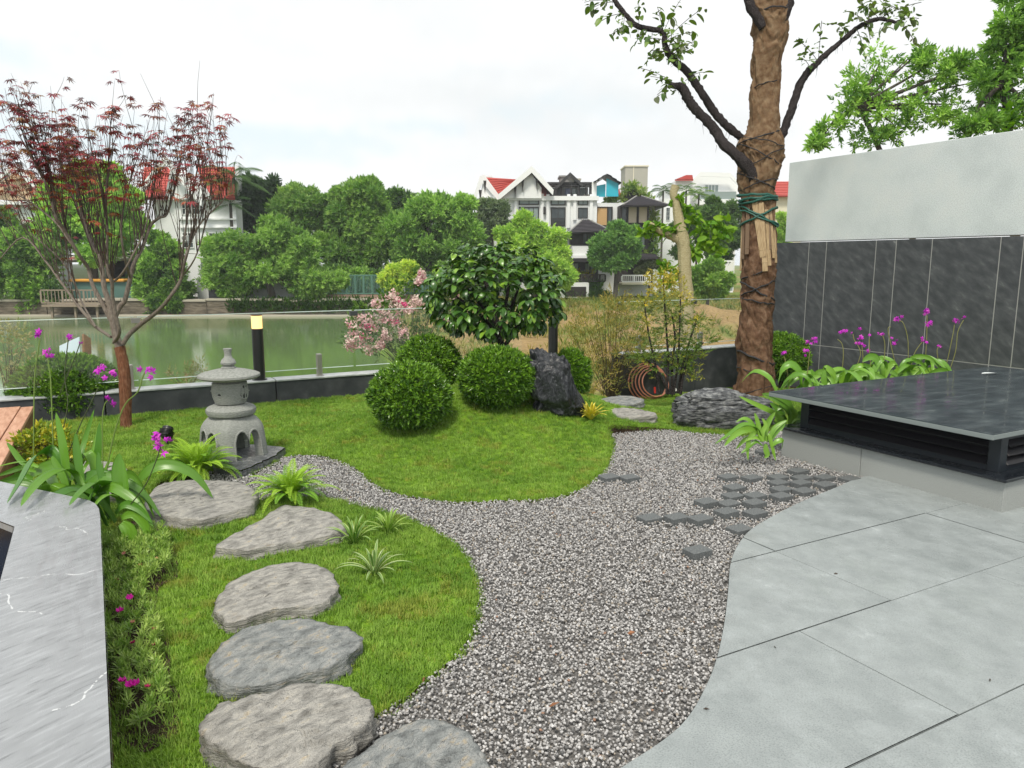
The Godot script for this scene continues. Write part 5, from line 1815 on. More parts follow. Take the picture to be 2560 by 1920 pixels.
	# moss roses beside the coping
	var bed: PackedVector2Array = PackedVector2Array([Vector2(-0.055, -4.275), Vector2(0.049, -4.521), Vector2(0.173, -4.569), Vector2(0.229, -4.359), Vector2(0.226, -3.854), Vector2(0.202, -3.608), Vector2(0.118, -3.525), Vector2(0.092, -3.306), Vector2(0.115, -3.07), Vector2(0.111, -2.847), Vector2(0.095, -2.696), Vector2(0.118, -2.539), Vector2(0.09, -2.352), Vector2(0.035, -2.314), Vector2(-0.013, -2.388), Vector2(-0.017, -2.545), Vector2(-0.052, -2.776), Vector2(-0.066, -3.091), Vector2(-0.069, -3.628)])
	t = thing("moss_rose_bed", "strip of needle leaved moss rose with pink flowers along the marble coping", "flower bed", Vector3(0.02, 0, -2.9))
	var needle := G.new()
	for k in 16:
		var f := k / 15.0
		leaf_g(rnd(0.022, 0.036), 0.0062, rnd(0.0, 0.3), 0.1, Vector3(0, 0.013 * f, 0), Basis(Vector3.UP, k * 2.4) * Basis(Vector3(1, 0, 0), lerpf(1.6, 0.5, f)), needle)
	needle.tube([Vector4(0, -0.05, 0, 0.0014), Vector4(0, 0.012, 0, 0.001)], 4)
	var xs: Array[Transform3D] = []
	var cs := PackedColorArray()
	var stay: Array[PackedVector2Array] = [bed]
	for k in 2600:
		var p := Vector2(rnd(-0.1, 0.5), rnd(-4.2, -1.9))
		if not inside(p, stay) or xs.size() > 520:
			continue
		var h := 0.015 + 0.03 * maxf(0.0, noise.get_noise_2d(p.x * 5.0, p.y * 5.0) + 0.3) + rnd(0, 0.025)
		xs.append(Transform3D(facing(Vector3.UP + rand_dir() * 0.5, rnd(0, TAU), rnd(0.8, 1.25)), Vector3(p.x, h, p.y)))
		cs.append(mixc(Color(0.17, 0.31, 0.04), Color(0.40, 0.53, 0.13), rnd(0, 1)))
	scatter(t, "foliage", needle.mesh(true), M.leaf, xs, cs)
	var soil := G.new()
	polygon_sheet(soil, Geometry2D.offset_polygon(bed, 0.03)[0], 0.06, func(x: float, z: float) -> float: return lawn_y(x, z) + 0.004 + 0.01 * noise.get_noise_2d(x * 20.0, z * 20.0))
	put(t, "bare_soil", soil.mesh(), M.soil)
	keep_out.append(Geometry2D.offset_polygon(bed, -0.015)[0])
	var pm := mat("pink_petal", Color(0.62, 0.02, 0.36), 0.6, 0.3)
	pm.backlight_enabled = true
	pm.backlight = Color(0.5, 0.1, 0.3)
	var dm := mat("wine_petal", Color(0.34, 0.02, 0.09), 0.6, 0.3)
	var om := mat("faded_petal", Color(0.45, 0.20, 0.14), 0.7, 0.3)
	var fm := G.new()
	for k in 6:
		leaf_g(0.017, 0.016, 0.1, -0.15, Vector3.ZERO, Basis(Vector3.UP, k * TAU / 6.0) * Basis(Vector3(1, 0, 0), 1.0), fm)
	var fmesh := fm.mesh(true)
	for e in [[Vector3(0.028, 0.08, -3.219), 0], [Vector3(-0.009, 0.08, -3.11), 0], [Vector3(0.097, 0.06, -2.928), 1], [Vector3(-0.018, 0.09, -2.534), 0], [Vector3(0.001, 0.09, -2.499), 0], [Vector3(0.019, 0.09, -2.496), 0], [Vector3(0.049, 0.08, -2.48), 1], [Vector3(0.023, 0.07, -2.833), 1], [Vector3(0.092, 0.05, -2.823), 1], [Vector3(0.026, 0.07, -3.779), 2], [Vector3(0.157, 0.06, -3.665), 2], [Vector3(0.085, 0.06, -3.62), 2], [Vector3(-0.013, 0.06, -3.491), 2], [Vector3(0.029, 0.06, -3.028), 2], [Vector3(0.171, 0.06, -3.931), 2]]:
		var p: Vector3 = e[0]
		many(t, "flower", fmesh, [pm, dm, om][e[1]], Transform3D(facing(Vector3(rnd(-0.4, 0.4), 1, rnd(-0.2, 0.5)), rnd(0, TAU), 1.15 if e[1] == 0 else 0.75), p))

	# golden duranta in front of the big shrub
	t = thing("golden_shrub", "small loose shrub with yellow green leaves between deck and orchid", "shrub", Vector3(-0.372, 0.059, -6.078))
	loose_bush(t, [Vector4(-0.422, 0.145, -6.121, 0.104), Vector4(-0.307, 0.171, -6.062, 0.084), Vector4(-0.24, 0.113, -6.015, 0.078), Vector4(-0.494, 0.133, -6.158, 0.065), Vector4(-0.357, 0.075, -6.072, 0.117)], 300, 0.035, 0.020, Color(0.20, 0.30, 0.02), Color(0.55, 0.48, 0.03), Vector3(-0.376, 0.011, -6.071))


func loose_bush(t: Node3D, blobs: Array, n: int, ll: float, lw: float, ca: Color, cb: Color, foot: Vector3, leaves := 5, m: StandardMaterial3D = null) -> void:
	var g := G.new()
	g.col = Color(0.07, 0.055, 0.035)
	var sm := sprig(leaves, ll, lw, ll * 1.3)
	var xs: Array[Transform3D] = []
	var cs := PackedColorArray()
	for k in n:
		var b: Vector4 = blobs[k % blobs.size()]
		var d := rand_dir()
		var at := Vector3(b.x, b.y, b.z) + d * b.w * pow(rnd(0, 1), 0.4)
		xs.append(Transform3D(facing(d + Vector3(0, 0.7, 0) + rand_dir() * 0.4, rnd(0, TAU), rnd(0.7, 1.2)), at))
		cs.append(mixc(ca, cb, pow(rnd(0, 1), 1.5)))
		if k % 5 == 0:
			var o := foot + Vector3(rnd(-0.1, 0.1), 0, rnd(-0.1, 0.1)) * b.w * 2.0
			var mid := o.lerp(at, 0.5) + Vector3(0, b.w * 0.15, 0)
			var rr := 0.0016 + b.w * 0.006
			g.tube([Vector4(o.x, o.y, o.z, rr * 1.4), Vector4(mid.x, mid.y, mid.z, rr), Vector4(at.x, at.y, at.z, rr * 0.6)], 4, 0.0, false)
	put(t, "twigs", g.mesh(), M.dull, "", "stuff")
	scatter(t, "foliage", sm, m if m else M.leaf, xs, cs)


func big_leaf(length: float, width: float, bendy: float) -> ArrayMesh:
	var g := G.new()
	var sp := PackedVector3Array()
	for k in 7:
		var f := k / 6.0
		sp.append(Vector3(0, length * sin(f * bendy) / bendy, -length * (1.0 - cos(f * bendy)) / bendy))
	g.blade(sp, width, Vector3(1, 0, 0), 0, 0.05, 0.28, 0.42)
	return g.mesh()


func camellia() -> void:
	var d := 7.15
	var foot: Vector3 = Vector3(3.295, 0.131, -6.219)
	foot.y = lawn_y(foot.x, foot.z)
	var t := thing("camellia_tree", "small round headed tree with glossy leaves among the clipped shrubs", "tree", foot)
	var trunks := [
		[Vector4(3.3, 0.087, -6.209, 0.039), Vector4(3.315, 0.39, -6.256, 0.035), Vector4(3.324, 0.606, -6.291, 0.035), Vector4(3.319, 0.735, -6.317, 0.031), Vector4(3.306, 0.865, -6.348, 0.026), Vector4(3.277, 1.08, -6.404, 0.022), Vector4(3.217, 1.296, -6.476, 0.013)], [Vector4(3.324, 0.597, -6.289, 0.022), Vector4(3.281, 0.735, -6.338, 0.02), Vector4(3.176, 0.864, -6.304, 0.017), Vector4(3.028, 0.985, -6.292, 0.013), Vector4(2.864, 1.094, -6.286, 0.008)],
		[Vector4(3.33, 0.58, -6.283, 0.022), Vector4(3.421, 0.713, -6.258, 0.02), Vector4(3.46, 0.872, -6.15, 0.017), Vector4(3.517, 1.047, -6.035, 0.013), Vector4(3.62, 1.173, -6.002, 0.009)], [Vector4(3.318, 0.726, -6.316, 0.022), Vector4(3.476, 0.938, -6.5, 0.018), Vector4(3.585, 1.202, -6.604, 0.014), Vector4(3.622, 1.427, -6.625, 0.009)], [Vector4(3.303, 0.821, -6.342, 0.017), Vector4(3.327, 0.977, -6.704, 0.014), Vector4(3.228, 1.199, -6.915, 0.009)],
		[Vector4(3.28, 0.726, -6.337, 0.013), Vector4(3.211, 0.638, -6.243, 0.011), Vector4(3.19, 0.553, -6.239, 0.009)], [Vector4(3.349, 0.821, -6.317, 0.017), Vector4(3.32, 1.053, -6.029, 0.013), Vector4(3.363, 1.302, -5.936, 0.008)]]
	var g := G.new()
	for p in trunks:
		g.tube(smooth_line(p, 4), 8, 0.06)
	put(t, "trunk", g.mesh(), M.dark_bark)
	var ms: Array[ArrayMesh] = [big_leaf(0.112, 0.052, 0.7), big_leaf(0.102, 0.050, 1.2), big_leaf(0.092, 0.042, 0.35)]
	var tones: Array[StandardMaterial3D] = []
	for k in 5:
		var m := mat("camellia_%d" % k, [Color(0.026, 0.075, 0.013), Color(0.042, 0.115, 0.016), Color(0.068, 0.165, 0.020), Color(0.10, 0.215, 0.028), Color(0.18, 0.32, 0.03)][k], 0.32, 0.5)
		m.backlight_enabled = true
		m.backlight = Color(0.16, 0.22, 0.05)
		tones.append(m)
	# rosettes of leaves on the rounded head, fewer below
	var c: Vector3 = Vector3(3.325, 1.115, -6.384)
	var rx := 0.64
	var ry := 0.47
	var list: Array = []
	for k in 430:
		var dir := rand_dir()
		if dir.y < -0.80:
			continue
		var lump := 1.0 + 0.20 * noise.get_noise_3dv(dir * 1.6 + Vector3(3, 0, 0))
		var at := c + Vector3(dir.x * rx, dir.y * ry, dir.z * rx) * lump * pow(rnd(0.12, 1.0), 0.28)
		for j in 6:
			var az := j * TAU / 6.0 + rnd(-0.4, 0.4)
			var out := (Vector3(sin(az), rnd(-0.75, 0.35), cos(az)) + dir * 0.55).normalized()
			var y := out
			var x := y.cross(Vector3.UP).normalized()
			var z := x.cross(y)
			if z.y < 0.0:
				x = -x
				z = -z
			var s := rnd(0.72, 1.12)
			var x3 := Transform3D(Basis(x, y, z) * Basis(Vector3(0, 1, 0), rnd(-0.5, 0.5)) * Basis.from_scale(Vector3(s, s, s)), at + out * 0.012)
			list.append([(at + out * 0.06 - Vector3(0, EYE, 0)).length(), x3])
	list.sort_custom(func(a, b) -> bool: return a[0] < b[0])
	var rest: Array[Transform3D] = []
	var cs := PackedColorArray()
	for k in list.size():
		var x3: Transform3D = list[k][1]
		var tone := mini(int(pow(rnd(0, 1), 1.1) * 4.6), 4)
		if k < 300:
			many(t, "leaf", ms[k % 3], tones[tone], x3)
		else:
			rest.append(x3)
			cs.append([Color(0.026, 0.075, 0.013), Color(0.042, 0.115, 0.016), Color(0.068, 0.165, 0.020), Color(0.10, 0.215, 0.028), Color(0.18, 0.32, 0.03)][tone])
	scatter(t, "inner_leaves", ms[1], M.leaf_gloss, rest, cs)


func maple_leaf() -> ArrayMesh:
	var g := G.new()
	for k in 7:
		var a := (k - 3) * 0.62
		var l := [0.6, 0.85, 1.0, 1.05, 1.0, 0.85, 0.6][k] as float
		leaf_g(0.058 * l, 0.0125 * l, 0.25, 0.15, Vector3.ZERO, Basis(Vector3(0, 0, 1), a), g)
	return g.mesh(true)


func maple() -> void:
	var foot: Vector3 = Vector3(0.147, 0, -7.445)
	var t := thing("red_maple", "slender red leaved maple with many upright twigs beside the kerb", "tree", foot)
	var low := [Vector4(0.15, -0.031, -7.276, 0.052), Vector4(0.153, 0.049, -7.29, 0.046), Vector4(0.166, 0.268, -7.323, 0.05), Vector4(0.171, 0.467, -7.357, 0.048), Vector4(0.16, 0.607, -7.388, 0.044), Vector4(0.154, 0.667, -7.402, 0.046)]
	var g := G.new()
	g.tube(smooth_line(low, 4), 14, 0.05)
	put(t, "trunk", g.mesh(), M.maple_bark_low)
	var limbs := [
		[Vector4(0.154, 0.659, -7.401, 0.044), Vector4(0.128, 0.778, -7.437, 0.036), Vector4(0.116, 0.906, -7.467, 0.034), Vector4(0.107, 1.009, -7.491, 0.032), Vector4(0.089, 1.105, -7.518, 0.028), Vector4(0.074, 1.181, -7.541, 0.026), Vector4(0.069, 1.352, -7.575, 0.024), Vector4(0.057, 1.472, -7.603, 0.02), Vector4(0.023, 1.525, -7.748, 0.018), Vector4(-0.013, 1.671, -7.909, 0.017), Vector4(-0.053, 1.883, -8.086, 0.013), Vector4(-0.074, 2.092, -8.135, 0.009)],
		[Vector4(0.105, 0.898, -7.472, 0.026), Vector4(0.046, 1.053, -7.532, 0.022), Vector4(-0.013, 1.201, -7.592, 0.02), Vector4(-0.037, 1.352, -7.633, 0.018), Vector4(-0.091, 1.451, -7.565, 0.018), Vector4(-0.184, 1.663, -7.539, 0.016), Vector4(-0.239, 1.773, -7.475, 0.015), Vector4(-0.26, 1.944, -7.517, 0.013), Vector4(-0.288, 2.04, -7.435, 0.011), Vector4(-0.332, 2.149, -7.479, 0.01), Vector4(-0.386, 2.306, -7.422, 0.007)],
		[Vector4(0.144, 0.946, -7.459, 0.028), Vector4(0.186, 1.025, -7.451, 0.026), Vector4(0.225, 1.073, -7.438, 0.024), Vector4(0.283, 1.272, -7.443, 0.022), Vector4(0.32, 1.392, -7.445, 0.02), Vector4(0.396, 1.521, -7.542, 0.018), Vector4(0.483, 1.72, -7.647, 0.017), Vector4(0.562, 1.794, -7.617, 0.014), Vector4(0.628, 1.829, -7.703, 0.013), Vector4(0.699, 2.025, -7.7, 0.011), Vector4(0.786, 2.3, -7.819, 0.009)],
		[Vector4(0.177, 0.687, -7.393, 0.024), Vector4(0.226, 0.766, -7.381, 0.024), Vector4(0.303, 0.842, -7.353, 0.024), Vector4(0.466, 0.988, -7.175, 0.02), Vector4(0.564, 1.122, -7.03, 0.018), Vector4(0.651, 1.265, -7.009, 0.016), Vector4(0.68, 1.423, -6.907, 0.012), Vector4(0.744, 1.59, -6.903, 0.01), Vector4(0.829, 1.735, -6.883, 0.008), Vector4(0.968, 1.876, -6.832, 0.007), Vector4(1.025, 1.952, -6.815, 0.005)],
		[Vector4(0.094, 0.754, -7.451, 0.016), Vector4(-0.017, 0.825, -7.756, 0.017), Vector4(-0.072, 0.907, -7.802, 0.017), Vector4(-0.123, 0.975, -7.957, 0.017), Vector4(-0.241, 1.168, -8.173, 0.014), Vector4(-0.379, 1.4, -8.406, 0.011), Vector4(-0.559, 1.63, -8.663, 0.009), Vector4(-0.768, 1.426, -8.74, 0.005)],
		[Vector4(0.111, 0.707, -7.433, 0.018), Vector4(0.156, 0.8, -7.252, 0.018), Vector4(0.144, 0.921, -7.224, 0.018), Vector4(0.127, 1.116, -7.211, 0.017), Vector4(0.131, 1.229, -7.172, 0.017), Vector4(0.106, 1.355, -7.151, 0.015), Vector4(0.13, 1.681, -7.14, 0.011), Vector4(0.135, 1.909, -7.179, 0.009), Vector4(0.181, 2.209, -7.209, 0.008)],
		[Vector4(-0.037, 1.344, -7.632, 0.012), Vector4(-0.168, 1.592, -8.095, 0.013), Vector4(-0.27, 1.764, -8.298, 0.011), Vector4(-0.451, 1.94, -8.545, 0.009), Vector4(-0.677, 2.1, -8.814, 0.007)],
		[Vector4(0.057, 1.464, -7.602, 0.016), Vector4(0.012, 1.524, -7.638, 0.014), Vector4(-0.017, 1.633, -8.02, 0.014), Vector4(-0.103, 1.975, -8.246, 0.011), Vector4(-0.196, 2.283, -8.468, 0.009)],
		[Vector4(0.282, 1.264, -7.442, 0.014), Vector4(0.241, 1.423, -7.148, 0.012), Vector4(0.227, 1.647, -7.08, 0.011), Vector4(0.274, 1.909, -7.103, 0.008), Vector4(0.339, 2.096, -7.102, 0.007)],
		[Vector4(0.137, 1.221, -7.513, 0.013), Vector4(0.211, 1.31, -7.027, 0.011), Vector4(0.303, 1.477, -6.893, 0.01), Vector4(0.387, 1.643, -6.877, 0.008), Vector4(0.469, 1.938, -6.886, 0.007)],
		[Vector4(-0.251, 1.791, -7.831, 0.012), Vector4(-0.236, 2.032, -7.52, 0.01), Vector4(-0.325, 2.412, -7.639, 0.008), Vector4(-0.412, 2.602, -7.721, 0.006)],
		[Vector4(0.671, 1.261, -7.228, 0.011), Vector4(0.69, 1.502, -7.147, 0.01), Vector4(0.758, 1.783, -7.277, 0.008), Vector4(0.845, 2.072, -7.398, 0.007), Vector4(0.9, 2.314, -7.412, 0.005)],
		[Vector4(0.672, 1.264, -7.229, 0.01), Vector4(0.724, 1.422, -6.652, 0.007), Vector4(0.806, 1.643, -6.647, 0.006), Vector4(0.873, 1.864, -6.652, 0.005)],
		[Vector4(-0.016, 0.842, -7.528, 0.01), Vector4(-0.111, 1.018, -8.19, 0.01), Vector4(-0.165, 1.211, -8.254, 0.01), Vector4(-0.262, 1.426, -8.347, 0.007), Vector4(-0.516, 1.687, -8.65, 0.005)],
	]
	var twigs := G.new()
	var leaves: Array[Transform3D] = []
	var up := Vector3(0, 1, 0)
	for li in limbs.size():
		var p: Array = smooth_line(limbs[li], 4)
		for k in p.size():
			p[k] = Vector4(p[k].x, p[k].y, p[k].z, p[k].w * 0.84)
		g = G.new()
		g.tube(p, 9, 0.05)
		put(t, "limb", g.mesh(), M.maple_bark)
		# whips rise from the outer half of every limb
		var n := p.size()
		var c0: Vector3 = Vector3(0.057, 1.424, -7.595)
		for k in range(int(n * 0.45), n):
			for rep in 2:
				if rnd(0, 1) < 0.34 and k < n - 2:
					continue
				var b: Vector4 = p[k]
				var o := Vector3(b.x, b.y, b.z)
				var out := o - c0
				out.y = 0.0
				var left_side := clampf(-(o - c0).dot(Vector3(cos(YAW), 0, sin(YAW))) * 0.9, -0.6, 0.9)
				var dir := (up * rnd(1.0, 1.6) + out * (0.75 if left_side > 0.0 else 0.12) + rand_dir() * 0.32).normalized()
				var ceiling := 2.78 + 0.26 * left_side + rnd(-0.4, 0.25)
				var l := clampf((ceiling - o.y) * rnd(0.55, 1.0), 0.12, 1.15)
				whip(twigs, leaves, o, dir, l, minf(b.w * 0.8, 0.0042), 0)
	# a tall shoot standing clear of the head
	whip(twigs, leaves, Vector3(0.89, 2.052, -7.139), Vector3(0.05, 1, 0.02), 1.0, 0.004, 1)
	put(t, "twigs", twigs.mesh(), M.maple_twig, "", "stuff")
	var m := maple_leaf()
	var mats: Array[StandardMaterial3D] = []
	var tones := [Color(0.28, 0.045, 0.055), Color(0.19, 0.035, 0.05), Color(0.34, 0.09, 0.045), Color(0.20, 0.10, 0.03), Color(0.12, 0.05, 0.035)]
	for k in 5:
		var lm := mat("maple_leaf_%d" % k, tones[k], 0.6, 0.3)
		lm.backlight_enabled = true
		lm.backlight = Color(0.42, 0.10, 0.06)
		mats.append(lm)
	var rest: Array[Transform3D] = []
	var cs := PackedColorArray()
	var order: Array = []
	for x in leaves:
		order.append([(x.origin - Vector3(0, EYE, 0)).length(), x])
	order.sort_custom(func(a, b) -> bool: return a[0] < b[0])
	for k in order.size():
		var x: Transform3D = order[k][1]
		var low_part := smoothstep(2.2, 1.6, x.origin.y)
		var tone := randi_tone(low_part)
		if k < 280:
			many(t, "leaf", m, mats[tone], x)
		else:
			rest.append(x)
			cs.append(tones[tone])
	var mm := leaf_mat("maple_rest", Color(0.42, 0.10, 0.06), 0.6, 0.3)
	scatter(t, "leaves", m, mm, rest, cs)


func randi_tone(low: float) -> int:
	var r := rnd(0, 1)
	if r < 0.25 + 0.35 * low:
		return 3 if rnd(0, 1) < 0.6 else 2
	return [0, 0, 1, 1, 4][int(rnd(0, 4.99))]


func whip(g: G, leaves: Array[Transform3D], o: Vector3, dir: Vector3, l: float, r: float, depth: int) -> void:
	var n := 6
	var path: Array = []
	var pos := o
	var d := dir
	for k in n + 1:
		var f := float(k) / n
		path.append(Vector4(pos.x, pos.y, pos.z, lerpf(r, 0.0009, f)))
		if k > 1:
			var chance := 0.24 if pos.y > 1.9 else 0.10
			if depth == 1:
				chance *= 0.7
			chance *= clampf(1.0 - (pos - Vector3(0.1, pos.y, -7.4)).dot(Vector3(cos(YAW), 0, sin(YAW))) * 0.9, 0.45, 1.5)
			if k == n:
				chance = 0.75
			if rnd(0, 1) < chance:
				for j in int(rnd(1.4, 3.9)):
					var az := rnd(0, TAU)
					var out := Vector3(sin(az), rnd(-0.55, 0.05), cos(az)).normalized()
					var x := out.cross(Vector3.UP).normalized()
					var s := rnd(0.75, 1.25)
					leaves.append(Transform3D(Basis(x, out, x.cross(out)) * Basis(Vector3.UP, rnd(-0.5, 0.5)) * Basis.from_scale(Vector3.ONE * s), pos + out * 0.03))
			if depth == 0 and l > 0.4 and k > 2 and k < n and rnd(0, 1) < 0.35:
				whip(g, leaves, pos, (d + rand_dir() * 0.55).normalized(), l * rnd(0.22, 0.42), r * 0.55, 1)
		d = (d + rand_dir() * 0.10 + Vector3.UP * 0.06).normalized()
		pos += d * l / n
	g.tube(path, 4, 0.0, false)


func wrapped_tree() -> void:
	var dep := 8.9
	var foot: Vector3 = Vector3(6.715, -0.159, -6.315)
	var t := thing("wrapped_tree", "stout tree with its trunk wrapped in brown sacking and tied bamboo slats", "tree", foot)
	var path: Array = smooth_line([Vector4(6.704, -0.245, -6.305, 0.25), Vector4(6.713, -0.126, -6.322, 0.24), Vector4(6.739, 0.142, -6.357, 0.218), Vector4(6.764, 0.411, -6.392, 0.207), Vector4(6.795, 0.68, -6.425, 0.196), Vector4(6.825, 0.949, -6.458, 0.196), Vector4(6.851, 1.217, -6.493, 0.196), Vector4(6.872, 1.432, -6.521, 0.196), Vector4(6.902, 1.755, -6.564, 0.196), Vector4(6.918, 2.023, -6.605, 0.191), Vector4(6.915, 2.238, -6.646, 0.212), Vector4(6.942, 2.4, -6.661, 0.24), Vector4(6.978, 2.561, -6.67, 0.25), Vector4(6.984, 2.695, -6.692, 0.278), Vector4(7.002, 2.803, -6.702, 0.261), Vector4(7.036, 2.937, -6.708, 0.191), Vector4(7.066, 3.206, -6.74, 0.174), Vector4(7.097, 3.421, -6.763, 0.163), Vector4(7.124, 3.636, -6.788, 0.169), Vector4(7.159, 3.851, -6.808, 0.191), Vector4(7.196, 4.012, -6.818, 0.207), Vector4(7.217, 4.227, -6.846, 0.207), Vector4(7.213, 4.361, -6.872, 0.218), Vector4(7.219, 4.442, -6.884, 0.207)], 9)
	var crease := FastNoiseLite.new()
	crease.seed = 4
	crease.frequency = 1.0
	crease.fractal_type = FastNoiseLite.FRACTAL_RIDGED
	crease.fractal_octaves = 2
	# sacking: folds that sag round the trunk, bulging between the cords
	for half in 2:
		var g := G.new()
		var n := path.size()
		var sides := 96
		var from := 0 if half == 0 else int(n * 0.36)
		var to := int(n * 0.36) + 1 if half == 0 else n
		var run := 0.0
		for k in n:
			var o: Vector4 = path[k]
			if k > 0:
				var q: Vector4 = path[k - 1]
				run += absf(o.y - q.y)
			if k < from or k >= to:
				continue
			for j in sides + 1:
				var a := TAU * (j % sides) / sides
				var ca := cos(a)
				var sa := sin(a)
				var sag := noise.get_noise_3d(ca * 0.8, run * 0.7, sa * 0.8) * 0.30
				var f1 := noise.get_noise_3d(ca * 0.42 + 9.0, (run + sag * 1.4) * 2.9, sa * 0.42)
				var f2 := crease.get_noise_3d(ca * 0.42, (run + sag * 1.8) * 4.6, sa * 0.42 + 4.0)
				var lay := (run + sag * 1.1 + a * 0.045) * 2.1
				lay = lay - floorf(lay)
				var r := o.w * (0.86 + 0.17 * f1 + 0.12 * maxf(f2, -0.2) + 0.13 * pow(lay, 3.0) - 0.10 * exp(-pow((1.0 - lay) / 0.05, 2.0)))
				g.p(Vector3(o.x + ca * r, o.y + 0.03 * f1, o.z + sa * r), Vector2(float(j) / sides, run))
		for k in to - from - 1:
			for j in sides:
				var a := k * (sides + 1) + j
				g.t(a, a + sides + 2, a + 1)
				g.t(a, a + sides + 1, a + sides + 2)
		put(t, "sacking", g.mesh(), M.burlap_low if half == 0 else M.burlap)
	# dark cords wound round
	for e in [[838.0, 0.3, 0.005], [800.0, -0.2, 0.006], [770.0, -0.35, 0.012], [650.0, -0.15, 0.008], [622.0, 0.45, 0.009], [628.0, -0.5, 0.010], [590.0, 0.35, 0.008], [400.0, 0.3, 0.007], [392.0, -0.4, 0.007], [350.0, 0.55, 0.006], [335.0, -0.5, 0.007], [300.0, 0.3, 0.008], [308.0, -0.25, 0.006], [185.0, 0.25, 0.006], [28.0, 0.1, 0.009]]:
		wind(t, "cord", path, e[0], e[1], e[2], M.cord, 0.97)
	# bamboo slats and the green strap that holds them
	var slats := [[1608, 462, 1607, 560, 6.0, 0], [1617, 448, 1615, 550, 9.0, 0], [1631, 438, 1647, 556, 12.0, 1], [1644, 440, 1652, 586, 11.0, 1], [1654, 455, 1660, 574, 8.0, 1], [1662, 455, 1668, 558, 7.0, 1], [1669, 460, 1675, 568, 6.0, 1], [1600, 470, 1600, 585, 4.0, 1], [1659, 470, 1661, 540, 5.0, 0]]
	var cx := 1638.0
	for e in slats:
		var a := trunk_point(path, e[0] - cx, e[1], 0.99)
		var b := trunk_point(path, e[2] - cx, e[3], 1.03)
		var w: float = e[4] * dep / 1635.0
		var g := G.new()
		var y := (a - b).normalized()
		var o: Vector4 = path[int(path.size() * 0.5)]
		var out := Vector3(a.x - o.x, 0, a.z - o.z).normalized()
		var x := y.cross(out).normalized()
		g.box((a + b) / 2, Vector3(w, (a - b).length(), 0.014), Basis(x, y, x.cross(y)), 0.003)
		g.box(b.lerp(a, 0.13), Vector3(w * 1.08, 0.012, 0.019), Basis(x, y, x.cross(y)), 0.003)
		put(t, "bamboo_slat", g.mesh(), M.bamboo if e[5] == 1 else M.old_bamboo)
	for e in [[430.0, 0.10, 0.017], [424.0, -0.06, 0.015], [436.0, 0.12, 0.014], [468.0, 0.55, 0.013], [466.0, -0.60, 0.013], [471.0, -0.52, 0.012]]:
		wind(t, "green_strap", path, e[0], e[1], e[2], M.green_strap, 1.10)

	# dark shaggy limbs
	var limbs := [
		[Vector4(6.87, 2.282, -6.563, 0.108), Vector4(6.717, 2.499, -6.629, 0.091), Vector4(6.623, 2.621, -6.703, 0.078), Vector4(6.547, 2.75, -6.825, 0.075), Vector4(6.564, 2.883, -6.956, 0.073), Vector4(6.488, 3.012, -7.022, 0.071), Vector4(6.401, 3.12, -7.089, 0.068), Vector4(6.336, 3.206, -7.14, 0.071), Vector4(6.291, 3.303, -7.183, 0.071), Vector4(6.243, 3.421, -7.231, 0.071), Vector4(6.178, 3.442, -7.271, 0.049), Vector4(6.102, 3.458, -7.315, 0.041)],
		[Vector4(7.089, 2.752, -6.876, 0.078), Vector4(6.976, 2.862, -6.958, 0.061), Vector4(6.903, 2.928, -7.01, 0.056), Vector4(6.808, 3.027, -7.08, 0.061), Vector4(6.746, 3.104, -7.128, 0.061), Vector4(6.685, 3.202, -7.18, 0.061), Vector4(6.63, 3.312, -7.23, 0.061), Vector4(6.558, 3.455, -7.296, 0.061), Vector4(6.49, 3.587, -7.357, 0.056), Vector4(6.429, 3.686, -7.409, 0.056), Vector4(6.356, 3.752, -7.461, 0.056), Vector4(6.295, 3.84, -7.51, 0.056), Vector4(6.26, 3.895, -7.54, 0.05), Vector4(6.237, 3.983, -7.568, 0.045), Vector4(6.229, 4.126, -7.599, 0.039), Vector4(6.076, 4.17, -7.691, 0.039), Vector4(5.952, 4.208, -7.766, 0.039), Vector4(5.846, 4.345, -7.849, 0.036), Vector4(5.755, 4.494, -7.926, 0.033), Vector4(5.676, 4.675, -8.003, 0.028)],
		[Vector4(7.049, 2.668, -6.651, 0.087), Vector4(7.179, 2.803, -6.605, 0.06), Vector4(7.244, 2.91, -6.589, 0.06), Vector4(7.292, 3.034, -6.585, 0.06), Vector4(7.35, 3.168, -6.578, 0.06), Vector4(7.411, 3.34, -6.576, 0.06), Vector4(7.465, 3.475, -6.572, 0.057), Vector4(7.535, 3.582, -6.553, 0.054), Vector4(7.588, 3.646, -6.536, 0.052), Vector4(7.649, 3.7, -6.512, 0.044), Vector4(7.712, 3.77, -6.491, 0.041), Vector4(7.861, 3.904, -6.434, 0.038), Vector4(8.01, 4.039, -6.377, 0.038), Vector4(8.102, 4.119, -6.342, 0.035), Vector4(8.197, 4.173, -6.3, 0.033), Vector4(8.334, 4.222, -6.233, 0.03), Vector4(8.456, 4.195, -6.161, 0.027), Vector4(8.554, 4.157, -6.101, 0.019)],
		[Vector4(7.057, 4.089, -6.792, 0.075), Vector4(6.992, 4.222, -6.853, 0.07), Vector4(6.951, 4.301, -6.89, 0.07), Vector4(6.926, 4.408, -6.923, 0.065), Vector4(6.915, 4.567, -6.958, 0.059)],
		[Vector4(7.199, 4.089, -6.715, 0.075), Vector4(7.287, 4.248, -6.696, 0.07), Vector4(7.339, 4.381, -6.692, 0.065), Vector4(7.387, 4.567, -6.7, 0.059)],
		[Vector4(7.212, 4.227, -6.848, 0.163), Vector4(7.219, 4.442, -6.884, 0.142), Vector4(7.231, 4.711, -6.927, 0.131)],
	]
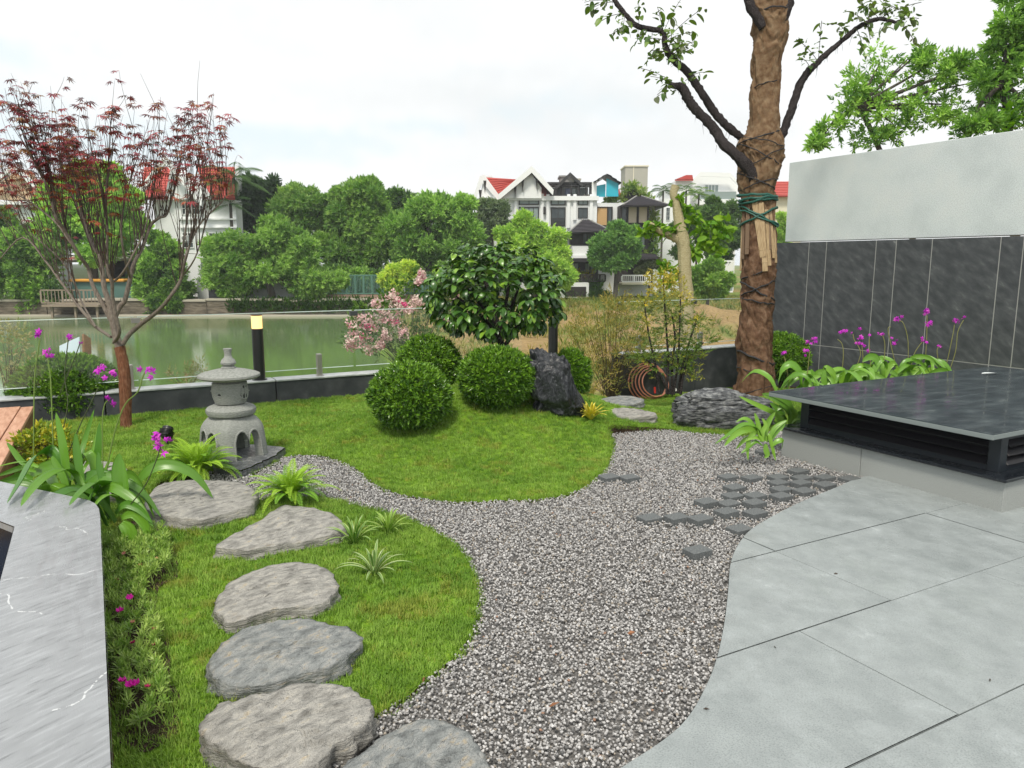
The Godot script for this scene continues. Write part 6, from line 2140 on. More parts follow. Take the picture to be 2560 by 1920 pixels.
	for p in limbs:
		var sm: Array = smooth_line(p, 5)
		var g := G.new()
		for k in sm.size():
			var o: Vector4 = sm[k]
			o.w *= 0.78 + 0.14 * noise.get_noise_1d(k * 1.7 + o.x * 9.0)
			sm[k] = o
		g.tube(sm, 14, 0.16)
		put(t, "limb", g.mesh(), M.dark_bark)
	# loose fibres hanging from the limbs
	var fib := G.new()
	for k in 90:
		var p: Array = limbs[k % 3]
		var i := 1 + int(rnd(0, p.size() - 2))
		var a: Vector4 = p[i]
		var b: Vector4 = p[mini(i + 1, p.size() - 1)]
		var o := a.lerp(b, rnd(0, 1))
		var at := Vector3(o.x, o.y, o.z) + Vector3(rnd(-1, 1), rnd(-1, 0.2), rnd(-1, 1)).normalized() * o.w
		var e := at + Vector3(rnd(-0.03, 0.03), rnd(-0.13, 0.02), rnd(-0.03, 0.03))
		fib.tube([Vector4(at.x, at.y, at.z, 0.003), Vector4(e.x, e.y, e.z, 0.001)], 3, 0.0, false)
	put(t, "loose_fibres", fib.mesh(), M.cord, "", "stuff")
	# shoots and oval leaves
	var shoots := [
		[Vector3(6.261, 3.906, -7.541), Vector3(5.915, 3.754, -7.472)], [Vector3(6.261, 3.906, -7.541), Vector3(6.281, 3.823, -7.168)], [Vector3(6.24, 4.016, -7.573), Vector3(6.417, 4.066, -7.254)], [Vector3(6.24, 4.016, -7.573), Vector3(6.656, 4.4, -7.416)], [Vector3(6.228, 4.115, -7.597), Vector3(6.126, 4.395, -7.589)], [Vector3(6.228, 4.115, -7.597), Vector3(6.586, 4.579, -7.718)], [Vector3(6.076, 4.17, -7.691), Vector3(5.812, 3.958, -7.566)], [Vector3(5.952, 4.208, -7.766), Vector3(5.555, 4.039, -7.721)],
		[Vector3(5.846, 4.345, -7.849), Vector3(5.534, 4.232, -7.884)], [Vector3(5.846, 4.345, -7.849), Vector3(5.611, 4.009, -7.57)], [Vector3(5.754, 4.483, -7.925), Vector3(5.544, 4.433, -8.146)], [Vector3(5.754, 4.483, -7.925), Vector3(5.427, 4.483, -8.104)], [Vector3(6.296, 3.851, -7.512), Vector3(6.214, 3.961, -7.808)], [Vector3(6.178, 3.448, -7.271), Vector3(5.911, 3.318, -7.278)], [Vector3(6.224, 3.421, -7.241), Vector3(5.924, 3.555, -7.43)], [Vector3(6.156, 3.475, -7.288), Vector3(5.704, 3.596, -7.327)],
		[Vector3(6.278, 3.501, -7.227), Vector3(6.404, 3.579, -7.056)], [Vector3(6.305, 3.851, -7.507), Vector3(6.336, 3.929, -7.158)], [Vector3(6.27, 3.895, -7.534), Vector3(6.136, 4.089, -7.297)], [Vector3(5.98, 4.192, -7.747), Vector3(6.001, 4.455, -7.785)], [Vector3(7.657, 3.743, -6.516), Vector3(7.377, 3.956, -6.593)], [Vector3(7.672, 3.754, -6.51), Vector3(7.74, 4.2, -6.554)], [Vector3(7.587, 3.636, -6.535), Vector3(7.324, 3.717, -6.463)], [Vector3(8.197, 4.173, -6.3), Vector3(7.921, 4.275, -6.353)],
		[Vector3(8.24, 4.184, -6.278), Vector3(8.402, 4.476, -6.358)], [Vector3(8.334, 4.222, -6.233), Vector3(8.543, 4.388, -6.15)], [Vector3(8.334, 4.222, -6.233), Vector3(8.882, 4.449, -6.09)], [Vector3(8.554, 4.157, -6.101), Vector3(8.579, 3.929, -5.93)], [Vector3(8.479, 4.184, -6.147), Vector3(8.647, 4.195, -5.942)], [Vector3(8.196, 4.162, -6.298), Vector3(8.04, 3.927, -6.109)], [Vector3(8.091, 4.109, -6.345), Vector3(8.052, 3.823, -6.199)], [Vector3(8.433, 4.205, -6.176), Vector3(8.231, 4.009, -6.135)], [Vector3(8.334, 4.222, -6.233), Vector3(7.886, 4.287, -6.144)],
		[Vector3(8.554, 4.157, -6.101), Vector3(8.632, 4.308, -6.086)], [Vector3(8.01, 4.039, -6.377), Vector3(7.769, 4.142, -6.412)], [Vector3(8.334, 4.222, -6.233), Vector3(8.361, 4.461, -6.147)], [Vector3(8.24, 4.184, -6.278), Vector3(8.306, 4.593, -6.548)], [Vector3(6.24, 4.016, -7.573), Vector3(5.8, 3.927, -7.336)], [Vector3(6.26, 3.895, -7.54), Vector3(6.108, 3.691, -7.123)], [Vector3(6.265, 3.961, -7.549), Vector3(6.089, 3.846, -7.047)],
	]
	var ms: Array[ArrayMesh] = [big_leaf(0.13, 0.07, 0.5), big_leaf(0.115, 0.062, 0.9), big_leaf(0.075, 0.038, 0.3)]
	var tones: Array[StandardMaterial3D] = []
	for k in 4:
		var lm := mat("oval_leaf_%d" % k, [Color(0.045, 0.10, 0.018), Color(0.085, 0.15, 0.022), Color(0.12, 0.20, 0.03), Color(0.085, 0.10, 0.055)][k], 0.45, 0.4)
		lm.backlight_enabled = true
		lm.backlight = Color(0.30, 0.40, 0.06)
		tones.append(lm)
	var g2 := G.new()
	for e in shoots:
		var a: Vector3 = e[0]
		var b: Vector3 = e[1]
		var mid := a.lerp(b, 0.5) + Vector3(0, 0.05, 0)
		var arc := bend(a, mid, b, 6)
		var pp: Array = []
		for q in arc:
			pp.append(Vector4(q.x, q.y, q.z, 0.004))
		g2.tube(pp, 4, 0.0, false)
		for k in 7:
			var at := arc[clampi(2 + int(k * 0.7), 0, 6)] + rand_dir() * 0.03
			var out := (Vector3(rnd(-1, 1), rnd(-0.9, 0.3), rnd(-1, 1)) + (b - a).normalized() * 0.4).normalized()
			var x := out.cross(Vector3.UP + rand_dir() * 0.4).normalized()
			many(t, "leaf", ms[int(rnd(0, 2.99))], tones[int(rnd(0, 3.99))], Transform3D(Basis(x, out, x.cross(out)) * Basis.from_scale(Vector3.ONE * rnd(0.7, 1.1)), at))
	var extra: Array[Transform3D] = []
	var ec := PackedColorArray()
	for e in shoots:
		var a: Vector3 = e[0]
		var b: Vector3 = e[1]
		for k in 6:
			var out := (Vector3(rnd(-1, 1), rnd(-0.9, 0.4), rnd(-1, 1))).normalized()
			extra.append(Transform3D(facing(out, rnd(0, TAU), rnd(0.7, 1.2)), a.lerp(b, rnd(0.05, 1.0)) + rand_dir() * 0.06))
			ec.append(mixc(Color(0.07, 0.13, 0.025), Color(0.16, 0.25, 0.04), rnd(0, 1)))
	scatter(t, "small_leaves", ms[2], M.leaf, extra, ec)
	put(t, "shoots", g2.mesh(), M.bark, "", "stuff")


func trunk_at(path: Array, y: float) -> Vector4:
	var best: Vector4 = path[0]
	for o: Vector4 in path:
		if absf(o.y - y) < absf(best.y - y):
			best = o
	return best


func trunk_point(path: Array, across: float, py: float, out: float) -> Vector3:
	# a point on the side of the trunk that faces the garden
	var y := lerpf(Vector3(6.872, 1.432, -6.521).y, Vector3(6.922, 2.077, -6.612).y, (560.0 - py) / 120.0)
	var o := trunk_at(path, y)
	var x := clampf(across * 8.9 / 1635.0, -o.w * 0.97, o.w * 0.97)
	var r := o.w * out
	var zf := sqrt(maxf(r * r - x * x, 0.0))
	var to := Vector3(-o.x, 0, -o.z).normalized()
	return Vector3(o.x, y, o.z) + Vector3.UP.cross(to) * x * out + to * zf


func wind(t: Node3D, called: String, path: Array, f: float, slant: float, rad: float, m: StandardMaterial3D, out: float) -> void:
	var n := path.size()
	var y0 := lerpf(Vector3(6.872, 1.432, -6.521).y, Vector3(6.922, 2.077, -6.612).y, (560.0 - f) / 120.0)
	var c := trunk_at(path, y0)
	var pts: Array = []
	for j in 41:
		var a := TAU * j / 40.0
		var y := y0 + slant * c.w * cos(a - YAW - 0.3)
		var o := trunk_at(path, y)
		var r := o.w * out + noise.get_noise_2d(cos(a) * 2.0, f * 40.0 + sin(a)) * 0.012
		pts.append(Vector4(o.x + cos(a) * r, y + noise.get_noise_2d(cos(a) * 1.5, f * 90.0 + sin(a)) * 0.02, o.z + sin(a) * r, rad))
	var g := G.new()
	g.tube(pts, 6, 0.0, false)
	put(t, called, g.mesh(), m)


# ---------------------------------------------------------------- lawn, gravel, pavers
func lawn_and_gravel() -> void:
	var island: PackedVector2Array = smooth_poly(PackedVector2Array([Vector2(1.061, -5.446), Vector2(1.219, -5.558), Vector2(1.366, -5.462), Vector2(1.464, -5.226), Vector2(1.501, -4.937), Vector2(1.493, -4.634), Vector2(1.534, -4.378), Vector2(1.628, -4.185), Vector2(1.747, -4.036), Vector2(1.885, -3.94), Vector2(2.06, -3.885), Vector2(2.224, -3.806), Vector2(2.446, -3.79), Vector2(2.659, -3.876), Vector2(2.941, -4.095), Vector2(3.215, -4.372), Vector2(3.466, -4.692), Vector2(3.592, -4.935), Vector2(3.728, -5.037), Vector2(3.96, -4.991), Vector2(4.202, -4.92), Vector2(4.336, -4.724), Vector2(4.357, -4.421)]), 3)
	# carry the lawn round the back along kerb and wall
	var back := PackedVector2Array([Vector2(5.0, -4.45), Vector2(5.4, -3.9), Vector2(8.49, -3.9), Vector2(8.49, -7.86), Vector2(5.94, -7.86), Vector2(5.9, -7.35), Vector2(4.62, -7.35), Vector2(4.5, -7.86), Vector2(-0.62, -7.86), Vector2(-0.55, -5.2), Vector2(-0.3, -3.80)])
	var fore: PackedVector2Array = PackedVector2Array([Vector2(0.163, -4.575), Vector2(0.342, -4.388), Vector2(0.65, -4.477), Vector2(0.884, -4.592), Vector2(1.008, -4.524), Vector2(1.166, -4.374), Vector2(1.273, -4.165), Vector2(1.393, -3.947), Vector2(1.483, -3.619), Vector2(1.504, -3.337), Vector2(1.455, -3.071), Vector2(1.361, -2.801), Vector2(1.257, -2.605), Vector2(1.15, -2.451), Vector2(1.056, -2.355), Vector2(0.946, -2.288), Vector2(0.818, -2.202), Vector2(0.731, -2.163), Vector2(0.646, -2.138), Vector2(0.568, -2.125), Vector2(0.335, -1.941), Vector2(0.129, -1.992), Vector2(-0.066, -2.021)])
	# one lawn: island, strip by the lantern and the fore lawn round the stones
	var isl := PackedVector2Array()
	for k in island.size() - 2:
		isl.append(island[k])
	for p in back:
		isl.append(p)
	for p: Vector2 in [PackedVector2Array([Vector2(0.163, -4.575)])[0], PackedVector2Array([Vector2(0.234, -5.263)])[0], PackedVector2Array([Vector2(0.538, -5.478)])[0], PackedVector2Array([Vector2(0.825, -5.188)])[0]]:
		isl.append(p)
	var fo := PackedVector2Array()
	for k in fore.size() - 1:
		for s in 3:
			fo.append(fore[k].cubic_interpolate(fore[k + 1], fore[maxi(k - 1, 0)], fore[mini(k + 2, fore.size() - 1)], s / 3.0))
	fo.append(fore[fore.size() - 1])
	fo.append(Vector2(-0.05, -1.2))
	fo.append(Vector2(-0.06, -3.62))
	fo.append(Vector2(-0.3, -3.80))
	fo.append(PackedVector2Array([Vector2(0.145, -5.083)])[0])
	var lawns: Array[PackedVector2Array] = [isl, fo]
	var height := func(x: float, z: float) -> float: return lawn_y(x, z) + 0.004 * noise.get_noise_2d(x * 6.0, z * 6.0)
	for k in 2:
		var g := G.new()
		polygon_sheet(g, lawns[k], 0.10, height)
		tag(put(self, "lawn", g.mesh(), M.turf), ["mown lawn that swells into a mound under the clipped shrubs", "mown lawn around the stepping stones"][k], "lawn", "", "structure")
		g = G.new()
		skirt(g, lawns[k], height, -0.2)
		tag(put(self, "lawn_edge", g.mesh(), M.soil), ["cut earth edge of the mound lawn", "cut earth edge of the stepping stone lawn"][k], "lawn edge", "", "structure")
	# blades
	var tufts: Array[ArrayMesh] = []
	for v in 3:
		var g := G.new()
		for k in 13:
			var az := rnd(0, TAU)
			var o := Vector3(rnd(-0.02, 0.02), 0, rnd(-0.02, 0.02))
			var d := Vector3(sin(az), 0, cos(az))
			var l := rnd(0.015, 0.032)
			var lean := rnd(0.25, 1.25)
			var s := d.cross(Vector3.UP) * 0.0013
			var m := o + (d * sin(lean * 0.5) + Vector3.UP * cos(lean * 0.5)) * l * 0.55
			var e := m + (d * sin(lean) + Vector3.UP * cos(lean)) * l * 0.55
			g.col = Color(1, 1, 1) * rnd(0.75, 1.25)
			var i0 := g.p(o - s)
			var i1 := g.p(o + s)
			var i2 := g.p(m + s * 0.9)
			var i3 := g.p(m - s * 0.9)
			var i4 := g.p(e)
			g.t(i0, i1, i2)
			g.t(i0, i2, i3)
			g.t(i3, i2, i4)
		tufts.append(g.mesh(true))
	for k in 2:
		var xs: Array = [[], [], []]
		var cs: Array = [PackedColorArray(), PackedColorArray(), PackedColorArray()]
		var r := Rect2(lawns[k][0], Vector2.ZERO)
		for p in lawns[k]:
			r = r.expand(p)
		var only: Array[PackedVector2Array] = [lawns[k]]
		var total := int(r.get_area() * (2600.0 if k == 1 else 1700.0))
		for j in total:
			var p := Vector2(rnd(r.position.x, r.end.x), rnd(r.position.y, r.end.y))
			if p.x > 5.3 and p.y > -4.6 or not inside(p + Vector2(rnd(-0.02, 0.02), rnd(-0.02, 0.02)), only) or inside(p, keep_out):
				continue
			var y: float = height.call(p.x, p.y)
			var v := j % 3
			var n1 := noise.get_noise_2d(p.x * 1.7, p.y * 1.7)
			var n2 := noise.get_noise_2d(p.x * 7.0 + 30.0, p.y * 7.0)
			var c := mixc(Color(0.16, 0.305, 0.04), Color(0.315, 0.475, 0.085), 0.5 + n1 * 0.9 + n2 * 0.5)
			var dry := smoothstep(0.22, 0.5, noise.get_noise_2d(p.x * 3.0 - 50.0, p.y * 3.0)) * 0.55
			c = mixc(c, Color(0.36, 0.34, 0.07), dry + (0.5 if rnd(0, 1) < 0.05 else 0.0))
			var s := rnd(0.75, 1.2) * (1.0 + 0.5 * n2)
			xs[v].append(Transform3D(Basis(Vector3.UP, rnd(0, TAU)) * Basis.from_scale(Vector3(1.0, s, 1.0)), Vector3(p.x, y - 0.002, p.y)))
			cs[v].append(c * rnd(0.8, 1.2))
		# longer blades hang over the cut edge
		for e in lawns[k].size():
			var a := lawns[k][e]
			var b := lawns[k][(e + 1) % lawns[k].size()]
			var out := Vector2((b - a).y, -(b - a).x).normalized() * (1.0 if area(lawns[k]) > 0.0 else -1.0)
			for s in int((b - a).length() / 0.011):
				var p := a.lerp(b, rnd(0, 1)) + out * rnd(-0.015, 0.012)
				if inside(p, keep_out) or p.y < -7.7 or p.x < 0.1:
					continue
				var sc := rnd(0.8, 1.25)
				xs[s % 3].append(Transform3D(facing(Vector3(out.x * 0.7, 1.0, out.y * 0.7), rnd(0, TAU), sc), Vector3(p.x, height.call(p.x, p.y) - rnd(0.004, 0.024), p.y)))
				cs[s % 3].append(mixc(Color(0.11, 0.22, 0.02), Color(0.24, 0.36, 0.05), rnd(0, 1)))
		for v in 3:
			var typed: Array[Transform3D] = []
			typed.assign(xs[v])
			var o := scatter(self, "grass", tufts[v], M.grass_blade, typed, cs[v], "stuff")
			tag(o, ["short fine grass blades covering the mound lawn", "short fine grass blades around the stepping stones"][k], "grass")

	# gravel: a bed and its pebbles
	var bed := PackedVector2Array([Vector2(0.0, -1.0), Vector2(0.6, -6.2), Vector2(5.4, -5.2), Vector2(5.4, -3.87), Vector2(4.39, -3.87), Vector2(4.39, -3.0), Vector2(2.6, -0.9), Vector2(2.0, -0.6)])
	var path := thing("gravel_path", "winding bed of small grey gravel between lawns and terrace", "gravel path", Vector3(2.2, 0, -3), "", "structure")
	var gb := G.new()
	polygon_sheet(gb, bed, 0.25, func(x: float, z: float) -> float: return -0.034 + 0.006 * noise.get_noise_2d(x * 4.0, z * 4.0))
	put(path, "gravel_bed", gb.mesh(), M.gravel_bed)
	var pavers: Array[PackedVector2Array] = []
	var spots := [[3.582, -3.566], [3.699, -3.472], [3.865, -3.401], [3.996, -3.319], [4.130, -3.246], [4.091, -3.431], [4.248, -3.152], [3.761, -3.304], [3.874, -3.223], [3.985, -3.128], [3.670, -3.198], [3.765, -3.104], [3.435, -3.362], [3.315, -3.254], [3.424, -3.178], [3.549, -3.092], [3.182, -3.155], [3.306, -3.071], [2.614, -3.179], [2.735, -3.095], [2.834, -3.014], [3.043, -3.029], [3.186, -2.951], [3.069, -3.221], [2.923, -2.809], [2.886, -3.938], [3.000, -3.869], [2.499, -2.668], [4.31, -3.93]]
	for e in spots:
		var c := Vector2(e[0], e[1])
		var h := rnd(0.001, 0.013)
		var a := rnd(-0.035, 0.035)
		var s := Vector2(0.118, 0.090)
		var q := PackedVector2Array()
		for w: Vector2 in [Vector2(-1, -1), Vector2(1, -1), Vector2(1, 1), Vector2(-1, 1)]:
			q.append(c + (w * s * 0.5).rotated(a))
		pavers.append(Geometry2D.offset_polygon(q, 0.004)[0])
		var g := G.new()
		g.box(Vector3(c.x, h - 0.03, c.y), Vector3(s.x, 0.06, s.y), Basis(Vector3.UP, -a) * Basis(Vector3(1, 0, 0), rnd(-0.02, 0.02)), 0.0025)
		put(path, "paver", g.mesh(), M.basalt)
	var pebbles: Array[ArrayMesh] = []
	for v in 5:
		var g := G.new()
		var sp := SphereMesh.new()
		sp.radial_segments = 6
		sp.rings = 3
		var arr := sp.get_mesh_arrays()
		var vs: PackedVector3Array = arr[Mesh.ARRAY_VERTEX]
		var seen := {}
		for w in vs:
			var key := w.snapped(Vector3.ONE * 0.01)
			if not seen.has(key):
				seen[key] = 0.5 + rnd(-0.14, 0.14)
			g.p(w.normalized() * float(seen[key]) * Vector3(1.0, 0.62, 0.78))
		var ids: PackedInt32Array = arr[Mesh.ARRAY_INDEX]
		for k in range(0, ids.size(), 3):
			g.t(ids[k], ids[k + 2], ids[k + 1])
		pebbles.append(g.mesh(true))
	var block: Array[PackedVector2Array] = []
	block.append_array(lawns)
	block.append_array(pavers)
	for q in keep_out:
		block.append(q)
	var px: Array = [[], [], [], [], []]
	var pc: Array = [PackedColorArray(), PackedColorArray(), PackedColorArray(), PackedColorArray(), PackedColorArray()]
	var beds: Array[PackedVector2Array] = [bed]
	for j in 250000:
		var p := Vector2(rnd(0.0, 5.4), rnd(-6.2, -0.7))
		if not inside(p, beds) or inside(p, block):
			continue
		var v := j % 5
		var s := rnd(0.0075, 0.0135)
		var c: Color
		var r := rnd(0, 1)
		if r < 0.14:
			c = grey(rnd(0.09, 0.18))
		elif r < 0.66:
			c = grey(rnd(0.26, 0.42)) * Color(1.02, 1.0, 0.99)
		elif r < 0.93:
			c = grey(rnd(0.42, 0.60)) * Color(1.0, 0.985, 0.98)
		elif r < 0.996:
			c = Color(0.36, 0.32, 0.27) * rnd(0.7, 1.2)
		else:
			c = Color(0.34, 0.21, 0.15)
		px[v].append(Transform3D(facing(Vector3.UP + rand_dir() * 0.7, rnd(0, TAU), s), Vector3(p.x, -0.030 + rnd(0.0, 0.018), p.y)))
		pc[v].append(c)
	for v in 5:
		var typed: Array[Transform3D] = []
		typed.assign(px[v])
		var o := scatter(path, "pebbles_%03d" % v if v else "pebbles", pebbles[v], M.pebble, typed, pc[v], "stuff")
	# fallen leaves on gravel
	var lm := mat("fallen_leaf", Color(0.30, 0.13, 0.06), 0.8)
	var says := ["rusty fallen leaf on the gravel below the lone paver", "brown fallen leaf on the gravel beside the lawn's lower curve", "pale fallen leaf lying mid gravel", "tan fallen leaf on the gravel near the terrace curve"]
	var k2 := 0
	for p: Vector3 in [Vector3(2.482, -0.02, -2.643), Vector3(0.874, -0.02, -2.232), Vector3(1.177, -0.02, -1.906), Vector3(1.735, -0.02, -2.175)]:
		var g := leaf_g(0.04, 0.018, 0.1, 0.3, p + Vector3(0, 0.006, 0), facing(Vector3(rnd(-1, 1), 0.1, rnd(-1, 1)), 0.3, 1.0))
		tag(put(self, "fallen_leaf", g.mesh(true), lm), says[k2], "leaf", "fallen leaves")
		k2 += 1


# ---------------------------------------------------------------- just outside the fence
func beyond_fence() -> void:
	# pink bougainvillea
	var t := thing("bougainvillea", "sprawling pale pink bougainvillea beyond the glass", "flowering shrub", Vector3(3.755, -0.098, -9.91))
	var blobs := [Vector4(3.691, 0.542, -10.062, 0.357), Vector4(4.151, 0.584, -10.164, 0.4), Vector4(3.354, 0.606, -10.258, 0.259), Vector4(3.169, 0.414, -10.325, 0.227), Vector4(3.434, 0.307, -9.929, 0.286), Vector4(3.836, 0.222, -9.924, 0.324), Vector4(4.441, 0.776, -10.157, 0.303), Vector4(3.733, 0.917, -10.339, 0.198), Vector4(4.075, 1.11, -10.303, 0.147)]
	loose_bush(t, blobs, 520, 0.06, 0.034, Color(0.07, 0.16, 0.03), Color(0.20, 0.30, 0.08), Vector3(3.843, -0.177, -9.963), 5, M.leaf_far)
	var fl := G.new()
	for k in 9:
		var b := Basis(Vector3.UP, k * 2.4) * Basis(Vector3(1, 0, 0), rnd(0.2, 1.4))
		leaf_g(rnd(0.03, 0.042), 0.030, 0.1, 0.2, rand_dir() * 0.03, b, fl)
	var fm := fl.mesh(true)
	var xs: Array[Transform3D] = []
	var cs := PackedColorArray()
	for b: Vector4 in [Vector4(3.116, 0.527, -10.143, 0.14), Vector4(3.074, 0.339, -10.132, 0.14), Vector4(3.221, 0.433, -10.069, 0.14), Vector4(3.012, 0.257, -10.151, 0.089), Vector4(3.342, 0.558, -10.025, 0.115), Vector4(3.235, 0.621, -10.095, 0.102), Vector4(3.463, 0.684, -9.982, 0.127), Vector4(3.57, 0.621, -9.912, 0.115), Vector4(3.748, 0.759, -9.84, 0.102), Vector4(3.866, 0.841, -9.79, 0.089), Vector4(3.469, 0.401, -9.927, 0.102), Vector4(3.667, 0.433, -9.824, 0.089), Vector4(3.389, 0.81, -10.046, 0.089), Vector4(3.572, 0.935, -9.969, 0.076), Vector4(3.917, 1.136, -9.817, 0.089), Vector4(3.962, 1.218, -9.807, 0.064), Vector4(3.643, 0.841, -9.913, 0.089), Vector4(4.031, 0.81, -9.694, 0.076), Vector4(4.184, 0.621, -9.576, 0.064), Vector4(3.376, 0.276, -9.955, 0.076), Vector4(4.348, 0.935, -9.544, 0.076), Vector4(3.26, 0.213, -10.007, 0.076)]:
		for k in 17:
			xs.append(Transform3D(facing(Vector3.UP + rand_dir(), rnd(0, TAU), rnd(0.7, 1.2)), Vector3(b.x, b.y, b.z) + rand_dir() * b.w * pow(rnd(0, 1), 0.4)))
			cs.append(mixc(Color(0.72, 0.42, 0.46), Color(0.80, 0.74, 0.64), rnd(0, 1)) if rnd(0, 1) > 0.04 else Color(0.70, 0.12, 0.28))
	scatter(t, "blossom", fm, M.petal, xs, cs)

	# willow leaved yellowing bush
	t = thing("wild_bush", "yellowing wild bush with narrow leaves in the gate gap", "bush", Vector3(5.527, -0.212, -7.533))
	loose_bush(t, [Vector4(5.542, 0.639, -7.681, 0.287), Vector4(5.676, 0.412, -7.566, 0.345), Vector4(5.536, 0.264, -7.962, 0.297), Vector4(5.922, 0.681, -7.711, 0.235), Vector4(5.439, -0.042, -7.612, 0.287), Vector4(5.679, 0.129, -7.512, 0.23), Vector4(5.506, 0.489, -8.135, 0.192), Vector4(5.841, 0.849, -7.902, 0.154), Vector4(6.117, 0.381, -7.665, 0.202)], 560, 0.065, 0.013, Color(0.20, 0.23, 0.07), Color(0.46, 0.34, 0.10), Vector3(5.518, -0.326, -7.517), 6, M.leaf_far)
	# wilting weeds
	t = thing("wild_weeds", "pale wilting weeds climbing past the glass at the deck", "weeds", Vector3(-1.051, -0.246, -11.359))
	loose_bush(t, [Vector4(-1.011, 0.275, -11.433, 0.211), Vector4(-0.869, 0.449, -11.387, 0.141), Vector4(-1.106, 0.043, -11.442, 0.2), Vector4(-0.818, 0.101, -11.295, 0.117), Vector4(-1.019, 0.507, -11.479, 0.117)], 130, 0.06, 0.03, Color(0.28, 0.30, 0.12), Color(0.42, 0.36, 0.20), Vector3(-1.056, -0.304, -11.351), 5, M.leaf_far)
	t = thing("wild_weeds", "low weeds with faint pink tops behind the stone lantern and glass", "weeds", Vector3(1.072, -0.349, -10.87))
	loose_bush(t, [Vector4(0.845, -0.103, -11.04, 0.1), Vector4(1.011, -0.072, -10.954, 0.1), Vector4(1.145, -0.115, -10.873, 0.125), Vector4(0.945, -0.226, -10.963, 0.125), Vector4(1.308, -0.134, -10.781, 0.087), Vector4(1.155, 0.02, -10.893, 0.075)], 110, 0.05, 0.014, Color(0.16, 0.22, 0.05), Color(0.44, 0.30, 0.20), Vector3(1.017, -0.349, -10.9), 5, M.leaf_far)
	for e in [[620, 835], [700, 826], [760, 818], [560, 842], [340, 850], [500, 845]]:
		pass

	# nandina by the hose
	t = thing("nandina", "nandina with thin upright stems and yellow topped leaves before the short kerb", "shrub", Vector3(5.492, -0.032, -6.373))
	var g := G.new()
	var stems := [[Vector4(5.379, -0.042, -6.432, 0.015), Vector4(5.368, 0.22, -6.487, 0.013), Vector4(5.333, 0.523, -6.561, 0.011), Vector4(5.312, 0.775, -6.619, 0.009), Vector4(5.31, 0.976, -6.657, 0.007)], [Vector4(5.414, -0.023, -6.359, 0.015), Vector4(5.455, 0.327, -6.401, 0.013), Vector4(5.465, 0.628, -6.451, 0.011), Vector4(5.47, 0.929, -6.503, 0.009), Vector4(5.476, 1.23, -6.555, 0.007)], [Vector4(5.5, -0.042, -6.366, 0.015), Vector4(5.524, 0.271, -6.41, 0.013), Vector4(5.575, 0.573, -6.438, 0.011), Vector4(5.567, 0.825, -6.489, 0.008)], [Vector4(5.592, -0.041, -6.374, 0.015), Vector4(5.661, 0.264, -6.392, 0.013), Vector4(5.761, 0.568, -6.393, 0.011), Vector4(5.835, 0.771, -6.39, 0.008)], [Vector4(5.547, -0.038, -6.283, 0.015), Vector4(5.59, 0.177, -6.299, 0.013), Vector4(5.668, 0.378, -6.294, 0.01), Vector4(5.813, 0.528, -6.242, 0.007)], [Vector4(5.469, -0.042, -6.383, 0.015), Vector4(5.395, 0.17, -6.462, 0.012), Vector4(5.295, 0.321, -6.545, 0.009), Vector4(5.232, 0.371, -6.589, 0.006)], [Vector4(5.48, -0.038, -6.32, 0.015), Vector4(5.532, 0.227, -6.341, 0.011), Vector4(5.565, 0.428, -6.359, 0.009), Vector4(5.63, 1.029, -6.434, 0.007)]]
	var sm := sprig(9, 0.040, 0.0125, 0.075, 0.9)
	var xs2: Array[Transform3D] = []
	var cs2 := PackedColorArray()
	for p in stems:
		var q: Array = smooth_line(p, 4)
		g = G.new()
		g.tube(q, 6)
		put(t, "stem", g.mesh(), M.dark_bark)
		for k in q.size():
			if k < q.size() * 0.25:
				continue
			var o: Vector4 = q[k]
			for j in 7 if k < q.size() - 3 else 12:
				var d := Vector3(rnd(-1, 1), rnd(-0.1, 0.5), rnd(-1, 1)).normalized()
				xs2.append(Transform3D(facing(d, rnd(0, TAU), rnd(0.8, 1.2)), Vector3(o.x, o.y, o.z) + d * rnd(0.02, 0.13)))
				var hi := smoothstep(0.75, 1.15, o.y)
				cs2.append(mixc(mixc(Color(0.07, 0.14, 0.02), Color(0.19, 0.27, 0.04), rnd(0, 1)), Color(0.56, 0.42, 0.03), clampf(hi * rnd(0.3, 1.1) + (0.4 if rnd(0, 1) < 0.12 else 0.0), 0, 1)))
	for b: Vector4 in [Vector4(5.39, 1.104, -6.579, 0.122), Vector4(5.506, 1.154, -6.525, 0.122), Vector4(5.615, 1.129, -6.461, 0.112), Vector4(5.445, 1.23, -6.572, 0.132), Vector4(5.56, 1.28, -6.519, 0.132), Vector4(5.329, 1.179, -6.626, 0.091), Vector4(5.648, 0.979, -6.415, 0.112), Vector4(5.276, 0.779, -6.582, 0.122), Vector4(5.74, 0.728, -6.319, 0.122), Vector4(5.612, 0.227, -6.297, 0.112), Vector4(5.757, 0.378, -6.245, 0.081), Vector4(5.695, 0.152, -6.237, 0.102)]:
		for k in 9:
			var low := b.y < 0.55
			xs2.append(Transform3D(facing(rand_dir() + Vector3(0, 0.3, 0), rnd(0, TAU), rnd(0.8, 1.2)), Vector3(b.x, b.y, b.z) + rand_dir() * b.w * rnd(0.2, 1.0)))
			cs2.append(mixc(Color(0.16, 0.22, 0.04), Color(0.60, 0.46, 0.03), rnd(0.0, 0.4) if low else rnd(0.3, 1.0)))
	scatter(t, "foliage", sm, M.leaf, xs2, cs2)

	# lopped street tree with fresh shoots
	var d := 15.0
	t = thing("lopped_tree", "pale lopped tree with fresh green shoots between wrapped trunk and dark villa", "tree", hp(5.2, -1.6, 15.0))
	g = G.new()
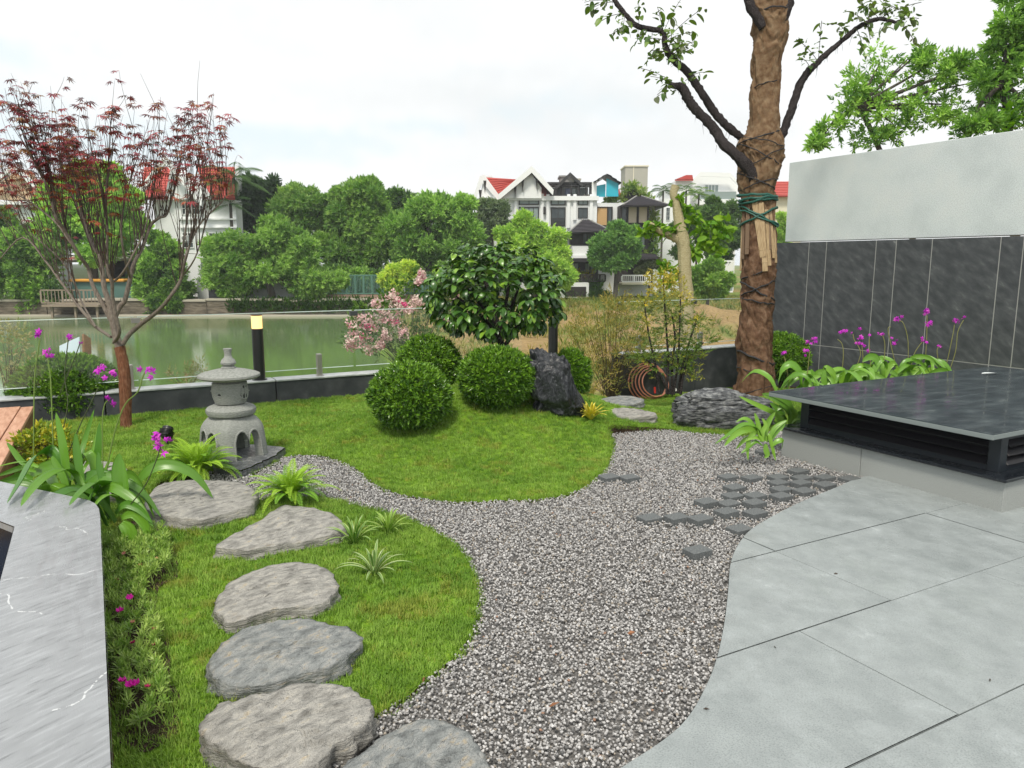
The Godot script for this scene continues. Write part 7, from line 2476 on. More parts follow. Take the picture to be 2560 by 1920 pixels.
	g.tube(smooth_line([Vector4(10.215, -0.72, -11.34, 0.147), Vector4(10.232, -0.176, -11.43, 0.142), Vector4(10.243, 0.277, -11.507, 0.142), Vector4(10.278, 0.73, -11.571, 0.138), Vector4(10.281, 1.183, -11.653, 0.133), Vector4(10.308, 1.636, -11.721, 0.128), Vector4(10.288, 1.889, -11.779, 0.133), Vector4(10.257, 2.224, -11.857, 0.106), Vector4(10.242, 2.541, -11.924, 0.087), Vector4(10.207, 2.722, -11.976, 0.078), Vector4(10.252, 2.886, -11.982, 0.083)], 4), 14, 0.06)
	var pm := mat("pale_bark", grey(1.0), 0.85, 0.3)
	textured(pm, noise_tex(60, 0.03, [[0.0, Color(0.17, 0.15, 0.07)], [0.5, Color(0.34, 0.30, 0.17)], [1.0, Color(0.50, 0.46, 0.33)]], 512, 6), Vector3(1.5, 2.5, 1.5), M.bump_soft, 1.0)
	put(t, "trunk", g.mesh(), pm)
	g = G.new()
	g.tube(smooth_line([Vector4(10.297, 1.799, -11.758, 0.092), Vector4(10.143, 1.889, -11.858, 0.083), Vector4(9.989, 1.98, -11.959, 0.078), Vector4(9.858, 2.052, -12.045, 0.073), Vector4(9.735, 2.125, -12.125, 0.073)], 4), 10, 0.06)
	put(t, "limb", g.mesh(), pm)
	var lv := [big_leaf(0.21, 0.11, 0.8), big_leaf(0.24, 0.13, 1.2)]
	xs2 = []
	cs2 = PackedColorArray()
	for b: Vector4 in [Vector4(9.758, 2.116, -12.111, 0.11), Vector4(9.915, 2.07, -12.016, 0.128), Vector4(10.027, 1.953, -11.933, 0.092), Vector4(10.191, 1.998, -11.852, 0.11), Vector4(10.387, 2.451, -11.828, 0.073), Vector4(10.534, 2.27, -11.714, 0.147), Vector4(10.681, 2.088, -11.6, 0.22), Vector4(10.876, 1.998, -11.477, 0.239), Vector4(11.01, 2.179, -11.437, 0.183), Vector4(10.821, 1.817, -11.474, 0.239), Vector4(10.58, 1.817, -11.606, 0.202), Vector4(11.117, 1.998, -11.345, 0.165), Vector4(10.928, 1.636, -11.382, 0.183), Vector4(10.482, 1.59, -11.618, 0.11), Vector4(10.051, 1.228, -11.787, 0.165), Vector4(10.001, 1.092, -11.79, 0.147), Vector4(9.938, 1.318, -11.866, 0.11), Vector4(9.668, 1.998, -12.138, 0.073), Vector4(10.281, 2.632, -11.919, 0.064)]:
		for k in 24:
			var dd := Vector3(rnd(-1, 1), rnd(-0.8, 0.4), rnd(-1, 1)).normalized()
			xs2.append(Transform3D(facing(dd, rnd(0, TAU), rnd(0.6, 1.1)), Vector3(b.x, b.y, b.z) + rand_dir() * b.w * pow(rnd(0, 1), 0.5)))
			cs2.append(mixc(Color(0.10, 0.25, 0.02), Color(0.24, 0.40, 0.03), rnd(0, 1)))
	scatter(t, "young_leaves", lv[0], M.leaf_far, xs2, cs2)


# ---------------------------------------------------------------- far bank
func hbox(g: G, x0: float, x1: float, y0: float, y1: float, q0: float, q1: float, ch := 0.0) -> void:
	g.box(hp((x0 + x1) / 2, (y0 + y1) / 2, (q0 + q1) / 2), Vector3(absf(x1 - x0), absf(y1 - y0), absf(q1 - q0)), FRAME, ch)


func hsolid(g: G, poly: Array, q0: float, q1: float) -> void:
	# a flat outline (lateral, height) given thickness away from the garden
	var pv := PackedVector2Array()
	for p: Vector2 in poly:
		pv.append(p)
	var tr := Geometry2D.triangulate_polygon(pv)
	for q: float in [q0, q1]:
		for k in range(0, tr.size(), 3):
			var a := pv[tr[k]]
			var b := pv[tr[k + 1]]
			var c := pv[tr[k + 2]]
			var ccw := (b - a).cross(c - a) > 0.0
			if (q == q0) != ccw:
				var s := b
				b = c
				c = s
			g.tri(hp(a.x, a.y, q), hp(b.x, b.y, q), hp(c.x, c.y, q))
	for k in pv.size():
		var a := pv[k]
		var b := pv[(k + 1) % pv.size()]
		var m := (b - a).orthogonal()
		if area(pv) > 0.0:
			m = -m
		g.qo(hp(a.x, a.y, q0), hp(b.x, b.y, q0), hp(b.x, b.y, q1), hp(a.x, a.y, q1), FRAME * Vector3(-m.x, -m.y, 0) * -1.0)


func roof_plane(parent: Node, called: String, a: Vector3, b: Vector3, c: Vector3, d: Vector3, m: Material, courses := 10, joints := 0) -> MeshInstance3D:
	# a-b eave, d-c ridge: overlapping courses of tiles
	var g := G.new()
	var n := (b - a).cross(d - a).normalized()
	if n.y < 0.0:
		n = -n
	for k in courses:
		var f0 := float(k) / courses
		var f1 := (k + 1.0) / courses
		var p0 := a.lerp(d, f0) + n * 0.07
		var p1 := b.lerp(c, f0) + n * 0.07
		var p2 := b.lerp(c, f1) + n * 0.01
		var p3 := a.lerp(d, f1) + n * 0.01
		g.qo(p0, p1, p2, p3, n)
		g.qo(a.lerp(d, f0), b.lerp(c, f0), p1, p0, a - d)
	g.qo(a - n * 0.08, b - n * 0.08, c - n * 0.08, d - n * 0.08, -n)
	g.qo(a - n * 0.08, b - n * 0.08, b + n * 0.07, a + n * 0.07, a - d)
	for k in joints:
		var f := (k + 0.5) / joints
		var e0 := a.lerp(b, f)
		var e1 := d.lerp(c, f)
		var w := (b - a).normalized() * 0.03
		g.qo(e0 - w + n * 0.09, e0 + w + n * 0.09, e1 + w + n * 0.03, e1 - w + n * 0.03, n)
	return put(parent, called, g.mesh(true), m)


func window(parent: Node, x0: float, x1: float, y0: float, y1: float, q: float, cols: int, rows: int, fr: Material, gl: Material, called := "window") -> void:
	var g := G.new()
	var b := minf(0.09, (x1 - x0) * 0.09)
	hbox(g, x0 - b, x0, y0 - b, y1 + b, q - 0.08, q + 0.05)
	hbox(g, x1, x1 + b, y0 - b, y1 + b, q - 0.08, q + 0.05)
	hbox(g, x0, x1, y1, y1 + b, q - 0.08, q + 0.05)
	hbox(g, x0, x1, y0 - b, y0, q - 0.08, q + 0.05)
	for k in range(1, cols):
		var x := lerpf(x0, x1, float(k) / cols)
		hbox(g, x - b * 0.3, x + b * 0.3, y0, y1, q - 0.06, q + 0.04)
	for k in range(1, rows):
		var y := lerpf(y0, y1, float(k) / rows)
		hbox(g, x0, x1, y - b * 0.25, y + b * 0.25, q - 0.055, q + 0.03)
	var w := put(parent, called, g.mesh(), fr)
	g = G.new()
	hbox(g, x0 - 0.01, x1 + 0.01, y0 - 0.01, y1 + 0.01, q - 0.02, q + 0.02)
	put(w, "pane", g.mesh(), gl)


func railing(parent: Node, x0: float, x1: float, y0: float, y1: float, q: float, n: int, m: Material, thick := 0.04) -> void:
	var g := G.new()
	for y: float in [y0, y1]:
		hbox(g, x0, x1, y - thick, y + thick, q - 0.03, q + 0.03)
	for k in n + 1:
		var x := lerpf(x0, x1, float(k) / n)
		var w := thick * (1.4 if k % 6 == 0 else 0.55)
		hbox(g, x - w, x + w, y0 + thick, y1 - thick, q - 0.02, q + 0.02)
	put(parent, "railing", g.mesh(), m)


func far_bank() -> void:
	mat("bank_wall_mat", grey(1.0), 0.95, 0.2)
	textured(M.bank_wall_mat, noise_tex(61, 0.02, [[0.0, Color(0.05, 0.045, 0.035)], [0.5, Color(0.15, 0.13, 0.10)], [1.0, Color(0.30, 0.26, 0.20)]], 512, 6), Vector3(0.15, 0.5, 0.15), M.bump_soft, 3.0)
	mat("bank_cap_mat", Color(0.40, 0.37, 0.30), 0.9)
	var t := thing("bank_wall", "stained grey retaining wall along the far side of the pond", "wall", hp(-24, -2, 47.2))
	var x := -42.0
	for k in 14:
		var w := rnd(2.2, 3.0)
		var y := -1.02 + rnd(-0.07, 0.07)
		var g := G.new()
		hbox(g, x, x + w - 0.04, -2.6, y, 47.0 + rnd(-0.05, 0.05), 47.8)
		put(t, "wall_section", g.mesh(), M.bank_wall_mat)
		g = G.new()
		hbox(g, x - 0.02, x + w - 0.06, y + 0.005, y + 0.13, 46.9, 47.9)
		put(t, "coping", g.mesh(), M.bank_cap_mat)
		x += w
	t = thing("footing_ledge", "low pale ledge at the water line below the retaining wall", "ledge", hp(-24, -2, 46.5))
	var g2 := G.new()
	hbox(g2, -42, -8.5, -2.4, -1.80, 46.2, 46.9, 0.02)
	put(t, "ledge", g2.mesh(), M.bank_cap_mat)
	# pinkish slope and culvert
	t = thing("culvert", "concrete drain pipe mouth in the pinkish bank beside the pond", "culvert", hp(-8.6, -1.8, 46.8))
	g2 = G.new()
	hsolid(g2, [Vector2(-9.0, -2.3), Vector2(-4.6, -2.3), Vector2(-4.6, -1.0), Vector2(-7.8, -0.95), Vector2(-8.6, -1.25)], 47.2, 48.6)
	mat("pink_bank", grey(1.0), 0.95)
	textured(M.pink_bank, noise_tex(62, 0.02, [[0.0, Color(0.24, 0.15, 0.11)], [1.0, Color(0.45, 0.33, 0.26)]], 256, 5), Vector3(0.4, 0.4, 0.4))
	put(t, "bank", g2.mesh(), M.pink_bank)
	var ring: Array = []
	var c := hp(-8.55, -1.45, 46.7)
	g2 = G.new()
	g2.tube([Vector4(c.x, c.y, c.z, 0.42), Vector4(hp(-8.55, -1.45, 48.0).x, c.y, hp(-8.55, -1.45, 48.0).z, 0.42)], 24, 0.0, false)
	g2.tube([Vector4(c.x, c.y, c.z, 0.34), Vector4(hp(-8.55, -1.45, 48.0).x, c.y, hp(-8.55, -1.45, 48.0).z, 0.34)], 24, 0.0, false)
	for k in 24:
		var a := TAU * k / 24.0
		var b := TAU * (k + 1) / 24.0
		var ux := FRAME * Vector3(1, 0, 0)
		g2.q(c + (ux * cos(a) + Vector3.UP * sin(a)) * 0.34, c + (ux * cos(a) + Vector3.UP * sin(a)) * 0.42, c + (ux * cos(b) + Vector3.UP * sin(b)) * 0.42, c + (ux * cos(b) + Vector3.UP * sin(b)) * 0.34)
	put(t, "pipe", g2.mesh(), M.bank_cap_mat)
	g2 = G.new()
	hbox(g2, -8.95, -8.15, -1.9, -1.0, 47.6, 47.7)
	put(t, "dark_inside", g2.mesh(), M.lantern_dark)

	# green picket fence
	mat("green_paint", Color(0.10, 0.22, 0.17), 0.6)
	t = thing("picket_fence", "green metal bar fence between the far trees", "fence", hp(-9, -0.9, 50))
	railing(t, -13.6, -5.3, -0.65, 0.55, 50.0, 90, M.green_paint, 0.035)
	g2 = G.new()
	hbox(g2, -13.6, -5.3, -1.3, -0.72, 49.9, 50.2)
	put(t, "brick_foot", g2.mesh(), M.pink_bank)
	mat("white_paint", Color(0.75, 0.77, 0.76), 0.7)
	t = thing("trellis", "small white ladder shaped trellis at the green bar fence", "trellis", hp(-7.2, -0.8, 49.8))
	g2 = G.new()
	hbox(g2, -7.55, -7.48, -0.8, 0.35, 49.78, 49.84)
	hbox(g2, -7.05, -6.98, -0.8, 0.35, 49.78, 49.84)
	for k in 5:
		hbox(g2, -7.47, -7.06, -0.6 + k * 0.22, -0.54 + k * 0.22, 49.78, 49.84)
	put(t, "lattice", g2.mesh(), M.white_paint)

	# jetty and small things on the far bank
	mat("weathered_wood", Color(0.26, 0.21, 0.16), 0.9)
	t = thing("jetty", "small weathered wooden jetty over the far water", "jetty", hp(-26.2, -1.9, 46))
	g2 = G.new()
	hbox(g2, -28.0, -24.6, -1.25, -1.12, 45.2, 47.0, 0.01)
	put(t, "floor", g2.mesh(), M.weathered_wood)
	railing(t, -28.0, -24.6, -1.0, -0.25, 45.25, 16, M.weathered_wood, 0.035)
	for e: float in [-27.6, -26.2, -24.9]:
		g2 = G.new()
		hbox(g2, e, e + 0.12, -2.5, -1.25, 45.4, 45.52)
		put(t, "pile", g2.mesh(), M.weathered_wood)
	mat("teal_tarp", Color(0.07, 0.15, 0.13), 0.7)
	mat("orange_tarp", Color(0.62, 0.30, 0.04), 0.7)
	t = thing("covered_counter", "counter with teal side and orange sheet on top above the jetty", "counter", hp(-25.5, -0.9, 48.4))
	g2 = G.new()
	hbox(g2, -27.8, -23.8, -0.95, 0.15, 48.2, 49.0)
	put(t, "side", g2.mesh(), M.teal_tarp)
	g2 = G.new()
	hbox(g2, -27.9, -24.4, 0.16, 0.34, 48.0, 49.1, 0.06)
	put(t, "sheet", g2.mesh(), M.orange_tarp)
	t = thing("garden_wall_far", "olive green painted low wall between the jetty and the small bank tree", "wall", hp(-22.5, -0.9, 48.6))
	g2 = G.new()
	hbox(g2, -23.7, -20.6, -1.0, 0.2, 48.5, 48.7)
	mat("olive_wall", Color(0.20, 0.24, 0.16), 0.9)
	put(t, "wall", g2.mesh(), M.olive_wall)
	t = thing("garden_wall_far", "white low garden wall with dark gate under the front bank tree", "wall", hp(-17.5, -0.9, 49))
	g2 = G.new()
	hbox(g2, -20.4, -13.8, -1.0, 0.35, 49.4, 49.6)
	put(t, "wall", g2.mesh(), M.white_paint)
	g2 = G.new()
	hbox(g2, -19.6, -18.9, -0.95, 0.75, 49.2, 49.3)
	put(t, "gate", g2.mesh(), M.gunmetal)

	# strip of long leaved plants at the water, hedge and beds before the villas
	row_of_leaves("waterside_grass", "dark strap leaved plants along the far water line", -17.5, -8.6, -1.75, 46.6, 47.6, 900, 0.85, Color(0.03, 0.075, 0.015), Color(0.07, 0.14, 0.02))
	row_of_leaves("clipped_hedge", "long low clipped hedge between the field and the dark villa", -0.6, 7.8, -1.45, 60.0, 61.4, 1500, 0.55, Color(0.05, 0.13, 0.015), Color(0.11, 0.22, 0.02))
	row_of_leaves("flower_border", "yellow green border of shrubs before the dark villa's terrace", 2.8, 7.2, -1.3, 61.6, 63.0, 800, 1.15, Color(0.04, 0.11, 0.02), Color(0.10, 0.22, 0.02))
	row_of_leaves("flower_border", "yellow topped flowering shrubs above the dark leaved border", 2.8, 6.6, 0.0, 61.8, 63.0, 420, 0.75, Color(0.25, 0.34, 0.04), Color(0.50, 0.40, 0.05))
	# dry grass on the field
	var m := G.new()
	for k in 9:
		var a := rnd(0, TAU)
		m.col = Color(1, 1, 1) * rnd(0.8, 1.2)
		m.blade(bend(Vector3.ZERO, Vector3(cos(a) * 0.06, 0.2, sin(a) * 0.06), Vector3(cos(a) * 0.22, 0.30, sin(a) * 0.22), 3), 0.02, Vector3(-sin(a), 0, cos(a)))
	var xs: Array[Transform3D] = []
	var cs := PackedColorArray()
	for k in 15000:
		var q := rnd(14.0, 62.0)
		var p := rnd(-8.0, 20.0)
		var shore := -1.2 - maxf(q - 20.0, 0.0) * 0.24 if q < 47.0 else -7.7
		var n := noise.get_noise_2d(p * 0.22, q * 0.22) + 0.5 * smoothstep(42.0, 56.0, q) - 0.12
		if p < shore + 0.2 or rnd(-0.35, 0.35) > n + 0.1:
			continue
		var w := hp(p, base_y(p, q), q)
		var s := rnd(0.5, 1.3)
		xs.append(Transform3D(Basis(Vector3.UP, rnd(0, TAU)) * Basis.from_scale(Vector3(s, s * rnd(0.6, 1.2), s)), w))
		cs.append(mixc(Color(0.14, 0.23, 0.04), Color(0.44, 0.33, 0.12), rnd(0, 1) - n * 0.5))
	tag(scatter(self, "field_grass", m.mesh(true), M.leaf_far, xs, cs), "sparse dry and green grass over the sandy field", "grass")


func row_of_leaves(called: String, says: String, x0: float, x1: float, y: float, q0: float, q1: float, n: int, h: float, ca: Color, cb: Color) -> void:
	var sm := sprig(6, h * 0.34, h * 0.10, h * 0.3, 0.8)
	var xs: Array[Transform3D] = []
	var cs := PackedColorArray()
	for k in n:
		var p := hp(rnd(x0, x1), y + h * rnd(0.0, 0.8), rnd(q0, q1))
		xs.append(Transform3D(facing(Vector3.UP + rand_dir() * 0.8, rnd(0, TAU), rnd(0.7, 1.2)), p))
		cs.append(mixc(ca, cb, rnd(0, 1)))
	tag(scatter(self, called, sm, M.leaf_far, xs, cs), says, "hedge" if called == "clipped_hedge" else "plants")


# ---------------------------------------------------------------- villas
func houses() -> void:
	mat("villa_white", Color(0.78, 0.80, 0.80), 0.85)
	mat("villa_beige", Color(0.58, 0.42, 0.28), 0.9)
	mat("cream", Color(0.70, 0.66, 0.52), 0.9)
	mat("red_tile", Color(0.44, 0.075, 0.06), 0.8)
	mat("dark_tile", Color(0.055, 0.05, 0.06), 0.7)
	mat("dark_wood", Color(0.022, 0.017, 0.016), 0.6)
	mat("window_glass", Color(0.05, 0.065, 0.07), 0.12)
	mat("pale_glass", Color(0.24, 0.30, 0.29), 0.2)
	mat("blind", Color(0.52, 0.33, 0.15), 0.9)
	mat("pale_blind", Color(0.50, 0.44, 0.34), 0.9)
	mat("concrete", Color(0.38, 0.37, 0.32), 0.95)
	mat("dark_concrete", Color(0.22, 0.22, 0.21), 0.95)
	mat("teal_sheet", Color(0.02, 0.42, 0.55), 0.4)
	mat("roof_glass", Color(0.16, 0.30, 0.28), 0.15)
	mat("iron", Color(0.03, 0.03, 0.032), 0.6)
	var V: Material = M.villa_white
	var g := G.new()

	# white villa with gabled wings (distance 63)
	var d := 63.0
	var base := -1.4
	var t := thing("white_villa", "large white villa with red gabled roof and open roof terrace", "house", hp(2.0, base, d))
	var b0: Vector2 = Vector2(-0.976, 6.515)
	var b1: Vector2 = Vector2(6.908, 6.515)
	g = G.new()
	hbox(g, b0.x, b1.x, base, b0.y, d, d + 9.0)
	put(t, "wall", g.mesh(), V)
	g = G.new()
	var l0: Vector2 = Vector2(-3.054, 6.299)
	hbox(g, l0.x, b0.x - 0.003, base, l0.y, d + 0.6, d + 8.0)
	put(t, "side_wing", g.mesh(), V)
	for yy in [[430, 0.22, 0.25], [506, 0.10, 0.12], [548, 0.10, 0.12]]:
		g = G.new()
		var y: float = lerpf(b0.y, Vector2(3.598, -1.019).y, (yy[0] - 428.0) / 202.0)
		hbox(g, b0.x - 0.15, b1.x + 0.1, y - yy[2] * 0.5, y + yy[1], d - 0.30, d - 0.002)
		put(t, "cornice", g.mesh(), V)
	# gable wall and roof of the front wing
	var pk: Vector2 = Vector2(1.568, 8.698)
	var er: Vector2 = Vector2(3.263, 6.954)
	var el: Vector2 = Vector2(-1.051, 6.588)
	g = G.new()
	hsolid(g, [Vector2(b0.x + 0.3, b0.y - 0.05), Vector2(er.x - 0.9, b0.y - 0.05), Vector2(er.x - 0.9, er.y + 0.35), pk - Vector2(0, 0.35), Vector2(b0.x + 0.3, lerpf(pk.y, el.y, 0.85))], d - 0.5, d + 6.0)
	put(t, "gable_wall", g.mesh(), V)
	var rf := roof_plane(t, "roof", hp(er.x, er.y, d - 0.9), hp(er.x, er.y, d + 7.0), hp(pk.x, pk.y, d + 7.0), hp(pk.x, pk.y, d - 0.9), M.red_tile, 8)
	roof_plane(t, "roof", hp(el.x, el.y, d + 7.0), hp(el.x, el.y, d - 0.9), hp(pk.x, pk.y, d - 0.9), hp(pk.x, pk.y, d + 7.0), M.red_tile, 12)
	g = G.new()
	hsolid(g, [er + Vector2(0, -0.30), er + Vector2(0.06, 0.12), pk + Vector2(0, 0.22), el + Vector2(-0.06, 0.12), el + Vector2(0, -0.30), pk + Vector2(0, -0.30)], d - 1.05, d - 0.86)
	put(t, "bargeboard", g.mesh(), V)
	# left wing: lower gable looking left, its red slope
	var lk: Vector2 = Vector2(-2.392, 8.299)
	var ll: Vector2 = Vector2(-3.36, 6.15)
	roof_plane(t, "roof", hp(el.x - 0.05, el.y - 0.1, d + 1.3), hp(el.x + 1.6, el.y - 0.1 + 1.6, d + 4.0), hp(pk.x - 0.2, pk.y - 0.35, d + 4.0), hp(lk.x, lk.y, d + 1.3), M.red_tile, 9)
	g = G.new()
	hsolid(g, [lk + Vector2(0.1, 0.2), lk + Vector2(-0.25, 0.05), ll, ll + Vector2(0.1, -0.35), lk + Vector2(-0.05, -0.45), el + Vector2(0.0, -0.3), el + Vector2(0.1, 0.10)], d + 1.05, d + 1.25)
	put(t, "bargeboard", g.mesh(), V)
	g = G.new()
	hsolid(g, [Vector2(l0.x + 0.25, l0.y - 0.05), Vector2(b0.x, l0.y - 0.05), Vector2(b0.x, el.y - 0.3), lk + Vector2(0, -0.4), ], d + 1.3, d + 5.0)
	put(t, "gable_wall", g.mesh(), V)
	for e in [[1129, 402, 0.35], [1159, 398, 0.35], [1113, 416, 0.3], [1048, 406, 0.4], [1038, 426, 0.4]]:
		g = G.new()
		var p: Vector2 = Vector2(lerpf(Vector2(-2.846, 7.537).x, Vector2(2.397, 7.537).x, (e[0] - 1030.0) / 140.0), lerpf(Vector2(-0.225, 7.682).y, Vector2(-0.225, 6.588).y, (e[1] - 396.0) / 30.0))
		hsolid(g, [p + Vector2(-0.12, 0.5), p + Vector2(0.12, 0.5), p + Vector2(0.0, -0.5)], d - 0.8, d - 0.3)
		put(t, "bracket", g.mesh(), M.dark_wood)
	# windows of the upper floor with fanlights and pilasters
	for e in [[1123, 1162, 449, 480, 4, M.pale_glass], [1192, 1219, 450, 487, 2, M.window_glass], [1250, 1268, 450, 470, 2, M.window_glass]]:
		var a := px63(e[0], e[2])
		var b := px63(e[1], e[3])
		window(t, a.x, b.x, b.y, a.y, d, e[4], 1, M.iron, e[5])
		window(t, a.x, b.x, a.y + 0.32, a.y + 0.85, d, 2, 1, M.iron, M.pale_glass, "fanlight")
		g = G.new()
		hbox(g, a.x - 0.45, a.x - 0.2, b.y - 0.2, a.y + 1.1, d - 0.18, d - 0.002)
		put(t, "pilaster", g.mesh(), V)
		g = G.new()
		hbox(g, b.x + 0.2, b.x + 0.45, b.y - 0.2, a.y + 1.1, d - 0.18, d - 0.002)
		put(t, "pilaster", g.mesh(), V)
	railing(t, px63(1192, 480).x, px63(1219, 480).x, px63(0, 486).y, px63(0, 472).y, d - 0.2, 10, M.iron, 0.03)
	for e in [[1176, 455], [1222, 520]]:
		g = G.new()
		var p := px63(e[0], e[1])
		hbox(g, p.x - 0.1, p.x + 0.1, p.y - 0.3, p.y + 0.3, d - 0.3, d - 0.01, 0.03)
		put(t, "wall_lamp", g.mesh(), M.iron)
	# roof terrace: frames, glass roof, chairs read only as dark shapes
	var ter := b0.y + 0.2
	for e in [[1189, 392], [1214, 390], [1252, 392], [1284, 394], [1236, 392], [1268, 394]]:
		g = G.new()
		var p := px63(e[0], e[1])
		hbox(g, p.x - 0.06, p.x + 0.06, ter - 0.1, p.y, d + 0.5, d + 0.62)
		put(t, "terrace_post", g.mesh(), M.iron)
	railing(t, px63(1186, 0).x, px63(1286, 0).x, ter + 0.05, ter + 0.85, d + 0.35, 34, M.iron, 0.03)
	var ga := px63(1206, 400)
	var gb := px63(1232, 373)
	var gc := px63(1256, 396)
	roof_plane(t, "glass_roof", hp(gc.x, gc.y, d + 0.3), hp(gc.x, gc.y, d + 4.0), hp(gb.x, gb.y, d + 4.0), hp(gb.x, gb.y, d + 0.3), M.roof_glass, 3, 5)
	roof_plane(t, "glass_roof", hp(ga.x, ga.y, d + 4.0), hp(ga.x, ga.y, d + 0.3), hp(gb.x, gb.y, d + 0.3), hp(gb.x, gb.y, d + 4.0), M.roof_glass, 3, 5)
	g = G.new()
	hsolid(g, [ga + Vector2(-0.2, -0.1), gb + Vector2(0, 0.05), gc + Vector2(0.2, -0.1), gc + Vector2(0.1, -0.3), gb + Vector2(0, -0.25), ga + Vector2(-0.1, -0.3)], d + 0.1, d + 0.28)
	put(t, "roof_edge", g.mesh(), M.iron)
	g = G.new()
	hbox(g, px63(1186, 0).x, px63(1290, 0).x, px63(0, 394).y - 0.07, px63(0, 394).y + 0.07, d + 0.4, d + 3.5)
	put(t, "terrace_roof", g.mesh(), M.iron)
	g = G.new()
	hbox(g, px63(1190, 0).x, px63(1286, 0).x, ter, px63(0, 396).y, d + 3.6, d + 3.8)
	put(t, "terrace_back", g.mesh(), M.pale_glass)
	for e in [[1222, 1233, 405, 418, 0], [1235, 1246, 405, 419, 1], [1262, 1275, 418, 427, 2]]:
		g = G.new()
		var a := px63(e[0], e[2])
		var b := px63(e[1], e[3])
		hbox(g, a.x, b.x, b.y, a.y, d + 0.7, d + 1.0, 0.05)
		put(t, ["hung_cloth", "hung_cloth", "seat_cushion"][e[4]], g.mesh(), [mat("blue_cloth", Color(0.16, 0.20, 0.32), 0.9), M.pale_glass, M.cream][e[4]])
	# teal sheeted gable shelter
	var ta := px63(1283, 394)
	var tb := px63(1311, 376)
	var tc := px63(1341, 396)
	g = G.new()
	hsolid(g, [Vector2(tb.x, px63(0, 424).y), Vector2(tc.x - 0.15, px63(0, 424).y), Vector2(tc.x - 0.15, tc.y), tb - Vector2(0, 0.3)], d + 0.2, d + 0.3)
	put(t, "teal_sheet", g.mesh(), M.teal_sheet)
	g = G.new()
	hsolid(g, [Vector2(px63(1297, 0).x, px63(0, 424).y), Vector2(tb.x - 0.03, px63(0, 424).y), Vector2(tb.x - 0.03, px63(0, 396).y), Vector2(px63(1297, 0).x, px63(0, 400).y)], d + 0.5, d + 0.6)
	put(t, "teal_sheet", g.mesh(), M.teal_sheet)
	roof_plane(t, "shelter_roof", hp(tc.x, tc.y, d - 0.2), hp(tc.x, tc.y, d + 3.0), hp(tb.x, tb.y, d + 3.0), hp(tb.x, tb.y, d - 0.2), M.iron, 3)
	roof_plane(t, "shelter_roof", hp(ta.x, ta.y, d + 3.0), hp(ta.x, ta.y, d - 0.2), hp(tb.x, tb.y, d - 0.2), hp(tb.x, tb.y, d + 3.0), M.concrete, 3)
	g = G.new()
	hbox(g, px63(1286, 0).x, px63(1297, 0).x - 0.01, ter, px63(0, 392).y, d + 0.3, d + 2.5)
	put(t, "shelter_wall", g.mesh(), V)
	# stair heads and chimneys
	for e in [[1139, 1167, 360, 392, 0], [1219, 1247, 364, 396, 1], [1246, 1264, 371, 392, 0], [1038, 1058, 372, 392, 2]]:
		g = G.new()
		var a := px63(e[0], e[2])
		var b := px63(e[1], e[3])
		hbox(g, a.x, b.x, b.y, a.y - 0.15, d + 5.0 - 2.5 * float(e[4] == 2), d + 7.0 - 2.5 * float(e[4] == 2))
		hbox(g, a.x - 0.12, b.x + 0.12, a.y - 0.148, a.y, d + 4.9 - 2.5 * float(e[4] == 2), d + 7.1 - 2.5 * float(e[4] == 2))
		put(t, "chimney", g.mesh(), [M.concrete, M.dark_concrete, V][e[4]])
	# balcony band of the first floor
	g = G.new()
	var fa := px63(1218, 532)
	var fb := px63(1296, 552)
	hbox(g, fa.x, fb.x, fb.y, fa.y, d - 1.6, d - 0.01)
	put(t, "balcony", g.mesh(), V)
	g = G.new()
	hbox(g, fa.x - 0.2, fb.x, fb.y - 0.22, fb.y - 0.005, d - 1.8, d - 0.01)
	put(t, "balcony", g.mesh(), V)
	railing(t, px63(1219, 0).x, px63(1238, 0).x, px63(0, 549).y, px63(0, 534).y, d - 1.9, 8, M.iron, 0.03)
	g = G.new()
	hbox(g, px63(1236, 0).x, px63(1296, 0).x, px63(0, 530).y, px63(0, 503).y, d - 1.2, d - 0.02)
	put(t, "bay_room", g.mesh(), M.dark_wood)
	for k in 4:
		var a := px63(1258 + k * 9, 508)
		window(t, a.x, a.x + 0.26, px63(0, 528).y, a.y, d - 1.22, 1, 1, M.iron, M.window_glass)
	hip_roof(t, "dark_roof", px63(1263, 476), px63(1224, 506), px63(1313, 502), d - 2.2, d + 1.2, M.dark_tile)
	# dark ground floor under a lean-to roof
	roof_plane(t, "dark_roof", hp(px63(1216, 0).x, px63(0, 563).y, d - 2.6), hp(px63(1300, 0).x, px63(0, 563).y, d - 2.6), hp(px63(1300, 0).x, px63(0, 555).y, d - 0.2), hp(px63(1222, 0).x, px63(0, 555).y, d - 0.2), M.dark_tile, 5)
	g = G.new()
	hbox(g, px63(1220, 0).x, px63(1300, 0).x, px63(0, 608).y, px63(0, 564).y, d - 0.9, d - 0.02)
	put(t, "dark_ground_floor", g.mesh(), M.dark_wood)
	for e in [[1232, 1246], [1262, 1270], [1274, 1284]]:
		var a := px63(e[0], 569)
		var b := px63(e[1], 590)
		window(t, a.x, b.x, b.y, a.y, d - 0.92, 2, 1, M.iron, M.pale_glass)
	railing(t, px63(1210, 0).x, px63(1310, 0).x, px63(0, 606).y, px63(0, 592).y, d - 2.8, 48, M.dark_wood, 0.035)
	g = G.new()
	hbox(g, px63(1212, 0).x, px63(1274, 0).x, base, px63(0, 609).y, d - 2.9, d - 0.95)
	put(t, "terrace_base", g.mesh(), V)
	g = G.new()
	hbox(g, px63(1222, 0).x, px63(1268, 0).x, base + 0.1, px63(0, 617).y, d - 2.95, d - 2.88)
	put(t, "dark_recess", g.mesh(), M.dark_wood)

	# dark timber villa with hipped bay
	d = 63.5
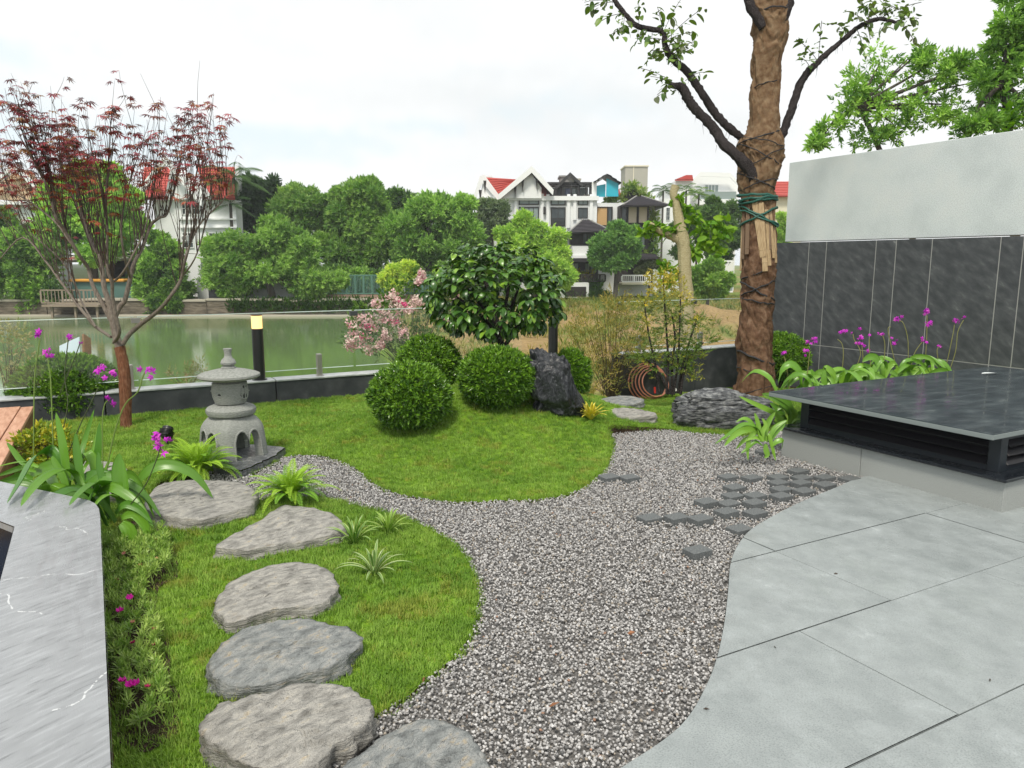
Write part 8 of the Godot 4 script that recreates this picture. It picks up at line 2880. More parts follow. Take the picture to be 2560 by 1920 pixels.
	t = thing("timber_villa", "dark timbered villa with hip roofed bay and blinds, hung with creeper", "house", hp(9.2, base, d))
	g = G.new()
	var ra := px63(1292, 440)
	hbox(g, ra.x, px63(1430, 0).x, base, ra.y + 0.1, d, d + 8.0)
	put(t, "wall", g.mesh(), V)
	g = G.new()
	hbox(g, px63(1289, 0).x, px63(1334, 0).x, px63(0, 489).y, px63(0, 446).y, d - 0.2, d - 0.01)
	put(t, "dark_surround", g.mesh(), M.dark_wood)
	window(t, px63(1299, 0).x, px63(1321, 0).x, px63(0, 486).y, px63(0, 448).y, d - 0.22, 1, 1, M.dark_wood, M.blind)
	window(t, px63(1324, 0).x, px63(1331, 0).x, px63(0, 486).y, px63(0, 448).y, d - 0.22, 1, 1, M.dark_wood, M.window_glass)
	g = G.new()
	hbox(g, px63(1345, 0).x, px63(1408, 0).x, px63(0, 486).y, px63(0, 446).y, d - 1.8, d - 0.02)
	put(t, "bay", g.mesh(), M.dark_wood)
	for e in [[1349, 1358, 0], [1363, 1381, 1], [1386, 1404, 1]]:
		window(t, px63(e[0], 0).x, px63(e[1], 0).x, px63(0, 483).y, px63(0, 450).y, d - 1.82, 1, 1, M.dark_wood, [M.window_glass, M.pale_blind][e[2]])
	hip_roof(t, "dark_roof", px63(1380, 425), px63(1336, 449), px63(1430, 448), d - 3.0, d + 2.0, M.dark_tile)
	roof_plane(t, "dark_roof", hp(px63(1350, 0).x, px63(0, 497).y, d - 2.4), hp(px63(1412, 0).x, px63(0, 497).y, d - 2.4), hp(px63(1412, 0).x, px63(0, 488).y, d - 1.0), hp(px63(1350, 0).x, px63(0, 488).y, d - 1.0), M.dark_tile, 4)
	for e in [[500, 545, 1360, 1425], [566, 612, 1345, 1425]]:
		g = G.new()
		hbox(g, px63(e[2], 0).x, px63(e[3], 0).x, px63(0, e[1]).y, px63(0, e[0]).y, d - 1.0, d - 0.03)
		put(t, "dark_storey", g.mesh(), M.dark_wood)
	window(t, px63(1387, 0).x, px63(1404, 0).x, px63(0, 540).y, px63(0, 513).y, d - 1.02, 2, 1, M.dark_wood, M.pale_glass)
	roof_plane(t, "dark_roof", hp(px63(1362, 0).x, px63(0, 558).y, d - 2.6), hp(px63(1428, 0).x, px63(0, 558).y, d - 2.6), hp(px63(1428, 0).x, px63(0, 547).y, d - 1.0), hp(px63(1362, 0).x, px63(0, 547).y, d - 1.0), M.dark_tile, 5)
	railing(t, px63(1349, 0).x, px63(1412, 0).x, px63(0, 607).y, px63(0, 594).y, d - 2.6, 14, M.white_paint, 0.05)
	g = G.new()
	hbox(g, px63(1349, 0).x, px63(1412, 0).x, px63(0, 613).y, px63(0, 609).y, d - 2.7, d - 0.9)
	put(t, "terrace_floor", g.mesh(), M.cream)
	# creeper gable, red roof and water tower behind
	var vk := px63(1374, 393)
	g = G.new()
	hsolid(g, [px63(1345, 432), px63(1420, 440), vk], d + 1.0, d + 1.3)
	put(t, "creeper_gable", g.mesh(), M.dark_wood)
	roof_plane(t, "red_roof", hp(px63(1340, 0).x, px63(0, 424).y, d + 2.0), hp(px63(1362, 0).x, px63(0, 424).y, d + 2.0), hp(px63(1368, 0).x, px63(0, 395).y, d + 5.0), hp(px63(1341, 0).x, px63(0, 395).y, d + 5.0), M.red_tile, 9)
	var ivy: Array = []
	for e in [[1360, 405, 9], [1374, 397, 8], [1388, 408, 10], [1400, 420, 10], [1412, 432, 10], [1345, 425, 9], [1330, 430, 7], [1316, 431, 6], [1408, 465, 8], [1412, 485, 9], [1408, 505, 9], [1411, 525, 10], [1410, 545, 10], [1395, 549, 7], [1370, 548, 6], [1350, 492, 5], [1370, 491, 5]]:
		var p := px63(e[0], e[1])
		var w := hp(p.x, p.y, d - 1.0 if e[1] > 445 else d + 0.8)
		ivy.append(Vector4(w.x, w.y, w.z, e[2] * 0.0385))
	leaf_mass(t, "creeper", ivy, 60, 0.20, Color(0.06, 0.14, 0.015), Color(0.22, 0.28, 0.04))
	t = thing("water_tower", "plain square concrete tower rising behind the dark villa", "tower", hp(11, base, d + 12.0))
	var wa := pxd(1351, 360, 76.0)
	var wb := pxd(1398, 425, 76.0)
	g = G.new()
	hbox(g, wa.x, wb.x, 4.0, wa.y, 76.0, 79.0)
	put(t, "shaft", g.mesh(), M.concrete)
	g = G.new()
	hbox(g, wa.x + 0.78, wa.x + 0.84, 4.0, wa.y, 75.95, 75.998)
	hbox(g, wa.x - 0.08, wb.x + 0.08, wa.y + 0.002, wa.y + 0.12, 75.9, 79.1)
	put(t, "edge_trim", g.mesh(), M.cream)

	# pale villa with white french doors
	d = 78.0
	t = thing("pale_villa", "cream white villa with red hipped roof and french doors on a glass balcony", "house", pv(1535, 78.0, base))
	var h0 := pxd(1487, 400, d)
	var h1 := pxd(1592, 445, d)
	g = G.new()
	hsolid(g, [Vector2(h0.x, -1.4), Vector2(h1.x, -1.4), Vector2(h1.x, pxd(0, 393, d).y), pxd(1572, 380, d), pxd(1508, 379, d), Vector2(h0.x, pxd(0, 398, d).y)], d, d + 8.0)
	put(t, "wall", g.mesh(), V)
	roof_plane(t, "roof", hp(pxd(1450, 0, d).x, pxd(0, 399, d).y, d - 4.4), hp(pxd(1489, 0, d).x, pxd(0, 399, d).y, d - 4.4), hp(pxd(1512, 0, d).x, pxd(0, 377, d).y, d + 0.5), hp(pxd(1500, 0, d).x, pxd(0, 377, d).y, d + 0.5), M.red_tile, 7)
	g = G.new()
	var q0 := pxd(1484, 398, d)
	var q1 := pxd(1508, 376, d)
	var q2 := pxd(1572, 378, d)
	var q3 := pxd(1588, 394, d)
	hsolid(g, [q0, q1 + Vector2(0, 0.1), q2 + Vector2(0, 0.1), q3, q3 - Vector2(0, 0.3), q2 - Vector2(0, 0.3), q1 - Vector2(0, 0.3), q0 - Vector2(0, 0.3)], d - 0.9, d - 0.7)
	put(t, "bargeboard", g.mesh(), V)
	window(t, pxd(1539, 0, d).x, pxd(1568, 0, d).x, pxd(0, 430, d).y, pxd(0, 400, d).y, d, 4, 1, M.white_paint, M.pale_glass, "french_door")
	window(t, pxd(1436, 0, d).x, pxd(1443, 0, d).x, pxd(0, 480, d).y, pxd(0, 455, d).y, d - 4.0, 2, 3, M.white_paint, M.window_glass)
	g = G.new()
	hbox(g, pxd(1453, 0, d).x, pxd(1486, 0, d).x, -1.4, pxd(0, 400, d).y, d - 3.98, d + 4.0)
	hbox(g, pxd(1430, 0, d).x, pxd(1452.9, 0, d).x, -1.4, pxd(0, 436, d).y, d - 3.98, d + 4.0)
	put(t, "side_wing", g.mesh(), V)
	g = G.new()
	hbox(g, pxd(1512, 0, d).x, pxd(1596, 0, d).x, pxd(0, 434, d).y, pxd(0, 418, d).y, d - 2.1, d - 2.05)
	put(t, "balcony_glass", g.mesh(), M.pale_glass)
	g = G.new()
	hbox(g, pxd(1510, 0, d).x, pxd(1598, 0, d).x, pxd(0, 446, d).y, pxd(0, 435, d).y, d - 2.3, d - 0.01)
	put(t, "balcony_slab", g.mesh(), V)
	t = thing("cream_house", "sliver of cream house with red roof beside the boundary wall's edge", "house", pv(1690, 74.0, base))
	g = G.new()
	hbox(g, pxd(1672, 0, 74.0).x, pxd(1760, 0, 74.0).x, base, pxd(0, 424, 74.0).y, 74.0, 80.0)
	put(t, "wall", g.mesh(), M.cream)
	roof_plane(t, "roof", hp(pxd(1668, 0, 74.0).x, pxd(0, 425, 74.0).y, 73.4), hp(pxd(1770, 0, 74.0).x, pxd(0, 425, 74.0).y, 73.4), hp(pxd(1770, 0, 74.0).x, pxd(0, 385, 74.0).y, 77.0), hp(pxd(1705, 0, 74.0).x, pxd(0, 385, 74.0).y, 77.0), M.red_tile, 9)
	for e in [[445, 470], [490, 512]]:
		window(t, pxd(1680, 0, 74.0).x, pxd(1692, 0, 74.0).x, pxd(0, e[1], 74.0).y, pxd(0, e[0], 74.0).y, 74.0, 2, 1, M.white_paint, M.window_glass)
	t = thing("far_roof", "distant low red roof showing between the far tree tops", "house", pv(850, 90.0, base))
	g = G.new()
	hbox(g, pxd(836, 0, 90.0).x, pxd(862, 0, 90.0).x, base, pxd(0, 452, 90.0).y, 90.0, 95.0)
	put(t, "wall", g.mesh(), M.cream)
	roof_plane(t, "roof", hp(pxd(832, 0, 90.0).x, pxd(0, 453, 90.0).y, 89.5), hp(pxd(866, 0, 90.0).x, pxd(0, 453, 90.0).y, 89.5), hp(pxd(862, 0, 90.0).x, pxd(0, 442, 90.0).y, 93.0), hp(pxd(838, 0, 90.0).x, pxd(0, 442, 90.0).y, 93.0), M.red_tile, 5)

	# white villa behind the maple
	d = 53.0
	t = thing("gabled_villa", "white villa with steep red tiled roof behind the red maple", "house", pv(420, 53.0, -0.9))
	g = G.new()
	hbox(g, pxd(300, 0, d).x, pxd(484, 0, d).x, -0.9, pxd(0, 432, d).y, d, d + 1.2)
	put(t, "wall", g.mesh(), V)
	for y: float in [472.0, 490.0]:
		g = G.new()
		hbox(g, pxd(357, 0, d).x, pxd(486, 0, d).x, pxd(0, y + 3.0, d).y, pxd(0, y, d).y, d - 0.2, d - 0.003)
		put(t, "cornice", g.mesh(), V)
	var gk := pxd(374, 349, d)
	var gr := pxd(452, 436, d)
	var gl := pxd(300, 436, d)
	g = G.new()
	hsolid(g, [Vector2(pxd(330, 0, d).x, pxd(0, 432, d).y), Vector2(pxd(446, 0, d).x, pxd(0, 432, d).y), gk - Vector2(0, 0.4)], d - 0.4, d + 2.0)
	put(t, "gable_wall", g.mesh(), V)
	g = G.new()
	hsolid(g, [gr, gk + Vector2(0, 0.25), gl, gl + Vector2(0, -0.45), gk + Vector2(0, -0.30), gr + Vector2(0, -0.45)], d - 1.3, d - 1.0)
	put(t, "bargeboard", g.mesh(), V)
	roof_plane(t, "roof", hp(pxd(440, 0, d).x, pxd(0, 431, d).y, d - 0.6), hp(pxd(490, 0, d).x, pxd(0, 431, d).y, d - 0.6), hp(pxd(487, 0, d + 3.0).x, pxd(0, 361, d + 3.0).y, d + 3.0), hp(pxd(400, 0, d + 3.0).x, pxd(0, 361, d + 3.0).y, d + 3.0), M.red_tile, 13, 14)
	roof_plane(t, "roof", hp(pxd(280, 0, d).x, pxd(0, 431, d).y, d - 0.6), hp(pxd(340, 0, d).x, pxd(0, 431, d).y, d - 0.6), hp(pxd(362, 0, d + 3.0).x, pxd(0, 361, d + 3.0).y, d + 3.0), hp(pxd(285, 0, d + 3.0).x, pxd(0, 361, d + 3.0).y, d + 3.0), M.red_tile, 13, 14)
	g = G.new()
	hbox(g, pxd(488, 0, d + 2.6).x, pxd(495, 0, d + 2.6).x, pxd(0, 440, d).y, pxd(0, 359, d + 3.0).y, d + 2.6, d + 3.2)
	put(t, "gable_end", g.mesh(), V)
	for e in [[364, 384, 439, 462, 3, 2], [386, 412, 439, 462, 3, 2], [361, 383, 504, 534, 2, 3], [421, 432, 504, 528, 1, 3]]:
		window(t, pxd(e[0], 0, d).x, pxd(e[1], 0, d).x, pxd(0, e[3], d).y, pxd(0, e[2], d).y, d, e[4], e[5], M.white_paint, M.window_glass)
	g = G.new()
	var ac0 := pxd(395, 508, d)
	var ac1 := pxd(409, 522, d)
	hbox(g, ac0.x, ac1.x, ac1.y, ac0.y, d - 0.35, d - 0.01, 0.03)
	var ac := put(t, "air_conditioner", g.mesh(), M.white_paint)
	g = G.new()
	var fc := hp((ac0.x + ac1.x) / 2, (ac0.y + ac1.y) / 2, d - 0.37)
	var fb2 := hp((ac0.x + ac1.x) / 2, (ac0.y + ac1.y) / 2, d - 0.34)
	g.tube([Vector4(fb2.x, fb2.y, fb2.z, 0.15), Vector4(fc.x, fc.y, fc.z, 0.15)], 16)
	put(ac, "fan", g.mesh(), M.dark_concrete)
	g = G.new()
	hbox(g, pxd(196, 0, d).x, pxd(276, 0, d).x, -0.9, pxd(0, 548, d).y, d - 1.0, d - 0.01)
	put(t, "dark_veranda", g.mesh(), M.dark_wood)
	roof_plane(t, "veranda_roof", hp(pxd(125, 0, d).x, pxd(0, 565, d).y, d - 2.0), hp(pxd(280, 0, d).x, pxd(0, 560, d).y, d - 2.0), hp(pxd(280, 0, d).x, pxd(0, 545, d).y, d), hp(pxd(125, 0, d).x, pxd(0, 545, d).y, d), M.cream, 3)
	for x: float in [205.0, 250.0, 271.0]:
		g = G.new()
		hbox(g, pxd(x, 0, d).x - 0.12, pxd(x, 0, d).x + 0.12, -0.9, pxd(0, 560, d).y, d - 1.3, d - 1.05)
		put(t, "veranda_post", g.mesh(), M.dark_concrete)
	g = G.new()
	hbox(g, pxd(400, 0, d).x, pxd(424, 0, d).x, -0.9, pxd(0, 560, d).y, d - 2.0, d - 0.02)
	put(t, "porch", g.mesh(), V)

	# beige villa at the picture's edge
	d = 52.0
	t = thing("beige_villa", "beige and white gabled villa seen through the maple twigs", "house", pv(30, 52.0, -0.9))
	g = G.new()
	hbox(g, pxd(-60, 0, d).x, pxd(74, 0, d).x, -0.9, pxd(0, 440, d).y, d, d + 1.5)
	put(t, "wall", g.mesh(), V)
	g = G.new()
	hsolid(g, [pxd(3, 432, d), pxd(74, 432, d), pxd(74, 400, d), pxd(47, 366, d), pxd(3, 398, d)], d - 0.3, d + 1.0)
	put(t, "gable_wall", g.mesh(), M.villa_beige)
	g = G.new()
	hsolid(g, [pxd(-12, 410, d), pxd(47, 358, d), pxd(96, 402, d), pxd(96, 411, d), pxd(47, 369, d), pxd(-12, 420, d)], d - 1.0, d - 0.7)
	put(t, "bargeboard", g.mesh(), V)
	roof_plane(t, "roof", hp(pxd(-60, 0, d).x, pxd(0, 405, d).y, d - 0.2), hp(pxd(8, 0, d).x, pxd(0, 405, d).y, d - 0.2), hp(pxd(18, 0, d).x, pxd(0, 378, d).y, d + 3.0), hp(pxd(-60, 0, d).x, pxd(0, 378, d).y, d + 3.0), M.red_tile, 7)
	window(t, pxd(50, 0, d).x, pxd(63, 0, d).x, pxd(0, 412, d).y, pxd(0, 398, d).y, d - 0.3, 2, 1, M.white_paint, M.window_glass)
	window(t, pxd(35, 0, d).x, pxd(52, 0, d).x, pxd(0, 480, d).y, pxd(0, 448, d).y, d, 2, 2, M.white_paint, M.window_glass)
	g = G.new()
	hbox(g, pxd(-60, 0, d).x, pxd(66, 0, d).x, pxd(0, 443, d).y, pxd(0, 436, d).y, d - 0.5, d - 0.002)
	put(t, "cornice", g.mesh(), V)

	# white lattice frame beyond the lopped tree, and a wooden prop on the field
	t = thing("white_lattice", "white framed wire screen beside the wrapped trunk at the field's end", "screen", pv(1585, 50.0, -1.5))
	railing(t, pxd(1571, 0, 50.0).x, pxd(1612, 0, 50.0).x, pxd(0, 630, 50.0).y, pxd(0, 564, 50.0).y, 50.0, 3, M.white_paint, 0.05)
	g = G.new()
	hbox(g, pxd(1571, 0, 50.0).x, pxd(1612, 0, 50.0).x, pxd(0, 594, 50.0).y, pxd(0, 591, 50.0).y, 49.97, 50.03)
	hbox(g, pxd(1572, 0, 50.0).x, pxd(1612, 0, 50.0).x, pxd(0, 630, 50.0).y, pxd(0, 612, 50.0).y, 50.1, 50.2)
	put(t, "lower_panel", g.mesh(), M.pale_glass)
	t = thing("timber_prop", "pale wooden tripod stand in front of the dark villa", "stand", pv(1430, 58.0, -1.5))
	for e in [[1428, 606, 1416, 630], [1431, 606, 1444, 632], [1430, 606, 1430, 628]]:
		g = G.new()
		var a := pxd(e[0], e[1], 58.0)
		var b := pxd(e[2], e[3], 58.0)
		var wa2 := hp(a.x, a.y, 58.0)
		var wb2 := hp(b.x, b.y, 58.0 + (1.0 if e[2] == 1430 else 0.0))
		g.tube([Vector4(wa2.x, wa2.y, wa2.z, 0.07), Vector4(wb2.x, wb2.y, wb2.z, 0.08)], 8)
		put(t, "leg", g.mesh(), M.cream)
	g = G.new()
	var tp := pxd(1430, 604, 58.0)
	hbox(g, tp.x - 0.5, tp.x + 0.5, tp.y - 0.08, tp.y + 0.08, 57.7, 58.3, 0.02)
	put(t, "top", g.mesh(), M.cream)
	# thin masts on the skyline
	for e in [[925, 0], [966, 1]]:
		g = G.new()
		var a := pxd(e[0], 410 + e[1] * 4, 120.0)
		hbox(g, a.x - 0.05, a.x + 0.05, 3.0, a.y, 120.0, 120.1)
		tag(put(self, "mast", g.mesh(), M.dark_concrete), ["taller thin mast above the far tree tops", "shorter thin mast above the far tree tops, nearer the white villa"][e[1]], "mast")


func px63(x: float, y: float) -> Vector2:
	return pxd(x, y, 63.0)


func pxd(x: float, y: float, q: float) -> Vector2:
	# survey sheet of the far bank: bearing and elevation to lateral offset and height at distance q
	var cp := cos(0.15982)
	var sp := sin(0.15982)
	var u := (x - 1106.0) / 1634.9
	var v := (829.5 - y) / 1634.9
	var fwd := cp + v * sp
	return Vector2(u * q / fwd, EYE + (v * cp - sp) * q / fwd)


func pv(x: float, q: float, y: float) -> Vector3:
	return hp(pxd(x, 566.0, q).x, y, q)


func hip_roof(t: Node, called: String, apex: Vector2, l: Vector2, r: Vector2, q0: float, q1: float, m: Material) -> void:
	var w := (r.x - l.x) * 0.06
	var qm := (q0 + q1) / 2
	var a0 := hp(apex.x - w, apex.y, qm)
	var a1 := hp(apex.x + w, apex.y, qm)
	roof_plane(t, called, hp(l.x, l.y, q0), hp(r.x, r.y, q0), a1, a0, m, 9)
	roof_plane(t, called, hp(r.x, r.y, q0), hp(r.x, r.y, q1), a1, a1 + Vector3(0.001, 0, 0), m, 9)
	roof_plane(t, called, hp(l.x, l.y, q1), hp(l.x, l.y, q0), a0, a0 - Vector3(0.001, 0, 0), m, 9)
	roof_plane(t, called, hp(r.x, r.y, q1), hp(l.x, l.y, q1), a0, a1, m, 9)
	var g := G.new()
	for e in [[hp(l.x, l.y, q0), a0], [hp(r.x, r.y, q0), a1]]:
		var a: Vector3 = e[0]
		var b: Vector3 = e[1]
		g.tube([Vector4(a.x, a.y + 0.05, a.z, 0.07), Vector4(b.x, b.y + 0.05, b.z, 0.07)], 6)
	put(t, "hip_ridge", g.mesh(), M.dark_concrete)


# ---------------------------------------------------------------- far trees
func leaf_mass(t: Node3D, called: String, blobs: Array, per: int, size: float, ca: Color, cb: Color, spread := 0.6) -> void:
	var ms := sprig(7, size, size * 0.40, size * 0.8, 1.0)
	var xs: Array[Transform3D] = []
	var cs := PackedColorArray()
	for b: Vector4 in blobs:
		var tone := rnd(-0.45, 0.45)
		for k in per:
			var d := rand_dir()
			var lump := 1.0 + 0.5 * noise.get_noise_3dv(d * 2.0 + Vector3(b.x, b.y, b.z))
			var at := Vector3(b.x, b.y, b.z) + Vector3(d.x, d.y * 0.85, d.z) * b.w * lump * pow(rnd(0.03, 1.1), spread)
			xs.append(Transform3D(facing(d + Vector3(0, 0.25, 0) + rand_dir() * 0.6, rnd(0, TAU), rnd(0.7, 1.25)), at))
			var c := mixc(ca, cb, rnd(0, 1) + tone) * 1.95
			cs.append(c.lerp(grey(c.get_luminance()), 0.16))
	scatter(t, called, ms, M.leaf_far, xs, cs)


func far_tree(called: String, says: String, blobs: Array, foot: Vector3, trunk: float, per: int, size: float, ca: Color, cb: Color, group := "trees on the far bank", sub := 7) -> void:
	var t := thing(called, says, "tree", foot, group)
	# the crown: smaller clumps round every main mass, so that the outline breaks up
	var clumps: Array = []
	var g := G.new()
	var first: Vector4 = blobs[0]
	var top := Vector3(first.x, maxf(first.y - first.w * 0.6, foot.y + 0.3), first.z)
	g.tube(smooth_line([Vector4(foot.x, foot.y - 0.3, foot.z, trunk * 1.25), Vector4(lerpf(foot.x, top.x, 0.4) + 0.06, lerpf(foot.y, top.y, 0.5), lerpf(foot.z, top.z, 0.4), trunk), Vector4(top.x, top.y, top.z, trunk * 0.75)], 4), 9, 0.08)
	for b: Vector4 in blobs:
		clumps.append(Vector4(b.x, b.y, b.z, b.w * 0.84))
		for k in sub:
			var d := rand_dir()
			d.y = d.y * 0.8 + 0.12
			clumps.append(Vector4(b.x + d.x * b.w * 0.88, b.y + d.y * b.w * 0.88, b.z + d.z * b.w * 0.88, b.w * rnd(0.22, 0.5)))
		g.tube([Vector4(top.x, top.y - 0.2, top.z, trunk * 0.6), Vector4(lerpf(top.x, b.x, 0.6), lerpf(top.y, b.y, 0.5), lerpf(top.z, b.z, 0.6), trunk * 0.4), Vector4(b.x, b.y + b.w * 0.3, b.z, trunk * 0.12)], 6, 0.0, false)
	put(t, "trunk", g.mesh(), M.bark)
	leaf_mass(t, "crown", clumps, per, size if size < 0.2 else size * 0.72, ca, cb)


func palm(says: String, top: Vector3, foot: Vector3, size: float, r: float, n: int, c: Color) -> void:
	var t := thing("palm_tree", says, "palm tree", foot)
	var g := G.new()
	g.tube([Vector4(foot.x, foot.y, foot.z, r * 1.3), Vector4(top.x, top.y, top.z, r)], 8)
	put(t, "trunk", g.mesh(), M.bark)
	for k in n:
		var az := k * 2.39996
		var el := lerpf(1.2, -0.35, float(k) / n)
		var d := Vector3(sin(az), 0, cos(az))
		var sp := bend(top, top + (d * cos(el) + Vector3.UP * sin(el)) * size * 0.6, top + d * cos(el * 0.5) * size * 0.95 + Vector3.UP * size * (sin(el) * 0.75 - 0.35), 12)
		var f := G.new()
		f.col = c * rnd(0.8, 1.25)
		f.blade(sp, size * 0.025, d.cross(Vector3.UP))
		for j in range(2, 13):
			var dir := (sp[mini(j + 1, 12)] - sp[j - 1]).normalized()
			for s: float in [-1.0, 1.0]:
				for h in 2:
					var side := d.cross(Vector3.UP) * s
					var at := sp[j].lerp(sp[j - 1], h * 0.5)
					var out := (side * 0.9 + dir * 0.55 + Vector3(0, -0.35, 0)).normalized()
					var x := out.cross(Vector3.UP).normalized()
					leaf_g(size * 0.30 * sin(PI * (0.15 + 0.8 * j / 13.0)), size * 0.030, 0.2, 0.1, at, Basis(x, out, x.cross(out)), f)
		put(t, "frond", f.mesh(true), M.leaf_far)


func far_trees() -> void:
	var yg_a := Color(0.11, 0.24, 0.020)
	var yg_b := Color(0.27, 0.43, 0.04)
	var md_a := Color(0.070, 0.165, 0.020)
	var md_b := Color(0.19, 0.33, 0.035)
	var dk_a := Color(0.035, 0.085, 0.022)
	var dk_b := Color(0.09, 0.17, 0.035)
	far_tree("broad_tree", "tall light green tree directly behind the red maple", [Vector4(-0.026, 4.179, -55.877, 1.858), Vector4(-1.335, 3.892, -56.594, 1.499), Vector4(1.281, 4.465, -55.162, 1.559), Vector4(0.236, 5.89, -55.734, 1.439), Vector4(0.939, 6.738, -55.349, 0.899), Vector4(-0.961, 5.322, -56.389, 1.259), Vector4(1.712, 3.316, -54.926, 1.349), Vector4(-1.972, 2.448, -56.942, 1.199), Vector4(0.097, 2.448, -55.81, 1.499), Vector4(1.749, 5.606, -54.905, 1.079)], pv(200, 49.0, -0.95), 0.22, 150, 0.34, yg_a, yg_b)
	far_tree("bank_bush", "dark leafy tree at the water under the beige villa", [Vector4(-4.106, 0.432, -56.515, 1.456), Vector4(-2.817, 0.717, -55.809, 1.398), Vector4(-4.507, 1.57, -56.734, 1.165), Vector4(-2.409, -0.427, -55.586, 1.048), Vector4(-3.703, -0.715, -56.294, 1.106), Vector4(-5.624, 0.432, -57.346, 1.456), Vector4(-2.454, 1.995, -55.611, 0.873), Vector4(-3.951, 2.136, -56.43, 0.99)], pv(60, 47.6, -1.2), 0.16, 150, 0.32, dk_a, md_b)
	far_tree("bank_bush", "small round bank tree between the jetty and the gabled villa's porch", [Vector4(3.746, 0.719, -52.102, 1.22), Vector4(3.166, -0.424, -52.42, 1.046), Vector4(4.305, -0.424, -51.796, 1.046), Vector4(3.945, 1.852, -51.993, 0.93), Vector4(3.499, -1.142, -52.237, 0.872), Vector4(4.514, -1.142, -51.682, 0.639), Vector4(3.614, 2.556, -52.174, 0.523)], pv(352, 47.5, -1.2), 0.14, 170, 0.30, dk_a, md_b)
	far_tree("bank_tree", "broad spreading tree on the far bank with its trunk at the water", [Vector4(9.558, 1.572, -49.49, 1.82), Vector4(7.885, 1.142, -50.406, 1.409), Vector4(11.193, 1.142, -48.595, 1.527), Vector4(9.743, 2.852, -49.389, 1.292), Vector4(8.189, 2.142, -50.24, 1.174), Vector4(11.232, 2.142, -48.573, 1.174), Vector4(6.573, 0.424, -51.125, 0.998), Vector4(12.434, 0.28, -47.915, 1.057), Vector4(8.61, 0.366, -50.009, 1.057), Vector4(11.278, 0.078, -48.548, 1.057), Vector4(7.167, 2, -50.799, 0.998), Vector4(7.563, -0.153, -50.582, 0.94), Vector4(13.195, 0.136, -47.499, 0.705), Vector4(11.769, -0.443, -48.28, 0.822)], pv(584, 48.0, -1.6), 0.24, 150, 0.28, Color(0.075, 0.165, 0.022), Color(0.19, 0.31, 0.04))
	far_tree("dark_tree", "dark evergreen tree beside the gabled villa's red roof", [Vector4(10.622, 5.298, -59.168, 1.464), Vector4(9.693, 4.632, -59.677, 1.185), Vector4(11.384, 5.63, -58.751, 1.255), Vector4(12.024, 6.623, -58.401, 0.767), Vector4(10.537, 6.623, -59.215, 0.906), Vector4(11.779, 4.466, -58.535, 1.116), Vector4(9.909, 5.962, -59.559, 0.767)], pv(550, 57.0, -0.95), 0.2, 130, 0.34, Color(0.016, 0.036, 0.018), Color(0.045, 0.085, 0.038))
	far_tree("broad_tree", "pale blossomed green tree next to the dark evergreen", [Vector4(13.65, 4.903, -56.37, 1.576), Vector4(12.315, 4.576, -57.101, 1.233), Vector4(14.819, 4.74, -55.73, 1.233), Vector4(13.541, 5.882, -56.43, 1.028), Vector4(12.649, 5.556, -56.918, 0.891), Vector4(14.701, 5.556, -55.795, 0.822), Vector4(11.978, 3.59, -57.286, 1.028)], pv(650, 56.0, -0.95), 0.2, 150, 0.32, md_a, Color(0.20, 0.30, 0.05))
	far_tree("broad_tree", "tallest tree of the far bank with a high rounded top", [Vector4(17.317, 5.482, -53.223, 1.615), Vector4(17.201, 6.503, -53.286, 0.875), Vector4(16.569, 4.519, -53.632, 1.48), Vector4(18.293, 4.197, -52.688, 1.48), Vector4(15.837, 4.197, -54.033, 1.144), Vector4(17.537, 2.902, -53.102, 1.615), Vector4(16.222, 2.576, -53.822, 1.48), Vector4(18.69, 2.576, -52.471, 1.211), Vector4(15.206, 2.576, -54.378, 1.077), Vector4(17.629, 6.44, -53.052, 0.673), Vector4(15.749, 5.962, -54.081, 0.538), Vector4(17.212, 1.597, -53.28, 1.346), Vector4(15.454, 1.269, -54.242, 1.144)], pv(812, 55.0, -0.95), 0.24, 140, 0.36, md_a, Color(0.17, 0.28, 0.035))
	far_tree("broad_tree", "full green tree between the tallest tree and the white villa", [Vector4(20.552, 4.095, -49.172, 1.491), Vector4(19.432, 3.784, -49.784, 1.297), Vector4(21.665, 4.095, -48.562, 1.426), Vector4(22.503, 4.406, -48.103, 0.973), Vector4(20.01, 5.025, -49.468, 0.843), Vector4(21.398, 5.025, -48.708, 0.908), Vector4(22.771, 3.16, -47.956, 0.973), Vector4(20.808, 2.534, -49.031, 1.426), Vector4(19.403, 2.219, -49.8, 1.297), Vector4(22.063, 2.219, -48.344, 1.297), Vector4(18.589, 3.472, -50.246, 0.843), Vector4(22.51, 5.179, -48.099, 0.648), Vector4(19.099, 0.957, -49.967, 0.778)], pv(920, 53.0, -0.95), 0.22, 140, 0.34, md_a, md_b)
	far_tree("grey_tree", "thin grey green tree against the white villa's corner", [Vector4(27.429, 5.153, -53.387, 0.954), Vector4(26.891, 4.451, -53.681, 0.881), Vector4(27.994, 4.627, -53.077, 0.807), Vector4(27.361, 3.746, -53.424, 0.881), Vector4(26.897, 5.678, -53.678, 0.514), Vector4(27.996, 5.504, -53.076, 0.514), Vector4(28.308, 3.922, -52.905, 0.514)], pv(1062, 60.0, -1.3), 0.14, 50, 0.30, Color(0.06, 0.10, 0.05), Color(0.16, 0.20, 0.12))
